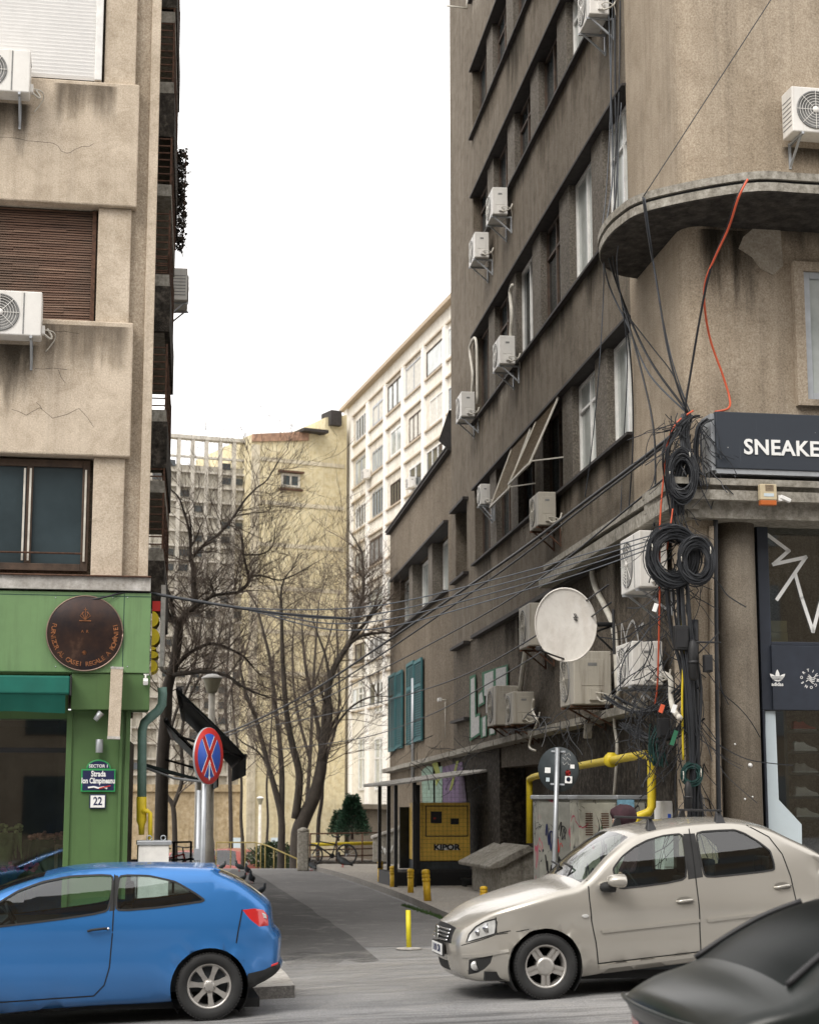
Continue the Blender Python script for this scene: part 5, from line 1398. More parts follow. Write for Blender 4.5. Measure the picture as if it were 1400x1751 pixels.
mb.tube([(a[0] - .012 - .06 * (1 - abs(2 * c - 1) ** 2.6), .18 + (DW - .36) * c, a[1] + .005) for c in [j / 16 for j in range(17)]], .012, 6); mb.build('boot_lip', M['paint_dark'], dc)

ribbon(dc, dinw, DW, chaikin(zn[0][1]), .03, 'window_seal', 'rubber', closed=True)
ribbon(dc, dinw, DW, [(k[1][0] + .1, k[1][1] - .30), (k[2][0] + .5, zb_ - .30), (kx + 1.2, zb_ - .30)], .03, 'side_moulding', 'rubber', -.012, .014)

for c_ in (.07, .93):
    pts = []
    for (x_, z_) in k[2:6]:
        yo_ = dinw(x_, z_); u_ = 2 * c_ - 1; pts.append((x_ - .01, yo_ + (DW - 2 * yo_) * c_, z_ + .035))
    mb = MB(); mb.tube(catmull(pts, 4), .016, 6); mb.build('screen_trim', M['dark_metal'], dc)
# ---------------------------------------------------------------- air conditioners
def ac(fr, out, px, py, w, h, d, label, mat='ac_white', off=.10, bracket=True, Yo=None, group='air conditioners on the walls'):
    """px, py = lower corner at the wall on the side nearest the camera; local -y faces out"""
    c = fr.hit(px, py, out * off) if fr is not FL and fr is not FR else fr.hit(px, py, out * off)
    if out > 0: rz = fr.a + math.pi; org = fr.w(c.x + w, out * off, c.z)
    else: rz = fr.a; org = fr.w(c.x, out * off, c.z)
    if fr is FL or fr is FR: org = fr.w(c.x, out * off, c.z); rz = fr.a
    if Yo: org = at(px, py, Yo)
    t = thing('air_conditioner', label, 'air conditioner', tuple(org), rz, group)
    b = MB(); b.box(0, w, -d, 0, 0, h); b.build('casing', M[mat], t, bevel=.015)
    cx, cz, r = w * .37, h * .5, h * .42
    g = MB(); g.lathe([(r, -d + .005), (r, -d - .012), (r - .02, -d - .014), (r - .02, -d - .004), (0, -d - .004)], (cx, 0, cz), 32, 0, 'y')
    fan = g.build('fan_cover', M['ac_grille'], t)
    g = MB()
    for k in range(1, 7):
        q = r * k / 7; g.tube([(cx + q * math.cos(a), -d - .016, cz + q * math.sin(a)) for a in [2 * math.pi * j / 24 for j in range(25)]], .0035, 4)
    for k in range(4):
        a = math.pi * k / 4; g.tube([(cx - r * math.cos(a), -d - .018, cz - r * math.sin(a)), (cx + r * math.cos(a), -d - .018, cz + r * math.sin(a))], .004, 4)
    g.lathe([(.045, -d - .012), (.04, -d - .024), (0, -d - .026)], (cx, 0, cz), 16, 0, 'y')
    g.build('grille', M[mat], fan)
    g = MB(); g.box(w - .004, w + .006, -d * .78, -d * .2, h * .35, h * .85); g.box(w + .002, w + .04, -d * .6, -d * .3, .06, h * .3)
    g.build('service_cover', M[mat], t, bevel=.006)
    g = MB(); g.box(w * .72, w * .74, -d - .004, -d, .02, h - .02)
    g.build('panel_line', M['ac_grille'], t); g = MB()
    for k in range(7): g.box(-.004, 0, -d * .9, -d * .1, h * (.15 + .1 * k), h * (.15 + .1 * k) + .012)
    g.build('side_louvre', M['ac_grille'], t); g = MB()
    g.box(w + .006, w + .010, -d * .62, -d * .38, h * .72, h * .78)
    g.build('type_label', M['ac_grille'], t)
    if bracket:
        g = MB()
        for x in (w * .15, w * .85):
            g = MB(); g.bar((x, off, -.02), (x, -d - .02, -.02), .03); g.bar((x, off - .01, -.32), (x, -d * .8, -.03), .025); g.bar((x, off - .01, -.34), (x, off - .01, 0), .03)
            g.build('bracket', M['galv'] if mat == 'ac_white' else M['rust'], t)
    g = MB(); g.tube(catmull([(w + .02, -d * .4, h * .15), (w + .10, -d * .3, h * .05), (w + .12, off * .3, h * .15), (w + .06, off - .02, h * .35)], 4), .014, 5)
    g.tube(catmull([(w + .02, -d * .45, h * .22), (w + .14, -d * .3, h * .2), (w + .16, off * .3, h * .1), (w + .05, off - .02, -.1)], 4), .008, 5)
    g.build('hose', M['pipe_white'], t)
    return t
AW = lambda px, py, lab, w=.80, h=.55, d=.30, mat='ac_white', **k: ac(WR, 1, px, py, w, h, d, lab, mat, **k)
AW(881, 622, 'white air conditioner with a long riser hose beside the third window band')
AW(812, 712, 'white air conditioner at the far end of the wall, under the fifth floor sill')
AW(836, 440, 'white air conditioner hanging at the far end, next to the upper window sill')
AW(868, 366, 'white air conditioner tucked inside the upper window recess')
AW(951, 898, 'air conditioner directly below the two swung out roller blinds', w=.8, h=.56, mat='ac_old')
AW(838, 862, 'small square air conditioner at the far end of the blind window row', w=.35, h=.42, d=.2)
AW(940, 1104, 'grey air conditioner half hidden behind the satellite dish', w=1.0, h=.72, d=.34, mat='ac_old')
AW(1142, 1004, 'large white air conditioner beside the big cable coils', w=1.0, h=.72, d=.36)
AW(1046, 1205, 'large grey air conditioner with a yellow label below the dish', w=.95, h=.76, d=.55, mat='ac_old')
AW(1134, 1172, 'white air conditioner with striped side below the large one', w=.85, h=.56, d=.40)
AW(886, 1240, 'old beige air conditioner left of a smaller one above the ledge', w=.95, h=.72, d=.42, mat='ac_old')
AW(914, 1238, 'small old air conditioner right of a larger beige one above the ledge', w=.8, h=.56, d=.38, mat='ac_old')
AW(1042, 24, 'white air conditioner cut off by the top edge of the picture', w=.8, h=.6)
ac(FR, -1, 1338, 240, .84, .60, .34, 'white air conditioner on the textured wall above the canopy')
ac(FL, -1, -42, 580, .80, .56, .30, 'white air conditioner with large round fan below the broken blind')
ac(FL, -1, -62, 166, .82, .56, .30, 'white air conditioner under the closed white blind at upper left')
ac(WL, -1, 289, 512, .8, .56, .30, 'air conditioner hanging out over the alley from the upper balconies', off=.1, Yo=28.5)
ac(WL, -1, 247, 1035, .8, .42, .26, 'air conditioner with slotted side just above the yellow neon sign', off=.05, Yo=24.0, bracket=False)
ac(WB, -1, 628, 822, .8, .55, .35, 'tiny air conditioner on the white block between its first two pillars', bracket=False)
ac(WB, -1, 704, 838, .8, .55, .35, 'tiny air conditioner on the white block near the annexe roof', bracket=False)
lb_ = MB(); c = WR.hit(1010, 1150, .66); 
# hoses on the wall, each its own thing
def hose(fr, pts, r, mat, label, y=.06, name='conduit', cat='pipe'):
    P = [fr.w(*(lambda h_: (h_.x, y, h_.z))(fr.hit(a, b, y))) for a, b in pts]
    o = P[0].copy(); mb = MB(); mb.tube([p - o for p in catmull(P, 5)], r, 8)
    return tag(mb.build(name, M[mat], None, loc=tuple(o)), label, cat)
hose(WR, [(876, 487), (872, 500), (875, 540), (873, 575), (878, 592)], .035, 'pipe_white', 'pale riser hose climbing to the lintel above the air conditioner')
hose(WR, [(806, 680), (808, 640), (803, 600), (806, 585), (812, 578), (815, 600), (816, 690)], .03, 'pipe_white', 'looped white hose at the far end of the fifth floor windows')
hose(WR, [(1030, 946), (1018, 955), (1012, 975), (1018, 1005), (1035, 1040), (1048, 1070), (1053, 1110), (1056, 1180)], .045, 'pipe_white', 'thick curved white hose right of the satellite dish')
hose(WR, [(902, 1056), (896, 1070), (898, 1110), (893, 1150), (889, 1182)], .045, 'pipe_white', 'thick white hose running down left of the satellite dish')
hose(WR, [(1135, 1152), (1146, 1162), (1147, 1195), (1152, 1215), (1162, 1228)], .035, 'pipe_white', 'short white hose curling below the striped air conditioner', y=.3)
hose(WR, [(912, 1196), (910, 1215), (918, 1235), (908, 1260), (905, 1278), (915, 1284)], .02, 'pipe_white', 'thin dangling hose below the two old air conditioners', y=.3)
hose(WR, [(1057, 1180), (1050, 1230), (1055, 1280), (1050, 1360)], .025, 'pipe_white', 'grey cable duct dropping from the white hose to the cabinets', y=.1)
hose(FR, [(1223, 862), (1224, 1100), (1227, 1300), (1229, 1400)], .03, 'cable', 'black pipe running down left of the round column', y=-.05)
hose(FR, [(1216, 900), (1217, 1100), (1220, 1400)], .035, 'stucco_corner', 'sand coloured duct beside the black pipe at the corner', y=-.04)
hose(FR, [(1186, 1060), (1188, 1200), (1191, 1400)], .055, 'cable', 'thick black cable duct at the very corner of the building', y=-.06)
# ---------------------------------------------------------------- satellite dish
dc_ = at(968, 1068, 23.6)
t = thing('satellite_dish', 'large pale round satellite dish on a wall bracket above the ledge', 'satellite dish', tuple(dc_), R(-14))
mb = MB(); r = .50; n = 10
prof = [(r * k / n, .05 * (k / n) ** 2) for k in range(n + 1)]
tilt = Matrix.Rotation(R(12), 3, 'X')
mb.lathe([(a, -b) for a, b in prof], (0, 0, 0), 56, 0, 'y', M=tilt, caps=False)
mb.lathe([(a, -b + .006) for a, b in prof], (0, 0, 0), 56, 0, 'y', M=tilt, caps=False)
mb.tube([tilt @ Vector((r * math.cos(a), -.052, r * math.sin(a))) for a in [2 * math.pi * k / 56 for k in range(57)]], .012, 6)
M['dish'] = stucco('dish', (.80, .77, .72), (.84, .81, .76), (.86, .83, .79), grain=2, stains=.12, stain=(.35, .22, .12), bmp=0.0)
ds = mb.build('reflector', M['dish'], t); ds.scale = (.83, 1, .99)
mb = MB(); mb.tube([tilt @ Vector((-.05, -.04, -.46)), tilt @ Vector((-.18, -.22, -.38)), tilt @ Vector((-.30, -.45, -.28))], .014, 6); mb.build('feed_arm', M['dark_metal'], t)
mb = MB(); mb.obox(tilt @ Vector((-.31, -.46, -.26)), (.07, .09, .06)); mb.lathe([(.03, 0), (.03, .05), (0, .05)], tilt @ Vector((-.31, -.44, -.26)), 12, 0, 'y'); mb.build('receiver_head', M['black'], t, bevel=.01)
mb = MB(); mb.tube([(.1, .05, 0), (.60, .14, .0)], .03, 8); mb.tube([(.25, .08, 0), (.6, .16, -.35)], .015, 6); mb.tube([(.05, .08, -.2), (.6, .16, -.02)], .015, 6); mb.obox((.62, .15, -.1), (.03, .10, .6)); mb.build('wall_bracket', M['dark_metal'], t)
mb = MB()
for (a, b) in ((.0, 0), (.02, .03)): mb.tube([(.11 + a, -.05, .14), (.13 + a, -.045, .10), (.11 + a, -.04, .07), (.14 + a, -.035, .04)], .006, 5)
mb.tube([(.10, -.045, .09), (.17, -.045, .09)], .005, 5); mb.build('dish_marking', M['black'], t)
# ---------------------------------------------------------------- gas pipe along the wall
pts = [(905, 1442), (905, 1345), (905, 1333), (912, 1329), (975, 1313), (1040, 1301)]
mb = MB(); gp = []
def wp_(px, py, y=.30): h_ = WR.hit(px, py, y); return WR.w(h_.x, y, h_.z)
P = [wp_(*p) for p in pts] + [wp_(1104, 1290), wp_(1113, 1296), wp_(1114, 1306), wp_(1114, 1380)]
o = P[0].copy()
q = wp_(1114, 1380); P += [q + Vector((-.04, 0, -.07)), q + Vector((-.18, -.02, -.12)), q + Vector((-.22, -.02, -.20)), q + Vector((-.22, -.02, -1.2))]
mb.tube([p - o for p in P], .055, 10); gpo = tag(mb.build('gas_pipe', M['yellow_paint'], None, loc=tuple(o)), 'yellow gas pipe running along the blackened wall and bending down behind the beige saloon', 'pipe')
c = wp_(1045, 1300) - o; mb = MB(); rot = Matrix.Rotation(WR.a, 3, 'Z')
mb.lathe([(.10, -.05), (.10, -.03), (.05, -.03), (.05, .03), (.10, .03), (.10, .05)], c, 16, 0, 'x', M=rot); mb.lathe([(.055, -.0), (.055, .1)], c + Vector((0, 0, .0)), 12, 0, 'z'); mb.build('valve', M['yellow_paint'], gpo)
mb = MB(); mb.tube([(0, -.07, .0), (0, -.07, .1)], .02, 6)
# ---------------------------------------------------------------- street cabinets
def metal_graf(name, base, seed):
    m, t_, b = nt(name); b.inputs['Roughness'].default_value = .6; v = coords(t_, loc=(seed, seed * 2, 0))
    c_ = ramp(t_, nz(t_, v, 3, 6, .7), [(.3, tuple(q * .6 for q in base)), (.6, base), (.8, tuple(min(1, q * 1.2) for q in base))])
    # scribbles: thin contour bands of a warped noise
    for k, (col, s, lo) in enumerate((((.02, .02, .02), 3.2, .5), ((.35, .04, .08), 1.7, .44), ((.02, .02, .03), 5.0, .55))):
        n_ = nz(t_, coords(t_, 1, 1, .6, (seed + k * 7, 0, k)), s, 2, .5, 1.2)
        band = ramp(t_, n_, [(lo, (0, 0, 0)), (lo + .008, (1, 1, 1)), (lo + .03, (1, 1, 1)), (lo + .038, (0, 0, 0))])
        gate = ramp(t_, nz(t_, coords(t_, 1, 1, 1, (k * 3 + seed, 1, 2)), 1.4, 2), [(.5, (0, 0, 0)), (.54, (1, 1, 1))])
        mm = N(t_, 'Math', operation='MULTIPLY'); t_.links.new(band, mm.inputs[0]); t_.links.new(gate, mm.inputs[1]); c_ = mixc(t_, mm.outputs[0], c_, col)
    t_.links.new(c_, b.inputs['Base Color']); return m
def cabinet(px0, px1, pytop, Y, dpt, label, mat, doors, vents, rz=ST, name='utility_cabinet'):
    a, b = at(px0, pytop, Y), at(px1, pytop, Y + (px1 - px0) / 3000 * Y * math.tan(rz)); w = (b - a).length; zg_ = zf(a.x, a.y) + .12
    t = thing(name, label, 'cabinet', (a.x, a.y, zg_), rz, 'street cabinets by the wall'); h_ = a.z - zg_
    mb = MB(); mb.box(0, w, 0, dpt, .12, h_ - .06); mb.build('housing', mat, t, bevel=.01)
    mb = MB(); mb.box(-.03, w + .03, -.04, dpt + .02, h_ - .058, h_); mb.build('lid', M['galv'], t, bevel=.01)
    mb = MB(); mb.box(.02, w - .02, .02, dpt - .02, 0, .118); mb.build('plinth', M['grime'], t)
    for k in range(doors):
        x0_, x1_ = .02 + (w - .04) * k / doors + .01, .02 + (w - .04) * (k + 1) / doors - .01
        mb = MB(); mb.box(x0_, x1_, -.022, -.002, .16, h_ - .10); d_ = mb.build('door', mat, t, bevel=.006)
        mb = MB(); mb.box(x1_ - .05, x1_ - .03, -.04, -.022, h_ * .5, h_ * .5 + .12); mb.build('handle', M['dark_metal'], d_)
        if vents:
            mb = MB()
            for vx in ((x0_ + .05, x0_ + .15), (x1_ - .2, x1_ - .1)):
                for q_ in range(10): mb.box(vx[0], vx[1], -.028, -.0225, h_ - .52 + q_ * .03, h_ - .505 + q_ * .03)
            mb.build('vent', M['rust'], d_)
    return t
cabinet(921, 984, 1360, 24.6, .35, 'tall grey metal cabinet covered in black scribbles behind the round sign', metal_graf('graf_a', (.26, .26, .23), 1), 2, False)
cabinet(989, 1055, 1360, 23.4, .45, 'cream street cabinet with two rusty vents and red and green scribbles', metal_graf('graf_b', (.44, .43, .36), 4), 1, True)
cabinet(1057, 1106, 1360, 23.4, .45, 'cream street cabinet with a blue poster beside the yellow gas pipe', metal_graf('graf_c', (.40, .40, .34), 9), 1, False)
a = at(1066, 1385, 23.36); mb = MB(); mb.box(-.09, .14, -.006, 0, -.17, .13); tag(mb.build('poster', plain('poster', (.18, .36, .48), .7, var=.5, scale=9), None, loc=(a.x, a.y - .03, a.z), rz=ST), 'torn blue poster stuck on the cream cabinet', 'poster')
a = at(1131, 1420, 22.3); t = thing('meter_box', 'small white meter box on the wall between gas pipe and corner', 'meter box', tuple(a), ST)
mb = MB(); mb.box(0, .26, 0, .3, -.5, .36); mb.build('housing', M['white_paint'], t, bevel=.015); mb = MB(); mb.box(.02, .24, -.012, -.001, -.45, .33); mb.build('door', M['white_paint'], t, bevel=.006)
mb = MB(); mb.box(.08, .12, -.016, -.0125, .15, .20); mb.build('label_mark', M['sign_blue'], t)
# ---------------------------------------------------------------- concrete ramp wall, steps, low graffiti wall
a = at(862, 1515, 33.0); t = thing('ramp_wall', 'short concrete ramp wall with sloping coping in front of the dark doorway', 'wall', (a.x, a.y, zf(a.x, a.y) + .12), ST)
mb = MB(); mb.prism([(-.05, 0), (1.0, 0), (1.0, .86), (.55, .82), (-.05, .52)], 0, 2.6); mb.build('wall_body', M['concrete'], t)
mb = MB(); mb.prism([(-.30, .48), (-.05, .53), (.55, .83), (.45, .93), (-.10, .66), (-.32, .55)], -.1, 2.7); mb.build('coping', M['concrete'], t, bevel=.02)
a = at(792, 1500, 36.5); t = thing('metal_step', 'low dark metal step beside the yellow generator', 'step', (a.x, a.y, zf(a.x, a.y) + .12), ST)
mb = MB(); mb.box(0, .62, 0, .35, .13, .17); mb.build('tread', M['dark_metal'], t); 
for x_ in (.03, .53):
    mb = MB(); mb.box(x_, x_ + .05, .03, .3, 0, .13); mb.build('leg', M['dark_metal'], t)
a = at(638, 1474, 50.5); b = at(683, 1474, 50.5); t = thing('graffiti_wall', 'low sloping grey wall with a white scribble beside the fence', 'wall', (a.x, a.y, zf(a.x, 50) + .1), R(4))
mb = MB(); w = (b - a).length; mb.prism([(0, 0), (w + .5, 0), (w + .5, 1.15), (w, 1.08), (0, .72)], 0, .3); mb.build('wall_body', M['concrete'], t)
mb = MB(); mb.prism([(-.05, .72), (w + .5, 1.15), (w + .5, 1.22), (-.05, .79)], -.05, .35); mb.build('coping', M['concrete_pale'], t)
mb = MB(); mb.tube([(.18 + .05 * math.sin(k * 1.9) + .03 * k, -.012, .40 + .13 * math.cos(k * 2.3)) for k in range(12)], .014, 5); mb.build('scribble', M['sign_white'], t)
# ---------------------------------------------------------------- generator and its cage
a = at(718, 1490, 37.0); gnd_ = zf(a.x, a.y) + .12; gz_ = a.z
t = thing('generator', 'yellow generator cabinet behind wire mesh in the open shelter', 'generator', (a.x, a.y, gz_), ST)
W_ = (at(806, 1490, 37) - a).length; H_ = at(720, 1373, 37).z - gz_
mb = MB(); mb.box(0, W_, 0, 1.3, .20, H_); mb.build('housing', M['gen_yellow'], t, bevel=.02)
mb = MB(); mb.box(.0, W_, .03, 1.3, .0, .195); mb.build('skid', M['sign_back'], t)
def gq(px, py): q_ = Fr((a.x, a.y), ST).hit(px, py); return q_.x, q_.z - gz_
mb = MB(); x0_, z1_ = gq(727, 1378); x1_, z0_ = gq(800, 1431)
for r_ in ((x0_, x1_, z1_ - .02, z1_), (x0_, x1_, z0_, z0_ + .02), (x0_, x0_ + .02, z0_ + .02, z1_ - .02), (x1_ - .02, x1_, z0_ + .02, z1_ - .02)): mb.box(r_[0], r_[1], -.006, -.001, r_[2], r_[3])
mb.build('door_outline', M['black'], t)
for (p, q_) in (((736, 1408), (755, 1388)), ((770, 1410), (784, 1400))):
    mb = MB(); x0_, z0_ = gq(*p); x1_, z1_ = gq(*q_); mb.box(x0_, x1_, -.012, -.001, z0_, z1_); mb.build('control_panel', M['black'], t)
mb = MB(); x0_, z0_ = gq(741, 1401); mb.box(x0_, x0_ + .05, -.018, -.013, z0_, z0_ + .03); mb.build('warning_lamp', M['sign_red'], t)
mb = MB(); x0_, z0_ = gq(743, 1454); x1_, z1_ = gq(784, 1445); mb.box(x0_, x1_, -.008, -.001, z0_, z1_); mb.build('name_strip', M['sign_white'], t)
mb = MB(); put_text(mb, 'KIPOR', .16, lambda X, Y_, Z: ((x0_ + x1_) / 2 + X, -.010 - Z, (z0_ + z1_) / 2 + Y_), bold=.045, depth=.003, sx=1.22); mb.build('lettering', M['black'], t)
t = thing('generator_shelter', 'black mesh shelter with a pale corrugated roof around the yellow generator', 'shelter', (a.x, a.y, gz_), ST)
def sq(px, py, y=0): F2 = Fr((a.x, a.y), ST); q_ = F2.hit(px, py, y); return q_.x, q_.z - gz_
yN = -.5
xl, zl__ = sq(672, 1343, yN); xr_, zr_ = sq(850, 1316, yN)
mb = MB(); n = 30
top, bot = [], []
for k in range(n + 1):
    u = k / n; x = xl - .1 + (xr_ - xl + .1) * u; z = zl__ + (zr_ - zl__) * u + .03; 
    top.append((x, z))
vs = []
for j, y_ in enumerate([yN - .25 + .12 * i for i in range(32)]):
    dz = .015 * (1 if j % 2 else -1)
    for (x, z) in ((top[0][0], top[0][1]), (top[-1][0], top[-1][1])): vs.append((x, y_, z + dz)); vs.append((x, y_, z + dz - .035))
for j in range(31):
    b0 = j * 4; b1 = b0 + 4
    mb.add([vs[b0], vs[b0 + 2], vs[b1 + 2], vs[b1], vs[b0 + 1], vs[b0 + 3], vs[b1 + 3], vs[b1 + 1]], [(0, 1, 2, 3), (7, 6, 5, 4), (0, 4, 5, 1), (2, 6, 7, 3), (0, 3, 7, 4), (1, 5, 6, 2)])
mb.build('roof', M['concrete_pale'], t)
def postz(x): return zl__ + (zr_ - zl__) * (x - xl) / (xr_ - xl) - .01
xs_ = [sq(677, 1480, yN)[0], sq(709, 1480, yN)[0], sq(806, 1480, yN)[0]]
for x in xs_[:2]:
    mb = MB(); mb.box(x - .035, x + .035, yN, yN + .07, 0, postz(x)); mb.build('post', M['dark_metal'], t)
x2_ = xs_[0]
for yy in (.4, 1.6):
    mb = MB(); mb.box(x2_ - .035, x2_ + .035, yy, yy + .07, 0, postz(x2_)); mb.build('post', M['dark_metal'], t)
mb = MB(); g_ = .085
def wire(a_, b_): mb.bar(a_, b_, .003)
mb.box(xs_[0] - .04, xs_[2] + .3, -.05, 1.5, gnd_ - gz_, -.02, 0)
for x in xs_[:2]: mb.box(x - .03, x + .03, yN, yN + .06, gnd_ - gz_, .0)
z = .06
while z < 2.05:
    wire((xs_[1], yN + .03, z), (xs_[2] + .06, yN + .03, z)); wire((xs_[0], yN + .03, z), (xs_[0], 1.6, z)); z += g_
x = xs_[1]
while x < xs_[2] + .06: wire((x, yN + .03, .02), (x, yN + .03, postz(x) if x < 3 else 2.1)); x += g_
y = yN
while y < 1.6: wire((xs_[0], y, .02), (xs_[0], y, postz(xs_[0]))); y += g_ * 1.5
mb.box(xs_[1] - .02, xs_[2] + .08, yN, yN + .05, -.0, .05); mb.box(xs_[1] - .02, xs_[1] + .12, yN + .05, yN + .07, .05, postz(xs_[1]) - .05)
mb.build('wire_mesh', M['black'], t)
mb = MB(); mb.box(xs_[1] + .02, xs_[2], 1.45, 1.5, 0, 1.3); mb.build('back_sheet', M['sign_back'], t)
# ---------------------------------------------------------------- painted graffiti on the walls (flat in the place too)
def paint_poly(fr, polys, y, mat, label, name='graffiti'):
    mb = MB(); c_ = fr.hit(*polys[0][0], y); o_ = fr.w(c_.x, y, c_.z)
    for P_ in polys:
        L_ = [fr.hit(a_, b_, y) for a_, b_ in P_]; mb.prism([(p.x - c_.x, p.z - c_.z) for p in L_], -.003, .003)
    return tag(mb.build(name, M[mat], None, loc=tuple(o_), rz=fr.a), label, 'graffiti')
M['graf_green'] = plain('graf_green', (.02, .12, .06), .8); M['graf_mint'] = plain('graf_mint', (.22, .32, .25), .8, var=.4); M['graf_violet'] = plain('graf_violet', (.13, .08, .16), .8, var=.4); M['graf_lime'] = plain('graf_lime', (.26, .29, .05), .8, var=.3)
M['graf_white'] = plain('graf_white', (.42, .42, .41), .9, var=.3, scale=14)
paint_poly(WR, [[(803, 1157), (813, 1153), (814, 1222), (820, 1219), (821, 1256), (803, 1268)], [(817, 1187), (826, 1178), (829, 1203), (817, 1210)], [(824, 1150), (868, 1136), (868, 1176), (852, 1182), (851, 1215), (840, 1222), (838, 1186), (825, 1190)], [(821, 1228), (832, 1223), (832, 1259), (822, 1263)], [(836, 1226), (846, 1221), (846, 1256), (836, 1258)]], .004, 'graf_green', 'dark green outline of large block letters on the side wall')
paint_poly(WR, [[(805, 1162), (811, 1158), (812, 1228), (819, 1224), (819, 1253), (805, 1263)], [(819, 1188), (824, 1183), (826, 1201), (819, 1205)], [(828, 1153), (843, 1147), (843, 1183), (837, 1186), (837, 1218), (831, 1220), (831, 1190), (828, 1190)], [(848, 1144), (865, 1140), (865, 1173), (848, 1178)], [(825, 1228), (830, 1225), (830, 1258), (825, 1260)], [(838, 1228), (845, 1224), (845, 1254), (838, 1256)]], .009, 'graf_white', 'white filling of the large block letters on the side wall')
paint_poly(WR, [[(721, 1318), (731, 1310), (740, 1312), (741, 1375), (722, 1378)], [(744, 1314), (756, 1310), (756, 1376), (744, 1376)]], .03, 'graf_mint', 'mint green painted shapes on the wall behind the generator')
paint_poly(WR, [[(757, 1312), (790, 1303), (798, 1372), (757, 1376)]], .028, 'graf_violet', 'violet painted area on the wall behind the generator')
paint_poly(WR, [[(738, 1306), (748, 1303), (754, 1330), (745, 1345), (744, 1320)], [(780, 1302), (784, 1301), (772, 1352), (768, 1352)]], .036, 'graf_lime', 'lime green strokes on the wall behind the generator')
# ---------------------------------------------------------------- signs
def round_sign(cx, cy, Y, r, az, polepx, label_s, label_p, front=True, tiltx=0.0):
    c_ = at(cx, cy, Y); base = Vector((c_.x, c_.y, 0)); zg_ = zf(c_.x, c_.y) + .12
    t = thing('traffic_sign', label_s, 'traffic sign', (c_.x, c_.y, zg_), az); t.rotation_euler = (0, 0, az)
    return t, c_.z - zg_
t, hz = round_sign(356, 1293, 19.6, .315, R(66), None, 'round red and blue no stopping sign with white arrow on a grey pole', None)
r = .315
def disc(mb, r_, y0, y1, c=(0, 0)): mb.lathe([(r_, y0), (r_, y1), (0, y1)], (c[0], 0, hz + c[1]), 56, 0, 'y')
mb = MB(); mb.lathe([(0, .012), (r, .012), (r, -.010), (r - .012, -.012)], (0, 0, hz), 56, 0, 'y'); mb.build('sign_plate', M['galv'], t)
mb = MB(); disc(mb, r - .004, -.010, -.013); fr_o = mb.build('red_border', M['sign_red'], t)
mb = MB(); disc(mb, r * .78, -.0135, -.0145); mb.build('blue_field', M['sign_blue'], t)
mb = MB()
for s in (1, -1):
    a_ = R(57) * s; mb.obox((0, -.0165, hz), (r * 1.56, .003, .058), Matrix.Rotation(a_, 3, 'Y'))
mb.build('red_cross', M['sign_red'], t)
mb = MB()
for s in (1, -1):
    for k in (1, -1):
        a_ = R(57) * s; n_ = Vector((math.sin(a_), 0, math.cos(a_))) * .034 * k
        mb.obox(Vector((0, -.0155, hz)) + n_, (r * 1.5, .0028, .010), Matrix.Rotation(a_, 3, 'Y'))
z_ = hz - r * .56
mb.obox((0, -.0185, z_ + .02), (.018, .003, .15)); 
for k in (1, -1): mb.add([(-.03, -.02, z_ + .02 + k * .07), (.03, -.02, z_ + .02 + k * .07), (0, -.02, z_ + .02 + k * .115)], [(0, 1, 2)])
mb.build('white_marking', M['sign_white'], t)
mb = MB(); mb.tube([(0, .045, -.1), (0, .045, hz + .2)], .03, 12); mb.build('pole', M['galv'], t)
a = at(353, 1400, 19.9); mb = MB(); mb.tube([(0, 0, 0), (0, 0, at(353, 1338, 19.9).z - .2)], .028, 10); mb.box(-.05, .05, -.05, .05, 0, .02); mb.box(-.035, .035, -.04, .04, at(353, 1450, 19.9).z - .25, at(353, 1430, 19.9).z - .25)
tag(mb.build('post', M['galv'], None, loc=(a.x - .09, a.y, zf(a.x, a.y) + .12)), 'square grey post standing right behind the no stopping sign', 'post')
t, hz = round_sign(943, 1316, 23.0, .29, R(0), None, 'leaning grey pole with the dark back of a round sign covered in stickers', None)
t.rotation_euler = (0, R(2.6), R(-30)); r = .29
mb = MB(); mb.lathe([(0, .012), (r, .012), (r, -.006), (0, -.006)], (0, 0, hz), 56, 0, 'y'); mb.build('sign_plate', M['sign_back'], t)
mb = MB(); mb.tube([(0, -.045, -.1), (0, -.045, hz + .28)], .032, 12)
mb.build('pole', M['galv'], t)
mb = MB()
for z_ in (hz + .22, hz - .20): mb.box(-.10, .10, -.02, -.007, z_, z_ + .022)
mb.build('clamp', M['galv'], t)
st_list = [(-.19, -.05, .08, .07, 'sign_white'), (.10, -.17, .10, .09, 'sign_white'), (.17, .02, .06, .05, 'sign_white'), (-.17, -.16, .05, .05, 'pale_blue')]
for (x, z_, w, h_, mt) in st_list:
    mb = MB(); mb.box(x, x + w, -.0085, -.0065, hz + z_, hz + z_ + h_); mb.build('sticker', M[mt], t)
mb = MB(); mb.lathe([(.04, -.010), (0, -.010)], (.14, 0, hz - .04), 20, 0, 'y'); mb.build('sticker', M['sign_red'], t)
mb = MB(); mb.lathe([(.03, -.0115), (0, -.0115)], (.15, 0, hz - .12), 14, 0, 'y'); mb.build('sticker', M['sign_navy'], t)
mb = MB()
for q_ in range(3): mb.tube([(.06 + .022 * k, -.010, hz + .20 - q_ * .06 + .022 * math.sin(k * 2.1 + q_)) for k in range(6)], .004, 4)
mb.build('scribble', M['graf_white'], t)
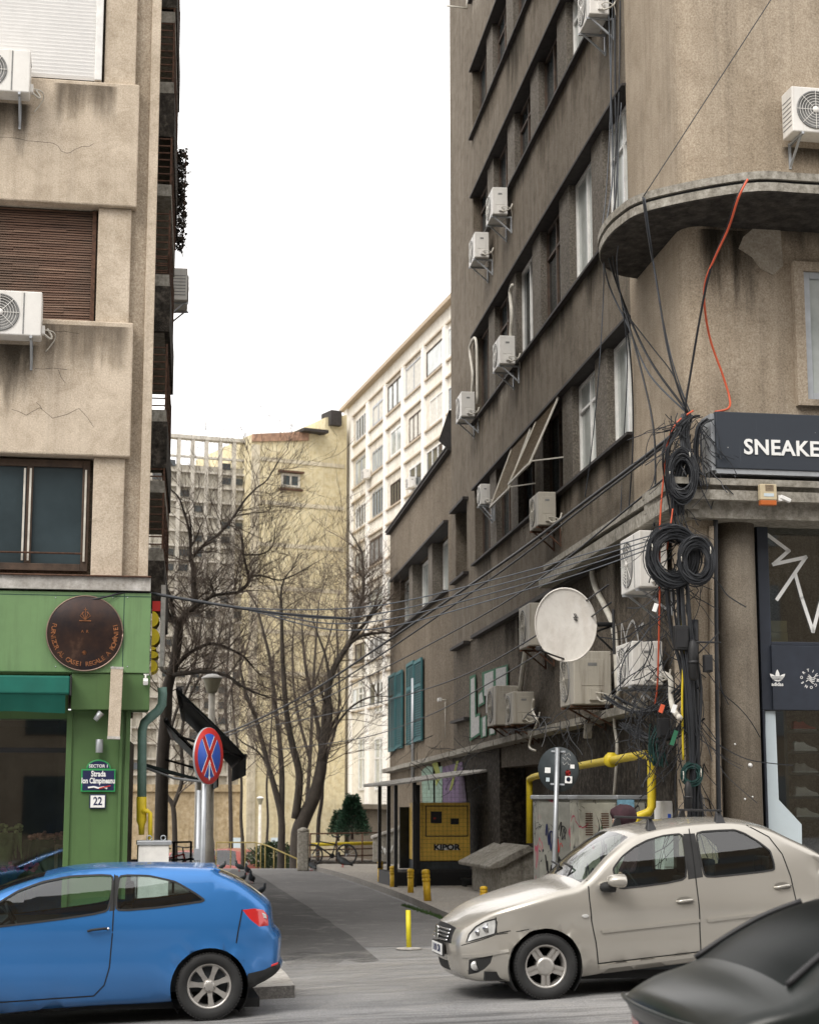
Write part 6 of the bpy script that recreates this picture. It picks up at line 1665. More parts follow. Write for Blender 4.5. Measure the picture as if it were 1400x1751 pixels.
# street name plate, number, lamps on the green pillar
def onFL(px, py, y): q_ = FL.hit(px, py, y); return FL.w(q_.x, y, q_.z), q_
w0_, c_ = onFL(168, 1335, .085); sx_ = (FL.hit(198, 1335, .085).x - FL.hit(139, 1335, .085).x) / 2; sz_ = (FL.hit(168, 1316, .085).z - FL.hit(168, 1355, .085).z) / 2
t = thing('street_name_plate', 'navy street name plate with green rim and arched top on the green pillar', 'sign', tuple(w0_), FL.a)
mb = MB(); mb.box(-sx_, sx_, 0, .03, -sz_, sz_); mb.prism([(-sx_ * .72, sz_ + .0)] + [(-sx_ * .72 * math.cos(a_), sz_ + .0 + .115 * math.sin(a_)) for a_ in [math.pi * k / 14 for k in range(1, 14)]] + [(sx_ * .72, sz_)], 0, .03); mb.build('rim', plain('rim_green', (.03, .30, .09), .4), t, bevel=.006)
mb = MB(); mb.box(-sx_ + .018, sx_ - .018, -.004, -.0005, -sz_ + .018, sz_ - .018); mb.prism([(-sx_ * .62 * math.cos(a_), sz_ + .012 + .085 * math.sin(a_)) for a_ in [math.pi * k / 14 for k in range(15)]], -.004, -.0005); mb.build('plate', M['sign_navy'], t)
mb = MB()
def TP(dx, dz): return lambda X, Y_, Z: (dx + X, -.0045 - Z, dz + Y_)
put_text(mb, 'SECTOR 1', .052, TP(0, sz_ + .035), bold=.02, depth=.002)
put_text(mb, 'Strada', .095, TP(0, .078), bold=.03, depth=.002, sx=.72); put_text(mb, 'Ion Câmpineanu', .092, TP(0, -.005), bold=.03, depth=.002, sx=.66)
mb.tube([(-.12, -.006, -.085), (-.05, -.006, -.075), (0, -.006, -.09), (.07, -.006, -.08), (.11, -.006, -.095)], .014, 4); mb.build('lettering', M['sign_white'], t)
mb = MB(); mb.obox((.08, -.022, -.078), (.14, .003, .012), Matrix.Rotation(R(-14), 3, 'Y')); mb.build('red_stroke', M['sign_red'], t)
w0_, c_ = onFL(167, 1371, .085); t = thing('house_number', 'white number plate 22 below the street name plate', 'sign', tuple(w0_), FL.a)
mb = MB(); mb.box(-.098, .098, 0, .03, -.085, .085); mb.build('rim', M['sign_navy'], t, bevel=.01)
mb = MB(); mb.box(-.085, .085, -.004, -.0005, -.072, .072); mb.build('plate', M['sign_white'], t, bevel=.004)
mb = MB(); put_text(mb, '22', .135, lambda X, Y_, Z: (X, -.0045 - Z, Y_), bold=.02, depth=.002, sx=.8); mb.build('lettering', M['sign_navy'], t)
w0_, c_ = onFL(170, 1276, .05); t = thing('wall_lamp', 'small cylindrical metal wall lamp above the street name plate', 'lamp', tuple(w0_), FL.a)
mb = MB(); mb.lathe([(.042, -.08), (.045, -.075), (.045, .075), (.042, .08)], (0, 0, 0), 20); mb.build('lamp_body', M['galv'], t); mb = MB(); mb.box(-.02, .02, .02, .09, -.02, .02); mb.build('arm', M['galv'], t)
w0_, c_ = onFL(168, 1225, .0); t = thing('spotlight', 'tilted grey spotlight under the green fascia', 'lamp', tuple(w0_), FL.a)
mb = MB(); mb.lathe([(.03, -.06), (.045, .06)], (0, 0, 0), 16, M=Matrix.Rotation(R(38), 3, 'Y')); mb.build('lamp_body', M['galv'], t); mb = MB(); mb.tube([(0, 0, 0), (.02, .1, .06)], .01, 6); mb.build('arm', M['galv'], t)
w0_, c_ = onFL(249, 1163, -.10); t = thing('security_camera', 'white camera at the right end of the green fascia', 'camera', tuple(w0_), FL.a)
mb = MB(); mb.obox((0, 0, -.02), (.06, .12, .06), Matrix.Rotation(R(20), 3, 'X')); mb.build('housing', M['white_paint'], t, bevel=.01); mb = MB(); mb.tube([(0, .02, 0), (0, .05, .06), (-.03, .06, .07), (.04, .06, .07)], .012, 6); mb.build('bracket', M['white_paint'], t)
a_, b_ = FL.hit(184, 1262, -.3), FL.hit(207, 1141, -.3); w0_ = FL.w(a_.x, -.3, a_.z)
t = thing('hanging_panel', 'narrow sand coloured panel hanging before the green pillar', 'panel', tuple(w0_), FL.a); t.rotation_euler = (0, R(1.2), FL.a)
mb = MB(); mb.box(0, .145, 0, .26, 0, b_.z - a_.z); mb.build('panel_body', M['stucco_front'], t, bevel=.008)
mb = MB(); mb.box(-.004, .149, -.004, .264, b_.z - a_.z - .02, b_.z - a_.z + .006); mb.box(-.004, .149, -.004, .264, -.01, .02); mb.build('end_cap', M['concrete_pale'], t)
# round plaque
w0_, c_ = onFL(145, 1083, -.09); r = FL.hit(210, 1083, -.09).x - c_.x
t = thing('round_plaque', 'round dark bronze plaque with gold lettering on the green fascia', 'plaque', tuple(w0_), FL.a)
m, t_, b = nt('plaque_face'); b.inputs['Roughness'].default_value = .28; b.inputs['Metallic'].default_value = .4
t_.links.new(ramp(t_, nz(t_, coords(t_), 3, 5), [(.35, (.022, .018, .020)), (.6, (.06, .034, .026)), (.75, (.16, .09, .06))]), b.inputs['Base Color'])
mb = MB(); mb.lathe([(r, .03), (r, 0), (r - .01, -.006), (0, -.006)], (0, 0, 0), 64, 0, 'y'); mb.build('plate', m, t)
mb = MB(); mb.tube([(r * math.cos(a_), -.004, r * math.sin(a_)) for a_ in [2 * math.pi * k / 64 for k in range(65)]], .009, 6); mb.build('rim', plain('bronze', (.28, .20, .16), .4, .7), t)
M['gold'] = plain('gold', (.30, .12, .05), .5, .4, var=.5, scale=9)
mb = MB(); txt = 'FURNIZOR AL CASEI REGALE A ROMÂNIEI'
for i, ch in enumerate(txt):
    if ch == ' ': continue
    a_ = R(165 + (375 - 165) * i / (len(txt) - 1))
    ca, sa = math.cos(a_), math.sin(a_)
    put_text(mb, ch, .078, lambda X, Y_, Z: (ca * (r * .83 - Y_) - sa * X, -.009 - Z, sa * (r * .83 - Y_) + ca * X), bold=.012, depth=.002)
mb.build('lettering', M['gold'], t)
mb = MB()
z_ = r * .42
for k in range(5): a_ = R(30 + 30 * k); mb.tube([(0, -.009, z_ - .03), (.07 * math.cos(a_), -.009, z_ - .02 + .08 * math.sin(a_)), (.03 * math.cos(a_), -.009, z_ + .07)], .005, 4)
mb.tube([(-.07, -.009, z_ - .04), (.07, -.009, z_ - .04)], .008, 4); mb.tube([(0, -.009, z_ + .06), (0, -.009, z_ + .12)], .005, 4); mb.tube([(-.02, -.009, z_ + .095), (.02, -.009, z_ + .095)], .005, 4)
mb.lathe([(.028, -.010), (0, -.010)], (0, 0, -r * .52), 12, 0, 'y')
for k in range(3): put_text(mb, ['A  R', 'REGAL', '1881'][k], .05, lambda X, Y_, Z: (X, -.009 - Z, .02 - k * .075 + Y_), bold=0, depth=.0015) if k == 0 else None
mb.build('crest', M['gold'], t)
# teal awning
a_, b_ = FL.hit(122, 1187, -.30), FL.hit(122, 1156, -.30); w0_ = FL.w(a_.x, 0, a_.z)
t = thing('awning', 'rolled teal fabric awning with hanging valance over the flower shop window', 'awning', tuple(w0_), FL.a)
mb = MB(); mb.box(-6, -.02, -.30, -.05, 0, b_.z - a_.z); mb.build('cassette', M['teal_fabric'], t, bevel=.02)
mb = MB(); mb.box(-.02, 0, -.31, -.04, -.02, b_.z - a_.z + .01); mb.build('end_cap', M['rubber'], t, bevel=.01)
mb = MB(); n = 60; vs = []
for k in range(n + 1):
    x = -6 + 5.93 * k / n; w_ = .02 * math.sin(k * 1.7) + .012 * math.sin(k * .63)
    for j in range(5): vs.append((x, -.27 + .03 * j + w_ * j / 4, -.004 - .052 * j + .01 * math.sin(k * .5) * j / 4))
mb.add(vs, [(5 * k + j, 5 * k + 5 + j, 5 * k + 6 + j, 5 * k + 1 + j) for k in range(n) for j in range(4)], 0, True); mb.build('valance', M['teal_fabric'], t)
# ---------------------------------------------------------------- gas riser and its box at the left corner
def thing_tube(pts, Yl, r, mat, name, label, cat, n=12):
    P_ = [at(px, py, Yl) for px, py in pts]; o_ = P_[0].copy(); mb = MB(); mb.tube([p - o_ for p in P_], r, n); return tag(mb.build(name, M[mat], None, loc=tuple(o_)), label, cat), o_
gp, o_ = thing_tube([(277, 1176), (278, 1186), (277, 1205), (270, 1216), (258, 1226), (247, 1236), (243, 1250), (242.5, 1363)], 21.9, .058, 'pipe_green', 'gas_riser', 'green gas riser with a yellow foot at the left corner', 'pipe')
mb = MB(); P_ = [at(242, y_, 21.9) - o_ for y_ in (1363, 1364, 1404, 1412, 1428)]; mb.tube(P_, [.058, .062, .062, .04, .034], 12); P_ = [at(px, py, 21.85) - o_ for px, py in ((243, 1388), (252, 1387), (257, 1391), (257, 1438))]; mb.tube(P_, .028, 8); mb.build('yellow_foot', M['yellow_paint'], gp)
a = at(236, 1480, 21.7); b = at(287, 1446, 21.7); zg_ = zf(a.x, a.y) + .12
t = thing('gas_meter_box', 'white box with a grey lid below the green gas riser', 'meter box', (a.x, a.y, zg_), ST)
mb = MB(); mb.box(0, .37, 0, .35, 0, b.z - zg_); mb.build('housing', M['white_paint'], t, bevel=.01)
mb = MB(); mb.box(-.02, .40, -.02, .37, b.z - zg_, b.z - zg_ + .055); mb.build('lid', M['galv'], t, bevel=.01)
mb = MB(); 
for x in (.13, .30): mb.tube([(x + .03 * math.cos(q_), .1, b.z - zg_ + .085 + .03 * math.sin(q_)) for q_ in [2 * math.pi * k / 12 for k in range(13)]], .008, 5)
mb.build('lifting_eye', M['galv'], t)
# neon sign on the alley side, seen from its edge
t0 = at(258, 1150, 22.2); t = thing('projecting_sign', 'narrow red and yellow sign seen edge on at the left corner', 'sign', tuple(t0), WL.a)
def py2z(py): return at(262, py, 22.2).z - t0.z
mb = MB(); 
for (ya, yb2, dp) in ((1045, 1072, .085), (1074, 1104, .10), (1106, 1112, .06), (1113, 1126, .085), (1128, 1150, .08)):
    z0_, z1_ = py2z(yb2), py2z(ya); n = 10; mb.prism([(0, z0_), (0, z1_)] + [(-dp * math.sin(math.pi * (k + .5) / n) ** .5, z1_ + (z0_ - z1_) * (k + .5) / n) for k in range(n)], 0, .5, axis='y')
mb2 = MB(); 
for v in mb.v: pass
mb.v = [(v[1], v[0], v[2]) for v in mb.v]
mb.build('yellow_letters', M['yellow_paint'], t)
mb = MB(); mb.box(0, .5, -.10, 0, py2z(1045), py2z(1028)); mb.build('red_cap', M['sign_red'], t)
mb = MB(); mb.box(0, .6, -.155, -.105, py2z(1140), py2z(1000)); mb.build('back_board', M['concrete_pale'], t)
# ---------------------------------------------------------------- dark awnings in the alley on the left
def side_awning(pn, pf, Yn, Yf, drop, label):
    a_, b_ = at(*pn[0], Yn), at(*pn[1], Yn); o_ = a_.copy(); t = thing('side_awning', label, 'awning', tuple(o_), WL.a, 'dark awnings along the left side of the alley')
    L_ = Yf - Yn; h_ = b_ - a_; dx = math.hypot(h_.x, h_.y)
    mb = MB(); vs = []
    for k in range(9):
        y_ = -dx * k / 8; z_ = h_.z * k / 8 + .02 * math.sin(k / 8 * math.pi)
        vs += [(0, y_, z_), (L_, y_, z_), (L_, y_, z_ - .02), (0, y_, z_ - .02)]
    fs = []
    for k in range(8):
        for j in range(4): fs.append((4 * k + j, 4 * k + (j + 1) % 4, 4 * k + 4 + (j + 1) % 4, 4 * k + 4 + j))
    mb.add(vs, fs + [(0, 1, 2, 3), (35, 34, 33, 32)]); mb.build('fabric', M['awn_black'], t)
    mb = MB(); mb.box(0, L_, -dx - .015, -dx + .005, h_.z - drop, h_.z); mb.build('valance', M['awn_black'], t)
    mb = MB(); mb.tube([(0, -dx, h_.z), (L_, -dx, h_.z)], .03, 8); mb.tube([(0, 0, 0), (L_, 0, 0)], .05, 8); mb.tube([(.1, 0, -.7), (.1, -dx * .95, h_.z - .02)], .02, 6); mb.tube([(.03, .02, -.03), (.03, -dx, h_.z - .03)], .02, 6); mb.build('arm', M['dark_metal'], t)
M['awn_black'] = plain('awn_black', (.008, .016, .015), .85)
side_awning([(306, 1180), (419, 1292)], None, 27.0, 37.0, .30, 'long black sloping awning nearest the corner, above the no stopping sign')
side_awning([(284, 1232), (372, 1322)], None, 32.0, 42.0, .25, 'second black sloping awning, lower and partly hidden behind the first')
a_, b_ = at(250, 1306, 23.5), at(346, 1333, 23.5); t = thing('flat_canopy', 'thin flat dark canopy below the sloping black awnings', 'canopy', tuple(a_), 0)
mb = MB(); d_ = b_ - a_; mb.add([(0, 0, 0), (d_.x, 0, d_.z), (d_.x - .3, 4, d_.z), (-.4, 4, 0), (0, 0, -.05), (d_.x, 0, d_.z - .03), (d_.x - .3, 4, d_.z - .03), (-.4, 4, -.05)], [(0, 1, 2, 3), (7, 6, 5, 4), (0, 4, 5, 1), (1, 5, 6, 2), (2, 6, 7, 3), (3, 7, 4, 0)]); mb.build('sheet', M['awn_black'], t)
mb = MB(); mb.tube([(0, 0, -.06), (d_.x * .5, 0, d_.z * .5 - .09), (d_.x, 0, d_.z - .03)], .018, 6); mb.build('edge_tube', M['galv'], t)
mb = MB(); 
for i, (px, Y_) in enumerate(((336, 40), )):
    a_ = at(px, 1480, Y_); zt_ = at(px, 1325, Y_).z; mb.tube([(0, 0, 0), (0, 0, zt_)], .07, 12); mb.lathe([(.09, 0), (.09, .5), (.07, .6)], (0, 0, 0), 12); tag(mb.build('lamp_pole', M['pipe_white'], None, loc=(a_.x, a_.y, zf(a_.x, a_.y))), 'plain pale pole without lamp beside the black railing on the left', 'pole')
# ---------------------------------------------------------------- street lamps
def lamp(px, Y_, pytop, pyglobe, wpx, r, label, zb=None):
    a_ = at(px, pytop, Y_); zg_ = zf(a_.x, Y_) if zb is None else zb; t = thing('street_lamp', label, 'street lamp', (a_.x, Y_, zg_), 0, 'lamps in the courtyard')
    H = a_.z - zg_; hg = at(px, pyglobe, Y_).z - zg_; R_ = wpx / 2 * Y_ / 3040
    mb = MB(); mb.lathe([(r * 1.35, 0), (r * 1.35, .9), (r * 1.1, 1.0), (r, 1.05), (r * .8, hg)], (0, 0, 0), 16); mb.build('pole', M['pipe_white'], t)
    mb = MB(); mb.lathe([(r * .9, hg), (R_ * .45, hg + .02), (R_ * .55, hg + .08), (R_ * .88, hg + (H - hg) * .72), (R_ * .90, hg + (H - hg) * .74), (0, hg + (H - hg) * .75)], (0, 0, 0), 20); mb.build('lamp_shade', plain('lamp_glass', (.30, .28, .20), .3), t)
    mb = MB(); mb.lathe([(R_, hg + (H - hg) * .755), (R_ * 1.02, hg + (H - hg) * .79), (R_ * .5, H - .02), (0, H)], (0, 0, 0), 20); mb.build('lamp_cap', M['white_paint'], t)
lamp(363, 40, 1152, 1186, 37, .09, 'tall white street lamp with bell shaped head behind the black awning')
lamp(445, 72, 1362, 1376, 13, .07, 'small distant white street lamp between the thin trees', -1.4)
# ---------------------------------------------------------------- bollards and posts
def bollard(px, pyb, pyt, label, tiltd=0, r=.058):
    z = .22
    for _ in range(6):
        p_ = ong(px, pyb, z); z = zf(p_.x, p_.y) + .12
    h_ = at(px, pyt, p_.y).z - z
    t = thing('bollard', label, 'bollard', (p_.x, p_.y, z), 0, 'yellow bollards along the kerb'); t.rotation_euler = (0, R(tiltd), 0)
    mb = MB(); mb.lathe([(r, -.02), (r, h_ * .62)], (0, 0, 0), 18); mb.build('shaft', M['bollard_yellow'], t)
    mb = MB(); z0 = h_ * .62; s = h_ * .38 / 3
    pr_ = []
    for k in range(3): pr_ += [(r, z0 + s * k), (r * 1.12, z0 + s * k + s * .12), (r * 1.12, z0 + s * k + s * .78), (r * .96, z0 + s * k + s * .88)]
    mb.lathe(pr_ + [(r * .96, h_), (r * .5, h_ + .012), (0, h_ + .014)], (0, 0, 0), 18); mb.build('ringed_head', M['bollard_yellow'], t)
bollard(650, 1508, 1473, 'farthest small yellow bollard on the kerb, nearest the concrete post')
bollard(672, 1517, 1482, 'second yellow bollard from the far end of the row', r=.066)
bollard(702, 1527, 1487, 'third yellow bollard, in front of the generator shelter post')
bollard(731, 1541, 1488, 'leaning thicker yellow bollard below the generator', -4, r=.066)
bollard(827, 1556, 1517, 'yellow bollard just above the bonnet of the beige saloon')
p_ = ong(699, 1623, .1); z = zf(p_.x, p_.y); p_ = ong(699, 1623, z + .01)
mb = MB(); h_ = at(697, 1557, p_.y).z - p_.z; mb.tube([(0, 0, 0), (-.01, 0, h_)], .033, 12); t = tag(mb.build('flexible_post', plain('fluo', (.72, .62, .02), .5, var=.1), None, loc=tuple(p_)), 'thin bright yellow post standing alone in the mouth of the alley', 'post')
mb = MB(); mb.lathe([(.0, .0), (.17, 0), (.15, .012), (.03, .02)], (0, 0, 0), 16); mb.build('mortar_base', M['concrete_pale'], t)
# ---------------------------------------------------------------- far end: post, fence, bike, cars, pigeons
a = at(518, 1487, 47.5); zg_ = zf(a.x, a.y); t = thing('concrete_post', 'thick weathered concrete post at the end of the alley', 'post', (a.x, a.y, zg_), 0)
mb = MB(); mb.box(-.15, .15, -.15, .15, 0, 1.02); mb.build('shaft', M['concrete'], t, bevel=.03); mb = MB(); mb.lathe([(.16, 1.02), (.15, 1.08), (.06, 1.13), (0, 1.14)], (0, 0, 0), 16); mb.build('rounded_top', M['concrete'], t)
a = at(530, 1480, 50); b = at(662, 1476, 52); zg_ = .12; t = thing('railing', 'rusty horizontal railing with a yellow pipe behind the black bicycle', 'railing', (a.x, a.y, zg_), 0)
d_ = Vector((b.x - a.x, b.y - a.y, 0))
mb = MB()
for z in (.90, .45, .26): mb.tube([(0, 0, z), (d_.x, d_.y, z)], .02, 6)
mb.build('rail', M['rust'], t)
for k in range(4):
    mb = MB(); q_ = d_ * k / 3.0; mb.tube([(q_.x, q_.y, 0), (q_.x, q_.y, .92)], .025, 6); mb.build('post', M['rust'], t)
mb = MB(); mb.tube([(0, .05, .60), (d_.x * .9, d_.y * .9 + .05, .60)], .05, 8); mb.build('yellow_pipe', M['yellow_paint'], t)
mb = MB(); mb.box(0, d_.x, .15, .4, -.2, .12); mb.build('low_kerb', M['grime'], t)
def bicycle(o_, rz, r, wb, mat, label, tilt=0):
    t = thing('bicycle', label, 'bicycle', o_, rz); t.rotation_euler = (tilt, 0, rz)
    for x in (0, wb):
        w_ = bpy.data.objects.new('wheel', None); link(w_, t); w_.location = (x, 0, r)
        mb = MB(); mb.tube([(r * .95 * math.cos(a_), 0, r * .95 * math.sin(a_)) for a_ in [2 * math.pi * k / 36 for k in range(37)]], .024, 6); mb.build('tyre', M['rubber'], w_)
        mb = MB()
        for k in range(14): a_ = 2 * math.pi * k / 14; mb.tube([(0, .02 * (-1) ** k, 0), (r * .9 * math.cos(a_), 0, r * .9 * math.sin(a_))], .0025, 3)
        mb.lathe([(.02, -.04), (.02, .04)], (0, 0, 0), 8, 0, 'y'); mb.build('spokes', M['galv'], w_)
    bb = Vector((wb * .42, 0, r * .9)); st_ = Vector((wb * .30, 0, r * 2.25)); hd = Vector((wb * .80, 0, r * 2.25)); hd2 = Vector((wb * .84, 0, r * 1.85))
    mb = MB()
    for a_, b_, q_ in ((bb, st_, .018), (st_ - Vector((0, 0, .08)), hd, .018), (bb, hd2, .022), (bb, Vector((0, 0, r)), .012), (st_ - Vector((0, 0, .1)), Vector((0, 0, r)), .011), (hd, hd2, .022)): mb.tube([a_, b_], q_, 8)
    mb.build('frame', M[mat], t)
    mb = MB(); mb.tube([hd2, (wb, .0, r)], .018, 6); mb.build('fork', M[mat], t)
    mb = MB(); mb.tube([hd, hd + Vector((-.02, 0, .13))], .015, 6); mb.tube([hd + Vector((.02, -.28, .15)), hd + Vector((.03, 0, .13)), hd + Vector((.02, .28, .15))], .013, 6); mb.build('handlebar', M['black'], t)
    mb = MB(); mb.tube([st_, st_ + Vector((-.02, 0, .10))], .012, 6); mb.lathe([(0, -.14), (.03, -.10), (.07, .0), (.06, .08), (0, .1)], st_ + Vector((-.02, 0, .12)), 10, 0, 'x', M=Matrix.Diagonal((-1, 1, .4))); mb.build('saddle', M['black'], t)
    mb = MB(); mb.lathe([(.07, -.03), (.07, -.02), (0, -.02)], bb, 16, 0, 'y'); mb.tube([bb, bb + Vector((.1, -.06, -.12)), bb + Vector((.1, -.14, -.12))], .010, 5); mb.build('crank', M['dark_metal'], t)
    return t
a = at(592, 1478, 48.3); bicycle((a.x, a.y, .21), math.pi + R(5), .285, .92, 'black', 'black bicycle parked against the railing at the end of the alley')
a = at(266, 1482, 35); bicycle((a.x, a.y, zf(a.x, a.y) + .13), R(40), .30, .80, 'sign_red', 'red bicycle half hidden behind the black railing on the left')
a = at(236, 1480, 33.5); b = at(326, 1480, 34.5); t = thing('railing', 'black railing on the left pavement behind the gas meter box', 'railing', (a.x, a.y, zf(a.x, a.y) + .12), 0); d_ = Vector((b.x - a.x, b.y - a.y, 0))
mb = MB()
for z in (.95, .62, .2): mb.tube([(0, 0, z), (d_.x, d_.y, z)], .018, 6)
mb.build('rail', M['black'], t)
for k in range(4):
    mb = MB(); q_ = d_ * k / 3.0; mb.tube([(q_.x, q_.y, 0), (q_.x, q_.y, .96)], .025, 6); mb.build('post', M['black'], t)
def small_car(px, Y_, rz, label, mat, W_=1.6, H=1.42, L=3.7, zg_=-1.2):
    a_ = at(px, 1450, Y_); fr_ = Fr((a_.x, a_.y), rz); fr_.o.z = zg_
    out = [(.12, .25), (0, .35), (.0, .62), (.12, .78), (.9, .90), (1.35, H * .94), (1.6, H), (2.6, H), (3.2, H * .96), (L - .1, .95), (L, .6), (L - .05, .3), (L - .2, .25)]
    zn = [('side_window', [(1.05, .92), (1.5, H * .93), (2.0, H * .94), (2.0, .92)], 'car_glass'), ('side_window', [(2.1, .92), (2.1, H * .94), (2.9, H * .93), (3.25, .95)], 'car_glass')]
    stp = [('windscreen', (.92, .90), (1.4, H * .95), .07, .93, 'car_glass'), ('rear_window', (3.2, H * .95), (L - .15, 1.0), .1, .9, 'car_glass'),
           ('head_light', (.02, .50), (.08, .70), .04, .24, 'lamp_clear'), ('head_light', (.02, .50), (.08, .70), .76, .96, 'lamp_clear'), ('grille', (0, .40), (.04, .60), .3, .7, 'rubber')]
    c_, iw, ww_ = car('small_car', label, fr_, W_, out, [(.75, .30, .33), (3.0, .30, .33)], zn, stp, lambda x: .92, .3, (.8, .15), (.5, .15), [], mat, 'parked red cars', wheels=[(.75, .29, .29, 5, .18, 'five', 0), (3.0, .29, .29, 5, .18, 'five', 0)], seats=(.9, 3.0, [(1.5, .98)]))
M['paint_red'] = paint('paint_red', (.30, .045, .03), .1, .4, .3)
small_car(402, 60, R(80), 'red hatchback parked nose out beyond the crest, behind a thin trunk', M['paint_red'])
small_car(340, 58, R(84), 'bright red car mostly hidden by the grey posts', M['paint_red'])
small_car(470, 53.5, R(20), 'red car roof just showing below the yellow stair rail', M['paint_red'], zg_=-1.75)
# stairs' yellow rail
P_ = [at(370, 1441, 57), at(436, 1441, 57), at(456, 1446, 56), at(508, 1469, 53)]
t = thing('stair_rail', 'yellow sloping stair rail with thin posts left of the concrete post', 'railing', tuple(P_[0]), 0)
mb = MB(); mb.tube([p - P_[0] for p in P_], .022, 6); mb.build('rail', M['stair_yellow'] if 'stair_yellow' in M else plain('stair_yellow', (.26, .20, .06), .7), t)
for u in range(9):
    k = u / 8 * 3; i = min(2, int(k)); p = P_[i].lerp(P_[i + 1], k - i) - P_[0]; mb = MB(); mb.tube([p, p - Vector((0, 0, 1.15))], .018, 5); mb.build('post', bpy.data.materials['stair_yellow'], t)
# small blue parking plates on the back wall
for px, lab in ((400, 'small blue parking plate on the far wall, left one'), (471, 'small pale blue parking plate on the far wall, right one')):
    a = at(px, 1441, 96); mb = MB(); mb.box(-.15 - .1, .35, 0, .03, -.35, .25); mb.box(-.05, .15, .03, .6, -.05, .05); tag(mb.build('parking_plate', M['pale_blue'], None, loc=tuple(a)), lab, 'sign')
def pigeon(px, py, rz, label, s=1.0, dark='pigeon', z=None):
    zz = .1
    for _ in range(4): p_ = ong(px, py, zz); zz = (zf(p_.x, p_.y) if z is None else z)
    t = thing('pigeon', label, 'pigeon', (p_.x, p_.y, zz + .01), rz, 'pigeons on the alley'); 
    mb = MB(); X = Matrix.Rotation(R(-18), 3, 'Y')
    mb.tube([X @ Vector(p) + Vector((0, 0, .10)) for p in ((-.20, 0, -.005), (-.13, 0, 0), (-.07, 0, .005), (0, 0, .01), (.06, 0, .02), (.095, 0, .05), (.105, 0, .085), (.115, 0, .11), (.135, 0, .112), (.15, 0, .108))], [.018, .025, .048, .062, .052, .036, .026, .028, .018, .004], 10)
    mb.build('body', M[dark], t, smooth=True)
    for s_ in (1, -1):
        mb = MB(); mb.add([X @ Vector(p) + Vector((0, 0, .105)) for p in ((.05, .056 * s_, .03), (-.02, .068 * s_, .035), (-.17, .03 * s_, .01), (-.10, .062 * s_, -.025), (.02, .064 * s_, -.02))], [(0, 1, 2, 3, 4)]); mb.build('wing', M['sign_back'], t)
        mb = MB(); mb.tube([(0, .02 * s_, .07), (.0, .02 * s_, .0)], .005, 4); mb.tube([(-.02, .02 * s_, .003), (.03, .02 * s_, .003)], .004, 4); mb.build('leg', M['sign_red'], t)
    t.scale = (s, s, s)
M['pigeon'] = plain('pigeon', (.06, .07, .085), .6, var=.4, scale=25)
pigeon(423, 1497, R(250), 'grey blue pigeon facing the viewer, left of the dark patch', 1.1)
pigeon(430, 1512, R(260), 'grey pigeon standing in front of the other grey one', 1.1)
pigeon(414, 1511, R(10), 'black and white pigeon bending low beside the two grey ones', .9, 'sign_back')
pigeon(447, 1532, R(30), 'dark pigeon closest to the rear window of the blue hatchback', .9)
pigeon(409, 1491, R(200), 'black pigeon at the crest under the far trunk', 1.1, 'sign_back')
pigeon(586, 1484, R(160), 'dark pigeon on the right pavement below the bicycle', 1.5, 'black', z=.22)
pigeon(533, 1490, R(140), 'black pigeon landing at the foot of the concrete post', 1.3, 'black')
pigeon(380, 1489, R(20), 'dark pigeon at the left end of the crest beside the lamp pole', .95, 'sign_back')
# ---------------------------------------------------------------- cables
def cable_px(pts, r, label, mat='cable', n=6, name='cable', group=None, kind=None):
    P_ = [at(px, py, Y_) for px, py, Y_ in pts]; o_ = P_[0].copy(); mb = MB(); mb.tube([p - o_ for p in catmull(P_, n)], r, 5)
    return tag(mb.build(name, M[mat], None, loc=tuple(o_)), label, 'cable', group, kind)
G1 = 'cables crossing the alley'
cable_px([(0, 1051, 21.2), (95, 1036, 21.3), (175, 1022, 21.3), (215, 1013, 21.4), (262, 1014, 21.5)], .012, 'thin dark cable running across the green fascia to the left corner')
ends = [(1150, 905, 1052, 1018), (1140, 915, 1066, 1038), (1130, 925, 1072, 1050), (1120, 935, 1080, 1062)]
labs = ['topmost of the four thin grey cables spanning the alley to the coils', 'second of the four thin grey cables spanning the alley to the coils', 'third of the four thin grey cables spanning the alley to the coils', 'lowest of the four thin grey cables spanning the alley to the coils']
for k, (ex, ey, my, ny) in enumerate(ends):
    cable_px([(262, 1014 + k, 21.6), (340, 1027 + k, 21.6), (430, 1040 + k * 1.5, 21.6), (560, my - 10 + k * 2, 21.6), (680, 1030 + k * 13, 21.6), (860, 987 + k * 11, 21.6), (1000, 948 + k * 10, 21.5), (ex, ey, 21.3)], .008, labs[k], 'cable_grey', group=G1)
cable_px([(262, 1016, 21.6), (340, 1029, 21.6), (430, 1043, 21.6)] + [(500, 1051, 21.6), (600, 1058, 21.6)], .016, 'thick black cable sloping off the left corner over the trees')
cable_px([(1176, 722, 21.1), (1110, 775, 22.5), (1000, 858, 26), (860, 962, 31), (660, 1098, 38), (530, 1184, 43), (430, 1236, 47), (380, 1256, 50)], .026, 'thick upper diagonal cable running down into the alley')
cable_px([(1178, 728, 21.1), (1110, 782, 22.5), (1000, 866, 26), (860, 975, 31), (660, 1114, 38), (530, 1196, 43), (430, 1242, 47), (380, 1262, 50)], .018, 'thinner diagonal cable right below the thick upper one')
cable_px([(1170, 790, 21.1), (1060, 880, 23), (960, 962, 26), (860, 1032, 30), (720, 1110, 36), (600, 1172, 42), (500, 1222, 46)], .014, 'second diagonal cable descending from the hanging coil')
cable_px([(1040, 1000, 22.5), (915, 1088, 26), (800, 1152, 31), (690, 1190, 37), (560, 1222, 44), (470, 1240, 48)], .012, 'thin diagonal cable passing over the face of the satellite dish')
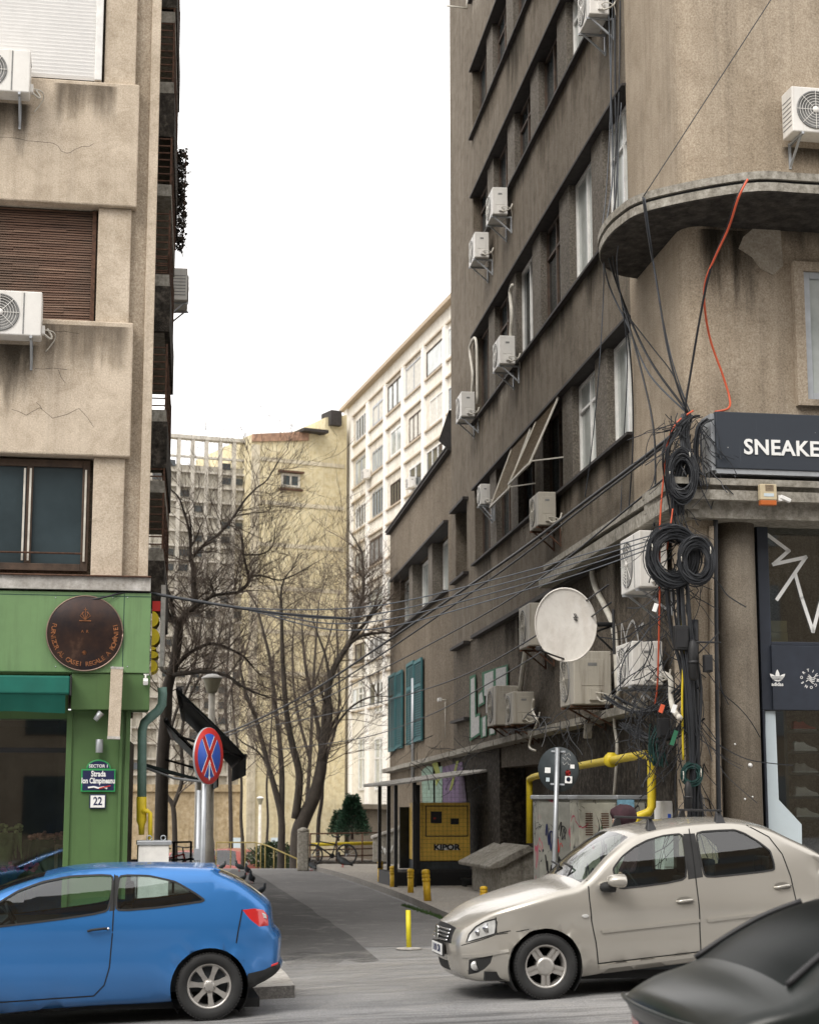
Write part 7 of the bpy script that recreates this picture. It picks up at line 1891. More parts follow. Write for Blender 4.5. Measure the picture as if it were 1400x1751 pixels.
cable_px([(1045, 1030, 22.6), (930, 1112, 26), (830, 1172, 31), (730, 1225, 37), (620, 1262, 44), (480, 1282, 48)], .012, 'lowest thin diagonal cable passing below the satellite dish')
V = 'cables hanging down the corner'
cable_px([(1040, 0, 24.4), (1045, 170, 24.4), (1047, 300, 24.3), (1036, 385, 22.6), (1030, 430, 22.6), (1042, 490, 23.2), (1075, 560, 23), (1110, 640, 22), (1174, 706, 21.1)], .012, 'leftmost of the corner cables bending around the canopy rim', 'cable_grey', group=V)
cable_px([(1051, 0, 24.3), (1052, 170, 24.3), (1055, 290, 24.2), (1047, 380, 22.4), (1040, 432, 22.5), (1060, 500, 23), (1088, 570, 22.6), (1120, 630, 21.8), (1172, 700, 21.1)], .016, 'thickest corner cable passing the canopy rim', 'cable', group=V)
cable_px([(1047, 0, 24.3), (1043, 200, 24.3), (1036, 330, 24), (1028, 410, 22.7), (1032, 480, 24), (1025, 620, 24.2), (1012, 760, 25), (1000, 850, 25.5)], .008, 'thin cable dropping in front of the window band', 'cable_grey', group=V)
cable_px([(1060, 0, 24.1), (1058, 165, 24.1), (1050, 300, 24), (1052, 390, 22.2), (1048, 440, 22.5), (1070, 550, 23.5), (1080, 640, 23.7), (1082, 760, 23.8), (1075, 880, 23.9), (1078, 940, 23.5)], .012, 'cable falling past the end of the lowest sill', 'cable', group=V)
cable_px([(1062, 175, 24), (1056, 300, 24), (1058, 400, 22.1), (1055, 460, 22.5), (1072, 600, 23.3), (1066, 760, 24.5), (1060, 900, 24.6)], .008, 'thin grey cable over the dark window reveal', 'cable_grey', group=V)
cable_px([(1099, 336, 20.6), (1108, 400, 20.7), (1122, 480, 21), (1140, 590, 21), (1158, 660, 21), (1176, 706, 21.1)], .014, 'cable running from the canopy rim straight to the sign corner', group=V)
cable_px([(1102, 338, 20.6), (1125, 500, 21), (1150, 620, 21), (1182, 712, 21.1)], .008, 'thin companion of the canopy rim cable', 'cable_grey', group=V)
cable_px([(1060, 500, 23), (1098, 640, 22.3), (1118, 740, 22), (1120, 850, 22), (1118, 900, 22)], .014, 'dark cable sagging down left of the hanging coil', group=V)
cable_px([(1065, 530, 22.9), (1120, 600, 22), (1150, 640, 21.5), (1180, 705, 21.1)], .009, 'thin cable crossing the plaster under the canopy', group=V)
cable_px([(1320, -5, 20.8), (1210, 165, 20.6), (1100, 335, 20.6)], .007, 'straight thin cable crossing the plain wall above the canopy')
cable_px([(1278, 306, 19.6), (1262, 338, 19.6), (1245, 390, 19.9), (1222, 440, 20.2), (1206, 480, 20.4), (1204, 520, 20.6), (1214, 580, 20.9), (1235, 640, 21), (1247, 680, 21), (1245, 698, 20.9), (1222, 704, 20.9)], .014, 'orange cable looping from the canopy to the shop sign', 'orange_cable')
cable_px([(1275, 308, 19.65), (1258, 342, 19.65), (1240, 395, 20), (1214, 460, 20.3), (1196, 545, 20.6), (1180, 640, 20.9), (1172, 690, 21), (1174, 712, 21.1)], .015, 'black cable twisted with the orange one below the canopy')
cable_px([(1185, 702, 20.95), (1158, 722, 20.9), (1142, 755, 20.9), (1134, 820, 20.9), (1128, 900, 20.9), (1128, 1000, 21), (1126, 1100, 21.2), (1124, 1170, 21.4), (1120, 1205, 21.6)], .012, 'orange cable hanging straight down past the big coils', 'orange_cable')
cable_px([(1150, 870, 20.85), (1146, 900, 20.85), (1140, 940, 20.85)], .01, 'short orange cable end above the big coils', 'orange_cable')
for k, (x, a, b) in enumerate(((1205, 820, 1), (1060, 900, 2))): pass
# ring coils of spare cable
def coil(px, py, Y_, rx, rz_, n, label, mat='cable', thick=.10, seed=1, drop=0):
    rn = random.Random(seed); c_ = at(px, py, Y_); s = Y_ / 3040
    mb = MB(); RX, RZ = rx * s, rz_ * s
    for k in range(n):
        o1, o2 = rn.gauss(0, .055), rn.gauss(0, .055); ph = rn.uniform(0, 6.28); f = rn.uniform(.64, 1.08); yo_ = rn.uniform(-thick, thick); dr = rn.uniform(0, drop)
        pts = []
        for j in range(25):
            a_ = ph + 2 * math.pi * j / 24 * 1.02
            rr_ = f * (1 + .03 * math.sin(3 * a_ + ph * 2)); pts.append((RX * rr_ * math.cos(a_) + o1 * RX, yo_ + .02 * math.sin(2 * a_ + ph), RZ * rr_ * math.sin(a_) + o2 * RZ - dr * RZ * (1 if math.sin(a_) < 0 else .2)))
        mb.tube(pts, rn.choice([.006, .008, .010]), 4, 0, False)
    o_ = mb.build('cable_coil', M[mat], None, loc=tuple(c_)); tag(o_, label, 'cable coil', 'coils of spare cable')
    tb_ = MB()
    for a_ in (rn.uniform(0, 1), rn.uniform(2.5, 3.5)):
        p_ = Vector((RX * .95 * math.cos(a_), 0, RZ * .95 * math.sin(a_))); tb_.tube([p_ + Vector((0, (thick + .02) * math.cos(q), .06 * math.sin(q))) for q in [2 * math.pi * k / 10 for k in range(11)]], .006, 4)
    tb_.build('cable_tie', M['pipe_white'], o_)
coil(1165, 812, 20.8, 24, 42, 120, 'elongated black cable coil hanging beside the shop sign corner', seed=2, thick=.08, drop=.2)
coil(1150, 952, 20.8, 42, 50, 160, 'largest black cable coil in front of the white air conditioner', seed=3)
coil(1190, 960, 20.65, 29, 39, 100, 'round black cable coil overlapping the largest one on its right', seed=4, thick=.06)
coil(1182, 1325, 20.9, 16, 18, 30, 'small dark green cable coil low on the corner', 'dark_green', seed=5, thick=.05)
# loose wiring nobody could count
def tangle(boxpx, Yr, n, seed, label, r=(.004, .009), mat='cable', vertical=.5, L=(.2, .7)):
    rn = random.Random(seed); x0, x1, y0, y1 = boxpx; mb = MB(); c_ = at((x0 + x1) / 2, (y0 + y1) / 2, Yr[0])
    for k in range(n):
        px, py, Y_ = rn.uniform(x0, x1), rn.uniform(y0, y1), rn.uniform(*Yr); p = at(px, py, Y_) - c_; pts = [p]
        d = Vector((rn.uniform(-1, 1), rn.uniform(-.2, .2), -rn.uniform(vertical, 1))).normalized()
        l_ = rn.uniform(*L) / 5
        for j in range(5):
            d = (d + Vector((rn.uniform(-.45, .45), rn.uniform(-.1, .1), rn.uniform(-.35, .35)))).normalized(); p = p + d * l_; pts.append(p)
        mb.tube(catmull(pts, 3), rn.uniform(*r), 4, 0, False)
    return tag(mb.build('loose_wiring', M[mat], None, loc=tuple(c_)), label, 'wiring', kind='stuff')
tangle((1130, 1225, 705, 800), (20.75, 21.0), 70, 11, 'tangle of thin black wires at the end of the shop sign')
tangle((1120, 1200, 870, 1010), (20.9, 21.1), 60, 12, 'loose black wires around the large cable coils')
tangle((1070, 1180, 1170, 1290), (21.6, 22.6), 110, 13, 'dense dark tangle of wires above the yellow gas pipe', L=(.2, .5))
tangle((1100, 1190, 1010, 1190), (20.95, 21.6), 40, 14, 'thin wires dropping beside the corner edge', vertical=.9, L=(.5, 1.2))
tangle((1160, 1195, 1090, 1400), (20.85, 21.1), 36, 15, 'bundle of black wires running down the corner', vertical=1.6, L=(.6, 1.4))
tangle((900, 1060, 1205, 1260), (24.0, 27.5), 40, 16, 'sagging wires and debris along the concrete ledge', L=(.2, .6), vertical=.1)
tangle((700, 900, 1240, 1310), (33, 40), 40, 17, 'loose wires lying along the far part of the ledge', L=(.4, 1.2), vertical=.1)
tangle((1055, 1180, 1050, 1130), (21.6, 22.6), 25, 18, 'few thin wires arching beside the white air conditioners', L=(.3, .6))
cable_px([(1168, 1025, 20.85), (1166, 1060, 20.85), (1168, 1120, 20.85), (1166, 1200, 20.9), (1168, 1300, 20.95)], .014, 'bright yellow cable among black wires at the corner', 'yellow_paint')
# ---------------------------------------------------------------- fittings on cornice
def onFR(px, py, y): q_ = FR.hit(px, py, y); return FR.w(q_.x, y, q_.z)
a, b = FR.hit(1296, 865, -.40), FR.hit(1323, 830, -.40)
t = thing('alarm_box', 'cream alarm siren box with an orange base on the cornice', 'alarm', tuple(FR.w(a.x, -.40, a.z)), FR.a)
w, h_ = b.x - a.x, b.z - a.z; mb = MB(); mb.box(0, w, -.09, 0, h_ * .24, h_); mb.build('housing', plain('cream', (.55, .46, .30), .5), t, bevel=.012)
mb = MB(); mb.box(.004, w - .004, -.085, 0, 0, h_ * .238); mb.build('lens', plain('amber', (.45, .12, .03), .3), t, bevel=.008)
mb = MB(); mb.box(w * .2, w * .8, -.094, -.0905, h_ * .4, h_ * .55); mb.build('badge', M['pale_blue'], t)
mb = MB(); 
for k in range(6): mb.box(w * .3, w * .8, -.093, -.0905, h_ * .66 + k * .014, h_ * .66 + k * .014 + .006)
mb.build('vent', M['rust'], t)
t = thing('security_camera', 'white camera on the cornice right of the alarm box', 'camera', tuple(onFR(1338, 853, -.46)), FR.a)
mb = MB(); mb.obox((.03, 0, 0), (.14, .06, .05), Matrix.Rotation(R(22), 3, 'Y')); mb.build('housing', M['white_paint'], t, bevel=.01); mb = MB(); mb.box(-.06, -.01, -.02, .06, -.03, .04); mb.build('bracket', M['white_paint'], t, bevel=.006)
p = WR.hit(754, 1197, .12); t = thing('security_camera', 'small white camera on the plain wall between shutters and graffiti', 'camera', tuple(WR.w(p.x, .12, p.z)), WR.a)
mb = MB(); mb.obox((-.02, .04, 0), (.20, .09, .09)); mb.build('housing', M['white_paint'], t, bevel=.015); mb = MB(); mb.tube([(.0, 0, 0), (0, -.12, 0)], .02, 6); mb.tube([(0, -.10, 0), (.0, -.10, -.9)], .012, 5); mb.build('bracket', M['pipe_white'], t)
p = WR.hit(1005, 1250, .35); t = thing('floodlight', 'small dusty floodlight under the concrete ledge', 'lamp', tuple(WR.w(p.x, .35, p.z)), ST)
mb = MB(); mb.obox((0, 0, 0), (.12, .06, .22), Matrix.Rotation(R(20), 3, 'X')); mb.build('housing', M['concrete'], t, bevel=.01); mb = MB(); mb.tube([(0, 0, .1), (.05, .1, .18)], .012, 5); mb.build('bracket', M['rust'], t)
p = WR.hit(1118, 842, .2); t = thing('security_camera', 'dark camera on the side wall just above the eave strip', 'camera', tuple(WR.w(p.x, .2, p.z)), ST)
mb = MB(); mb.obox((0, 0, 0), (.14, .10, .07)); mb.build('housing', M['dark_metal'], t, bevel=.01); mb = MB(); mb.tube([(0, 0, 0), (.14, .08, 0)], .012, 5); mb.build('bracket', M['dark_metal'], t)
p = WR.hit(800, 12, .05); t = thing('wall_bracket', 'small pale antenna bracket high on the far edge of the tall wall', 'bracket', tuple(WR.w(p.x, .05, p.z)), ST)
mb = MB(); mb.tube([(-.5, 0, 0), (0, .05, 0)], .02, 6); mb.tube([(-.02, .05, 0), (0, .05, .4)], .02, 6); mb.tube([(-.2, .02, .5), (0, .05, .35)], .015, 6); mb.build('arm', M['pipe_white'], t)
# netting with climbing dry plant on the left balcony
rn = random.Random(7); c_ = at(302, 350, 27); t = thing('dry_creeper', 'dry black creeper on a wire frame outside the upper left balconies', 'plant', tuple(c_))
mb = MB()
for k in range(700):
    px, py = rn.uniform(289, 318), rn.uniform(255, 425)
    if px > 316 - (py - 255) * .03 + 2: continue
    p = at(px, py, 27 + rn.uniform(-.15, .15)) - c_
    pts = [p]
    for j in range(3): p = p + Vector((rn.uniform(-.05, .05), rn.uniform(-.05, .05), rn.uniform(-.07, .07))); pts.append(p)
    mb.tube(pts, .006, 3, 0, False)
    for q in range(2):
        s = rn.uniform(.02, .045); d = Vector((rn.uniform(-1, 1), rn.uniform(-1, 1), rn.uniform(-1, 1))).normalized(); e = d.orthogonal()
        mb.add([pts[1] + d * s, pts[1] + e * s * .6, pts[1] - d * s, pts[1] - e * s * .6], [(0, 1, 2, 3)])
mb.build('leaves', plain('dry_leaf', (.035, .028, .02), .9), t)
mb = MB()
for a_, b_ in (((290, 258), (318, 262)), ((318, 262), (312, 425)), ((290, 400), (314, 402))): mb.tube([at(*a_, 27) - c_, at(*b_, 27) - c_], .012, 5)
mb.build('wire_frame', M['rust'], t)
# ---------------------------------------------------------------- trees
def bark(name, col):
    m, t_, b = nt(name); b.inputs['Roughness'].default_value = .95; v = coords(t_, 1, 1, .3)
    t_.links.new(ramp(t_, nz(t_, v, 9, 5, .7), [(.3, tuple(q * .5 for q in col)), (.6, col), (.8, tuple(q * 1.8 for q in col))]), b.inputs['Base Color']); return m
M['bark'] = bark('bark', (.055, .045, .036)); M['twig'] = bark('twig', (.13, .10, .078))
def grow(mb, p, d, L, r, depth, rn, up=.15, spread=.7, mt=1):
    n = 4; pts = [p]; dd = d.copy(); rs = [r]
    for k in range(n):
        dd = (dd + Vector((rn.gauss(0, .18), rn.gauss(0, .18), rn.gauss(0, .15) + up * .3))).normalized(); p = p + dd * L / n; pts.append(p); rs.append(r * (1 - .65 * (k + 1) / n))
    mb.tube(pts, rs, 5 if r > .03 else 3, 0 if r > .03 else 1, False)
    if depth <= 0: return
    kids = rn.choice([2, 3, 3, 4]) if depth > 1 else rn.choice([2, 3])
    for k in range(kids):
        i = rn.randint(1, n); q = pts[i]; ax = Vector((rn.gauss(0, 1), rn.gauss(0, 1), rn.gauss(0, .7))); ax = (ax - dd * ax.dot(dd)).normalized()
        nd = (dd + ax * rn.uniform(.4, 1.1) * spread + Vector((0, 0, up))).normalized()
        grow(mb, q, nd, L * rn.uniform(.55, .85), max(.0045, rs[i] * rn.uniform(.5, .75)), depth - 1, rn, up, spread)
def tree(label, Y_, limbs, seed, depth=3, dens=1.0, tw=(.7, 1.5), up=.15, group='bare trees in the courtyard', zg_=None, name='bare_tree'):
    rn = random.Random(seed); base = at(*limbs[0][0][0], Y_); zg_ = zf(base.x, Y_) if zg_ is None else zg_
    o_ = Vector((base.x, Y_, zg_)); t = thing(name, label, 'tree', tuple(o_), 0, group)
    tr, cr = MB(), MB()
    for li, (pts, r0, r1, yspread) in enumerate(limbs):
        P_ = [at(px, py, Y_ + yspread * i / max(1, len(pts) - 1)) - o_ for i, (px, py) in enumerate(pts)]
        if li == 0: P_ = [Vector((P_[0].x, P_[0].y, -.1))] + P_
        C = catmull(P_, 4); n = len(C); r0, r1 = r0 * .66, r1 * .66; rr_ = [r0 + (r1 - r0) * i / (n - 1) for i in range(n)]
        (tr if r0 > .046 else cr).tube(C, rr_, 8, 0)
        for i in range(n):
            if li == 0 and i < n * .45: continue
            if i < 2: continue
            for _ in range(2 if rn.random() < .34 * dens else (1 if rn.random() < .85 * dens else 0)):
                d = (C[min(i + 1, n - 1)] - C[i - 1]).normalized(); ax = Vector((rn.gauss(0, 1), rn.gauss(0, 1), rn.gauss(0, 1))); ax = (ax - d * ax.dot(d)).normalized()
                grow(cr, C[i], (d * .5 + ax + Vector((0, 0, up))).normalized(), rn.uniform(*tw), min(.022, rr_[i] * .45), min(depth, 3), rn, up)
        grow(cr, C[-1], (C[-1] - C[-3]).normalized(), rn.uniform(*tw), rr_[-1], depth, rn, up)
    tr.build('trunk', [M['bark'], M['twig']], t); cr.build('crown', [M['bark'], M['twig']], t)
    return t
tree('large bare tree with twisting limbs beside the green corner building', 42, [
    ([(275, 1440), (278, 1300), (284, 1220), (287, 1175), (299, 1130), (306, 1072), (304, 1064)], .26, .15, 0),
    ([(306, 1072), (318, 1050), (333, 1034), (331, 1000), (330, 969), (326, 956)], .14, .08, 0),
    ([(326, 956), (345, 935), (369, 918), (395, 890), (417, 857), (438, 835), (456, 821), (478, 786)], .07, .02, 1),
    ([(326, 956), (324, 911), (314, 873), (305, 850), (290, 835)], .06, .02, -1),
    ([(306, 1072), (295, 1045), (292, 1024), (282, 1001)], .10, .05, -1),
    ([(296, 1150), (305, 1135), (324, 1117), (340, 1108), (359, 1101), (378, 1104), (395, 1111), (415, 1122), (430, 1137)], .09, .03, 1),
    ([(293, 1160), (300, 1154), (318, 1152), (346, 1149), (379, 1153), (395, 1160), (411, 1172), (435, 1184), (456, 1191)], .09, .03, -1),
    ([(306, 1066), (330, 1042), (350, 1028), (368, 1018), (400, 1014), (411, 1011), (424, 998), (425, 985), (417, 953), (414, 920)], .07, .04, 0),
    ([(425, 985), (450, 985), (475, 992), (500, 985), (540, 962)], .04, .015, 1),
    ([(417, 948), (445, 948), (465, 936), (470, 910)], .035, .015, 0),
    ([(368, 1018), (360, 1000), (366, 985), (378, 970)], .05, .02, 1)], 21, depth=3, dens=.75, tw=(.5, 1.2))
tree('bare tree with two leaning trunks, left of the thickest one', 55, [
    ([(481, 1451), (481, 1398), (470, 1350), (459, 1310), (437, 1228), (421, 1187), (412, 1150)], .20, .06, 0),
    ([(481, 1398), (482, 1330), (478, 1270), (470, 1200), (462, 1130), (450, 1080), (440, 1040)], .15, .05, 1),
    ([(459, 1310), (440, 1285), (415, 1270), (400, 1255)], .06, .02, 0)], 22, depth=4, dens=.7, tw=(.8, 1.7))
tree('thickest bare tree forking low, with pruned limbs reaching right', 54, [
    ([(510, 1454), (512, 1420), (522, 1395), (538, 1360), (548, 1320), (550, 1303)], .42, .24, 0),
    ([(550, 1303), (553, 1280), (563, 1219), (560, 1190), (565, 1159), (578, 1130), (597, 1101)], .20, .13, 0),
    ([(597, 1101), (603, 1085), (607, 1069), (614, 1040), (620, 1018), (622, 990)], .11, .07, 0),
    ([(597, 1101), (612, 1090), (626, 1085), (642, 1083), (655, 1082)], .10, .06, 0),
    ([(550, 1303), (545, 1250), (534, 1197), (525, 1155), (520, 1120), (517, 1080)], .12, .05, 1),
    ([(553, 1280), (575, 1240), (600, 1210), (625, 1195), (645, 1190)], .07, .03, 0),
    ([(505, 1400), (512, 1329), (500, 1275), (490, 1219), (484, 1140), (482, 1080), (480, 1020)], .20, .06, -1),
    ([(563, 1160), (556, 1120), (545, 1090), (535, 1060)], .08, .03, 0)], 23, depth=4, dens=.7, tw=(.8, 1.8))
tree('slender dark bare tree standing before the red hatchback', 58, [([(415, 1448), (412, 1400), (413, 1340), (408, 1290), (400, 1230), (396, 1170)], .10, .04, 0)], 24, depth=3, dens=.7)
tree('thin straight bare tree between slender tree and twin trunks', 60, [([(456, 1448), (458, 1400), (456, 1340), (462, 1280), (466, 1200), (468, 1120)], .08, .03, 0)], 25, depth=3, dens=.7)
tree('leaning slim bare tree right of the thickest trunk', 57, [([(544, 1417), (550, 1370), (552, 1335), (560, 1290), (575, 1240), (580, 1190), (578, 1120), (575, 1060)], .11, .04, 0)], 26, depth=4, dens=.7)
tree('bare tree rising left of the street lamp', 50, [([(299, 1440), (296, 1380), (283, 1354), (285, 1290), (300, 1220), (330, 1150), (345, 1060)], .13, .04, 0), ([(296, 1380), (312, 1330), (310, 1260), (325, 1190), (360, 1130), (380, 1070)], .10, .03, 0)], 27, depth=4, dens=.6)
tree('background bare tree with a fine crown before the yellow wall', 66, [([(520, 1440), (530, 1300), (535, 1180), (540, 1100), (545, 1030)], .15, .04, 0), ([(530, 1300), (505, 1200), (500, 1110), (505, 1050)], .10, .03, 0), ([(535, 1180), (560, 1100), (575, 1040)], .07, .03, 0)], 28, depth=4, dens=.8, tw=(.9, 1.8))
tree('background bare tree with a fine crown before the concrete grid', 64, [([(395, 1440), (392, 1300), (385, 1200), (390, 1120), (395, 1060)], .14, .04, 0), ([(392, 1300), (365, 1220), (355, 1150)], .09, .03, 0), ([(385, 1200), (415, 1130), (430, 1080)], .08, .03, 0)], 29, depth=4, dens=.7, tw=(.9, 1.8))
# brush of shoots on the pruned heads
rn = random.Random(33); c_ = at(618, 1060, 54); mb = MB()
for (px, py, n) in ((622, 992, 26), (607, 1069, 22), (655, 1082, 16), (645, 1190, 14), (618, 1030, 24)):
    b_ = at(px, py, 54) - c_
    for k in range(n):
        d = Vector((rn.gauss(0, .6), rn.gauss(0, .5), abs(rn.gauss(.6, .4)))).normalized(); grow(mb, b_, d, rn.uniform(.6, 1.4), .012, 1, rn, .2)
crown_ = mb.build('young_shoots', [M['bark'], M['twig']], None)
par = [o for o in bpy.data.objects if o.get('label', '').startswith('thickest bare tree')][0]
crown_.parent = par; crown_.location = c_ - par.location
# bush
def bush(cx, cy, Y_, w, h_, n, label, seed, col, cone=True):
    rn = random.Random(seed); a_ = at(cx, cy, Y_); t = thing('evergreen_bush', label, 'bush', tuple(a_)); mb = MB()
    for k in range(n):
        u = rn.random(); z = u * h_; rad = w / 2 * ((1 - u * .75) if cone else math.sin(math.pi * (.15 + .8 * u))) * (1 + .35 * noise.noise(Vector((k * .0 + z * 3, math.floor(rn.random() * 6), seed))))
        an = rn.uniform(0, 6.28); q = math.sqrt(rn.random()) * rad; p = Vector((q * math.cos(an), q * math.sin(an), z + rn.uniform(-.1, .1)))
        d = Vector((math.cos(an), math.sin(an), rn.uniform(.0, 1.2))).normalized() * rn.uniform(.05, .13); e = d.cross(Vector((rn.gauss(0, 1), rn.gauss(0, 1), 1))).normalized() * rn.uniform(.012, .03)
        mb.add([p, p + d * .6 + e, p + d, p + d * .6 - e], [(0, 1, 2, 3)], rn.choice([0, 0, 1]))
    mb.build('foliage', [plain('fol_a', tuple(q * .7 for q in col), .8, var=.3), plain('fol_b', tuple(q * 1.4 for q in col), .8, var=.3)], t)
    mb = MB(); mb.tube([(0, 0, -.2), (0, 0, h_ * .8)], [.05, .015], 6); mb.build('stem', M['bark'], t)
bush(602, 1425, 56, 1.15, 1.1, 5200, 'dark green conical evergreen bush behind the railing', 41, (.03, .085, .045))
bush(578, 1428, 58, .7, .7, 1500, 'small lower evergreen shrub left of the conical bush', 43, (.035, .08, .04))
bush(470, 1485, 58, 1.9, .75, 4200, 'low green hedge under the yellow stair rail', 42, (.035, .06, .02), cone=False)
rn = random.Random(50); mb = MB(); c_ = ong(690, 1538, .1)
for k in range(500):
    u = rn.random(); q = Vector((.57 - .45 * u * 1.5 + rn.gauss(0, .03), 28.5 + 3.6 * u, .1)); h_ = rn.uniform(.02, .07); e = Vector((rn.uniform(-.02, .02), rn.uniform(-.02, .02), h_)); w_ = Vector((.006, .003, 0))
    mb.add([q - c_ - w_, q - c_ + w_, q - c_ + e], [(0, 1, 2)])
tag(mb.build('kerb_grass', plain('grass', (.06, .12, .03), .8), None, loc=tuple(c_)), 'thin green weeds along the kerb near the leaning bollard', 'grass', kind='stuff')
# ---------------------------------------------------------------- person behind the beige saloon
pp = at(1098, 1400, 19.4); zg_ = zf(pp.x, pp.y) + .12
t = thing('person', 'person in a maroon hooded jacket bending forward behind the roof of the beige saloon', 'person', (pp.x, pp.y, zg_), R(188))
Hh = 1.62
def skin(name, verts, edges, rad, mat, parent, sub=2):
    me = bpy.data.meshes.new(name); me.from_pydata(verts, edges, []); me.materials.append(mat); o_ = bpy.data.objects.new(name, me); link(o_, parent)
    md = o_.modifiers.new('skin', 'SKIN'); md.use_smooth_shade = True; sd = o_.modifiers.new('sub', 'SUBSURF'); sd.levels = sub; sd.render_levels = sub
    for i, r_ in enumerate(rad): me.skin_vertices[0].data[i].radius = (r_, r_) if not isinstance(r_, tuple) else r_
    me.skin_vertices[0].data[0].use_root = True
    return o_
# local +x = the way the person faces; bent a little forward
Vb = [(0, 0, .86), (.03, 0, 1.02), (.09, 0, 1.22), (.14, 0, 1.34), (.19, 0, 1.41), (.23, 0, 1.50), (.25, 0, 1.58),
      (.10, .17, 1.30), (.08, .24, 1.06), (.22, .22, .86), (.10, -.17, 1.30), (.08, -.24, 1.06), (.22, -.22, .86),
      (0, .10, .82), (.02, .11, .46), (-.03, .11, .08), (.12, .12, .04), (0, -.10, .82), (.04, -.11, .46), (.0, -.11, .08), (.15, -.12, .04)]
Eb = [(0, 1), (1, 2), (2, 3), (3, 4), (4, 5), (5, 6), (3, 7), (7, 8), (8, 9), (3, 10), (10, 11), (11, 12), (0, 13), (13, 14), (14, 15), (15, 16), (0, 17), (17, 18), (18, 19), (19, 20)]
Rb = [.14, .12, .13, .10, .055, .085, .075, .055, .042, .03, .055, .042, .03, .09, .06, .045, .035, .09, .06, .045, .035]
for s in (1, -1):
    pi = 9 if s > 0 else 12; P0 = Vector(Vb[pi])
    palm = len(Vb); Vb.append(tuple(P0 + Vector((.05, 0, -.05)))); Eb.append((pi, palm)); Rb.append((.030, .018))
    for k, (dy, L_) in enumerate(((-.026, .060), (-.009, .070), (.009, .066), (.026, .052))):
        a_ = len(Vb); q0 = P0 + Vector((.085, dy, -.085)); Vb += [tuple(q0), tuple(q0 + Vector((L_ * .5, 0, -L_ * .35))), tuple(q0 + Vector((L_ * .7, 0, -L_ * .9)))]; Eb += [(palm, a_), (a_, a_ + 1), (a_ + 1, a_ + 2)]; Rb += [.010, .009, .008]
    a_ = len(Vb); Vb += [tuple(P0 + Vector((.05, -.04 * s, -.06))), tuple(P0 + Vector((.09, -.05 * s, -.08)))]; Eb += [(palm, a_), (a_, a_ + 1)]; Rb += [.011, .009]
M['skin_tone'] = plain('skin_tone', (.42, .26, .19), .6); M['maroon'] = plain('maroon', (.035, .012, .017), .9, var=.3, scale=12, bmp=.2)
skin('body', Vb, Eb, Rb, M['skin_tone'], t)
jv = [(0, 0, .84), (.03, 0, 1.02), (.09, 0, 1.22), (.14, 0, 1.34), (.18, 0, 1.40), (.10, .18, 1.30), (.08, .25, 1.06), (.20, .225, .89), (.10, -.18, 1.30), (.08, -.25, 1.06), (.20, -.225, .89)]
skin('jacket', jv, [(0, 1), (1, 2), (2, 3), (3, 4), (3, 5), (5, 6), (6, 7), (3, 8), (8, 9), (9, 10)], [.17, .16, .165, .13, .09, .08, .062, .048, .08, .062, .048], M['maroon'], t)
skin('trousers', [(0, 0, .88), (0, .10, .80), (.02, .11, .46), (-.03, .11, .10), (0, -.10, .80), (.04, -.11, .46), (0, -.11, .10)], [(0, 1), (1, 2), (2, 3), (0, 4), (4, 5), (5, 6)], [.15, .105, .078, .062, .105, .078, .062], M['sign_back'], t)
mb = MB()
for s in (1, -1): mb.lathe([(0, -.05), (.045, -.03), (.052, .05), (.045, .14), (0, .17)], (.05 if s < 0 else .02, .115 * s, .04), 12, 0, 'x', M=Matrix.Diagonal((1, 1, .8)))
mb.build('shoes', M['black'], t)
mb = MB(); n1, n2 = 12, 16; vs = []
for i in range(n1 + 1):
    a_ = math.pi * i / n1
    for j in range(n2):
        b_ = 2 * math.pi * j / n2; x = .145 * math.cos(a_) * 1.05; y = .115 * math.sin(a_) * math.cos(b_); z = .135 * math.sin(a_) * math.sin(b_)
        if i < 3: x = .145 * math.cos(math.pi * 3 / n1) + (3 - i) * -.012
        q = Vector((x, y, z)); q *= 1 + .22 * noise.noise(q * 11); vs.append(Matrix.Rotation(R(25), 3, 'Y') @ q + Vector((.225, 0, 1.525)))
mb.add(vs, [(i * n2 + j, i * n2 + (j + 1) % n2, (i + 1) * n2 + (j + 1) % n2, (i + 1) * n2 + j) for i in range(2, n1) for j in range(n2)], 0, True); ho = mb.build('hood', M['maroon'], t)
t.scale = (1, 1, .985)
mb = MB(); c = Vector((.235, 0, 1.515)); f = Matrix.Rotation(R(25), 3, 'Y')
for s in (1, -1): mb.lathe([(0, -.012), (.012, 0), (0, .012)], c + f @ Vector((.082, .030 * s, .02)), 8)
mb.build('eyes', M['sign_white'], t)
mb = MB(); mb.tube([c + f @ Vector((.08, 0, .03)), c + f @ Vector((.105, 0, -.01)), c + f @ Vector((.085, 0, -.02))], [.008, .014, .008], 8); mb.build('nose', M['skin_tone'], t)
mb = MB(); mb.tube([c + f @ Vector((.078, -.025, -.045)), c + f @ Vector((.086, 0, -.045)), c + f @ Vector((.078, .025, -.045))], .005, 5); mb.build('mouth', plain('lips', (.30, .12, .10), .6), t)
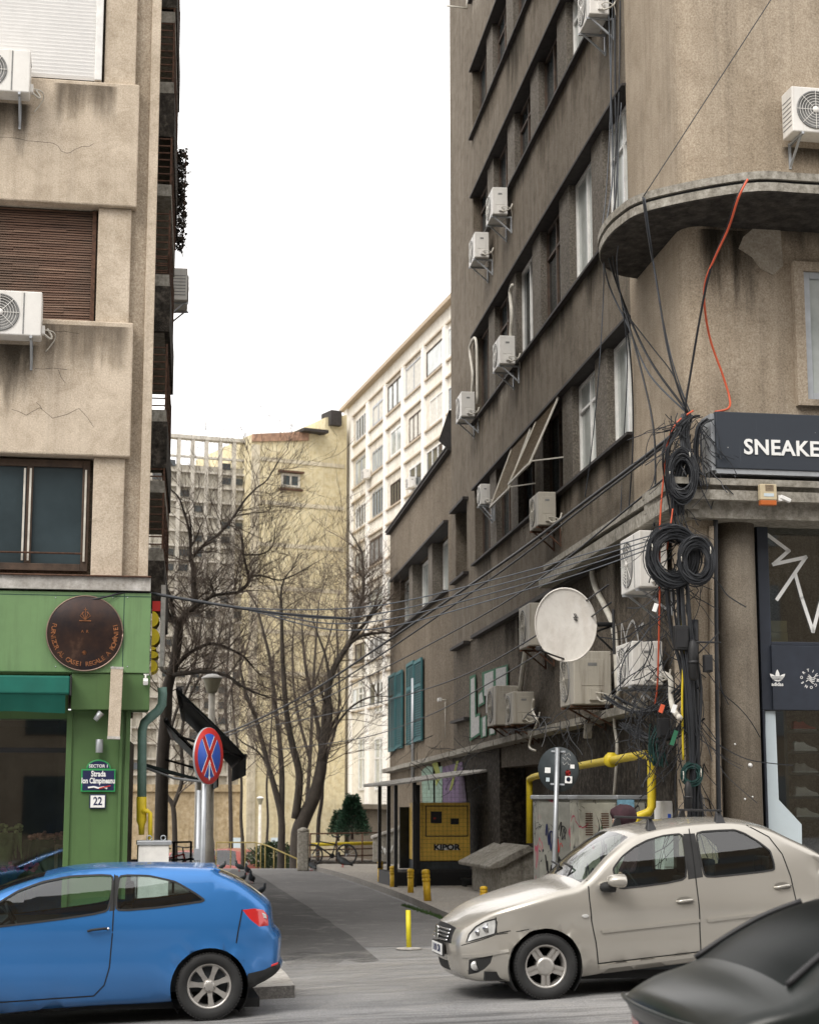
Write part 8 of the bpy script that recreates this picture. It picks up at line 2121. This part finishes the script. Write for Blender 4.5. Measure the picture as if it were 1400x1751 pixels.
# ---------------------------------------------------------------- heavy cable runs, splice boxes and marks at the corner
def bundle(pts, n, r, spread, label, seed, mat='cable'):
    rn = random.Random(seed); P_ = [at(*p) for p in pts]; o_ = P_[0].copy(); mb = MB()
    for k in range(n):
        off = Vector((rn.gauss(0, spread), rn.gauss(0, spread * .5), 0)); Q_ = []
        for i, p in enumerate(P_): Q_.append(p - o_ + off * (.5 + rn.random()) + Vector((0, 0, rn.gauss(0, spread * .3))))
        mb.tube(catmull(Q_, 4), rn.uniform(*r), 5, 0, False)
    return tag(mb.build('cable_bundle', M[mat], None, loc=tuple(o_)), label, 'cable bundle', 'heavy cable bundles at the corner')
bundle([(1174, 708, 20.95), (1170, 740, 20.9), (1172, 780, 20.85), (1160, 830, 20.85), (1158, 880, 20.9)], 16, (.008, .018), .035, 'thick black cable bundle dropping from the sign corner into the hanging coil', 61)
bundle([(1190, 712, 20.9), (1165, 724, 20.85), (1140, 775, 20.85), (1148, 860, 20.9), (1160, 910, 20.9)], 9, (.006, .012), .05, 'looser black bundle bowing left around the hanging coil', 62)
bundle([(1212, 716, 20.8), (1195, 730, 20.8), (1190, 780, 20.85), (1200, 830, 20.8)], 9, (.005, .010), .03, 'short wires bunched over the left end of the shop sign', 63)
bundle([(1165, 1000, 20.85), (1170, 1080, 20.85), (1180, 1180, 20.85), (1185, 1300, 20.9), (1186, 1400, 20.95)], 12, (.010, .022), .03, 'fat black bundle running down the corner to the street', 64)
bundle([(1142, 1000, 20.95), (1150, 1080, 21.0), (1168, 1150, 20.95), (1176, 1250, 20.95)], 8, (.007, .014), .04, 'second black bundle below the largest coil', 65)
bundle([(1180, 1230, 20.95), (1140, 1262, 21.4), (1100, 1262, 22.2), (1066, 1240, 22.8)], 14, (.008, .018), .05, 'dark sagging bundle above the bend of the gas pipe', 66)
bundle([(1176, 1170, 20.95), (1130, 1210, 21.5), (1085, 1215, 22.3), (1040, 1190, 23)], 10, (.006, .014), .06, 'dark bundle sagging below the striped air conditioner', 67)
bundle([(1130, 1240, 21.6), (1122, 1275, 21.7), (1128, 1310, 21.7), (1124, 1290, 21.7)], 12, (.006, .012), .06, 'knot of dark green cable hanging left of the corner', 68, 'dark_green')
def splice(px, py0, py1, Y_, r, label, box=False):
    a, b = at(px, py1, Y_), at(px, py0, Y_); t = thing('splice_box', label, 'junction box', tuple(a), ST, 'junction boxes among the cables'); L_ = b.z - a.z; mb = MB()
    if box: mb.box(-r, r, -.05, .05, 0, L_); mb.build('housing', M['black'], t, bevel=.012); mb = MB(); mb.box(-r * .8, r * .8, -.058, -.0505, L_ * .1, L_ * .9); mb.build('lid', M['dark_metal'], t, bevel=.004)
    else: mb.lathe([(r * .4, -.03), (r, .0), (r, L_ * .8), (r * .7, L_), (r * .3, L_ + .03)], (0, 0, 0), 16); mb.build('housing', M['black'], t); mb = MB(); mb.lathe([(r * 1.12, L_ * .4), (r * 1.12, L_ * .48)], (0, 0, 0), 16); mb.build('clamp_ring', M['dark_metal'], t)
splice(1164, 1070, 1112, 20.8, .085, 'black square junction box on the corner below the coils', True)
splice(1186, 1098, 1160, 20.75, .06, 'black cylindrical splice case among the corner cables')
splice(1177, 1340, 1382, 20.8, .045, 'small black cylindrical splice case just above the saloon roof')
splice(1134, 1228, 1262, 21.3, .07, 'black junction box inside the dark wire tangle', True)
splice(1210, 1120, 1150, 20.7, .05, 'small black box right of the corner bundle', True)
for (px, py, mt, lb_) in ((1152, 1212, 'sign_white', 'white plastic tag tied to the corner wires'), (1131, 1212, 'orange_cable', 'red orange tag in the dark tangle'), (1152, 1262, 'graf_green', 'green ribbon tag on the corner wires'), (1120, 1039, 'sign_white', 'small white connector below the large air conditioner')):
    a = at(px, py, 20.8); mb = MB(); mb.obox((0, 0, 0), (.05, .012, .10 if mt != 'graf_green' else .18), Matrix.Rotation(R(20), 3, 'Y')); tag(mb.build('cable_tag', M[mt], None, loc=tuple(a)), lb_, 'tag')
# horizontal iron stand-offs on the corner
a = at(1180, 1098, 20.8); t = thing('pipe_bracket', 'thin iron bracket holding the black pipe off the corner', 'bracket', tuple(a), ST)
mb = MB(); mb.tube([(0, 0, 0), (.38, 0, 0)], .012, 6); mb.tube([(.05, 0, -.18), (.36, 0, .12)], .010, 6); mb.build('arm', M['dark_metal'], t)
# scribbles on the corner pilaster and side wall
def scribble(fr, px, py, y, w, h_, n, seed, mat, label, r=.006):
    rn = random.Random(seed); c = fr.hit(px, py, y); mb = MB(); pts = []
    for k in range(n): pts.append(Vector((w * k / n + rn.uniform(-.12, .12) * w, 0, h_ * (.5 + .5 * math.sin(k * 2.2 + rn.random()) * rn.uniform(.5, 1)))))
    mb.tube(catmull(pts, 5), r, 4, 0, False)
    for v in range(len(mb.v)): x_, y_, z_ = mb.v[v]; mb.v[v] = (x_, y_ * .15, z_)
    return tag(mb.build('graffiti', M[mat], None, loc=tuple(fr.w(c.x, y, c.z)), rz=fr.a), label, 'graffiti')
scribble(FR, 1192, 1385, -.012, .28, .16, 9, 1, 'black', 'black scribble low on the corner pilaster')
scribble(FR, 1195, 1330, -.012, .12, .22, 6, 2, 'black', 'short black stroke on the corner pilaster above the scribble')
scribble(WR, 1098, 1110, .02, 1.5, .5, 8, 3, 'graf_white', 'pale scribble on the wall above the striped air conditioner', .02)
scribble(WR, 1100, 1230, .02, 1.2, .4, 7, 4, 'graf_white', 'pale scribble on the wall behind the wire tangle', .02)
for (px, py, s) in ((1282, 1309, .03), (1256, 1273, .014), (1273, 1367, .016), (1286, 1363, .012)):
    q = FR.hit(px, py, .06); 
    mb = MB(); mb.lathe([(s, .0), (0, -.004)], (0, 0, 0), 9, 0, 'y'); tag(mb.build('paper_scrap', M['sign_white'], None, loc=tuple(FR.w(q.x, .052, q.z)), rz=FR.a), {.03: 'largest white paper scrap stuck on the round column', .014: 'tiny white scrap high on the round column', .016: 'small white scrap low on the round column, left one', .012: 'small white scrap low on the round column, right one'}[s], 'scrap')
# scribbles sprayed on the street cabinets
for o_ in [o for o in bpy.data.objects if o.get('category') == 'cabinet']:
    rn = random.Random(len(o_['label'])); w_ = .5
    for k in range(9):
        mb = MB(); n = rn.randint(5, 9); a_, c_ = rn.uniform(.03, .30), rn.uniform(.25, 1.5); s_ = rn.uniform(.05, .10)
        pts = [Vector((a_ + s_ * .35 * j * rn.uniform(.3, 1), -.027, c_ + s_ * 1.6 * math.sin(j * 2.3 + k) - .02 * j)) for j in range(n)]
        mb.tube(catmull(pts, 4), rn.choice([.004, .006, .009]), 4, 0, False)
        mb.build('scribble', M[rn.choice(['black', 'black', 'black', 'sign_navy', 'graf_green', 'sign_red'])], o_)
# rain streaks and soot below sills and fittings: thin dirt films with a ragged outline of their own
def film(name, col, amt, sx, fade_top=True):
    m = bpy.data.materials.new(name); m.use_nodes = True; t = m.node_tree; b = t.nodes['Principled BSDF']; b.inputs['Roughness'].default_value = 1; b.inputs['Base Color'].default_value = (*col, 1); b.inputs['Specular IOR Level'].default_value = .05
    n = nz(t, coords(t, sx, sx, .35), 1.0, 7, .7, .2); tc = t.nodes.new('ShaderNodeTexCoord'); sp = N(t, 'SeparateXYZ'); t.links.new(tc.outputs['Generated'], sp.inputs[0])
    ad = N(t, 'Math', operation='MULTIPLY_ADD'); ad.inputs[1].default_value = .62; ad.inputs[2].default_value = -.28; t.links.new(sp.outputs[2], ad.inputs[0])
    a2 = N(t, 'Math', operation='ADD'); t.links.new(ad.outputs[0], a2.inputs[0]); t.links.new(n, a2.inputs[1])
    ed = ramp(t, sp.outputs[0], [(0, (0, 0, 0)), (.12, (1, 1, 1)), (.88, (1, 1, 1)), (1, (0, 0, 0))])
    mm = N(t, 'Math', operation='MULTIPLY'); t.links.new(ramp(t, a2.outputs[0], [(.50, (0, 0, 0)), (.85, (amt,) * 3)]), mm.inputs[0]); t.links.new(ed, mm.inputs[1]); t.links.new(mm.outputs[0], b.inputs['Alpha']); return m
M['soot'] = film('soot', (.03, .026, .02), .62, 3.0); M['rain'] = film('rain', (.10, .08, .06), .55, 4.0); M['lime'] = film('lime', (.50, .45, .38), .5, 3.5)
def stain(parent, x0, x1, z0, z1, y, mat):
    mb = MB(); mb.add([(x0, y, z0), (x1, y, z0), (x1, y, z1), (x0, y, z1)], [(0, 1, 2, 3)]); mb.v = [(a, b + (.0004 if i % 2 else 0), c) for i, (a, b, c) in enumerate(mb.v)]; mb.build('rain_stain', M[mat], parent)
rn = random.Random(71)
for i, (s_, l_) in enumerate(rows):
    x_ = XN
    while x_ < XL - 1:
        w_ = rn.uniform(1.2, 3.2); stain(tb, x_, min(x_ + w_, XL), s_ - .04 - rn.uniform(.7, 1.5), s_ - .04, .006, rn.choice(['soot', 'soot', 'rain', 'lime'])); x_ += w_ + rn.uniform(.1, .8)
for k in range(9): x_ = rn.uniform(.3, 16); stain(tb, x_, x_ + rn.uniform(.8, 2), zlint - rn.uniform(1.5, 2.5), zlint - .05, -.022, rn.choice(['soot', 'lime', 'soot']))
for (pa, pb, ya, yb, mt) in ((-40, 62, 586, 760, 'soot'), (60, 225, 552, 690, 'rain'), (-40, 50, 172, 330, 'soot'), (90, 200, 140, 260, 'rain')):
    a, b = FL.hit(pa, ya, -.004), FL.hit(pb, yb, -.004); stain(lf, a.x, b.x, b.z, a.z, -.004, mt)
frp = front
for (pa, pb, ya, yb, mt) in ((1335, 1420, 250, 310, 'soot'), (1200, 1330, 385, 600, 'soot'), (1330, 1420, 385, 470, 'soot'), (1190, 1280, 390, 560, 'soot')):
    a, b = FR.hit(pa, ya, -.006), FR.hit(pb, yb, -.006); stain(frp, a.x, b.x, b.z, a.z, -.006, mt)
# gather everything of a facade directly under its building
bpy.context.view_layer.update()
for e, owner in ((front, tb), (ls, lf), (sh, lf)):
    for ch in list(e.children):
        ml = e.matrix_local @ ch.matrix_local; ch.parent = owner; ch.matrix_parent_inverse = Matrix.Identity(4); ch.matrix_local = ml
    bpy.data.objects.remove(e)
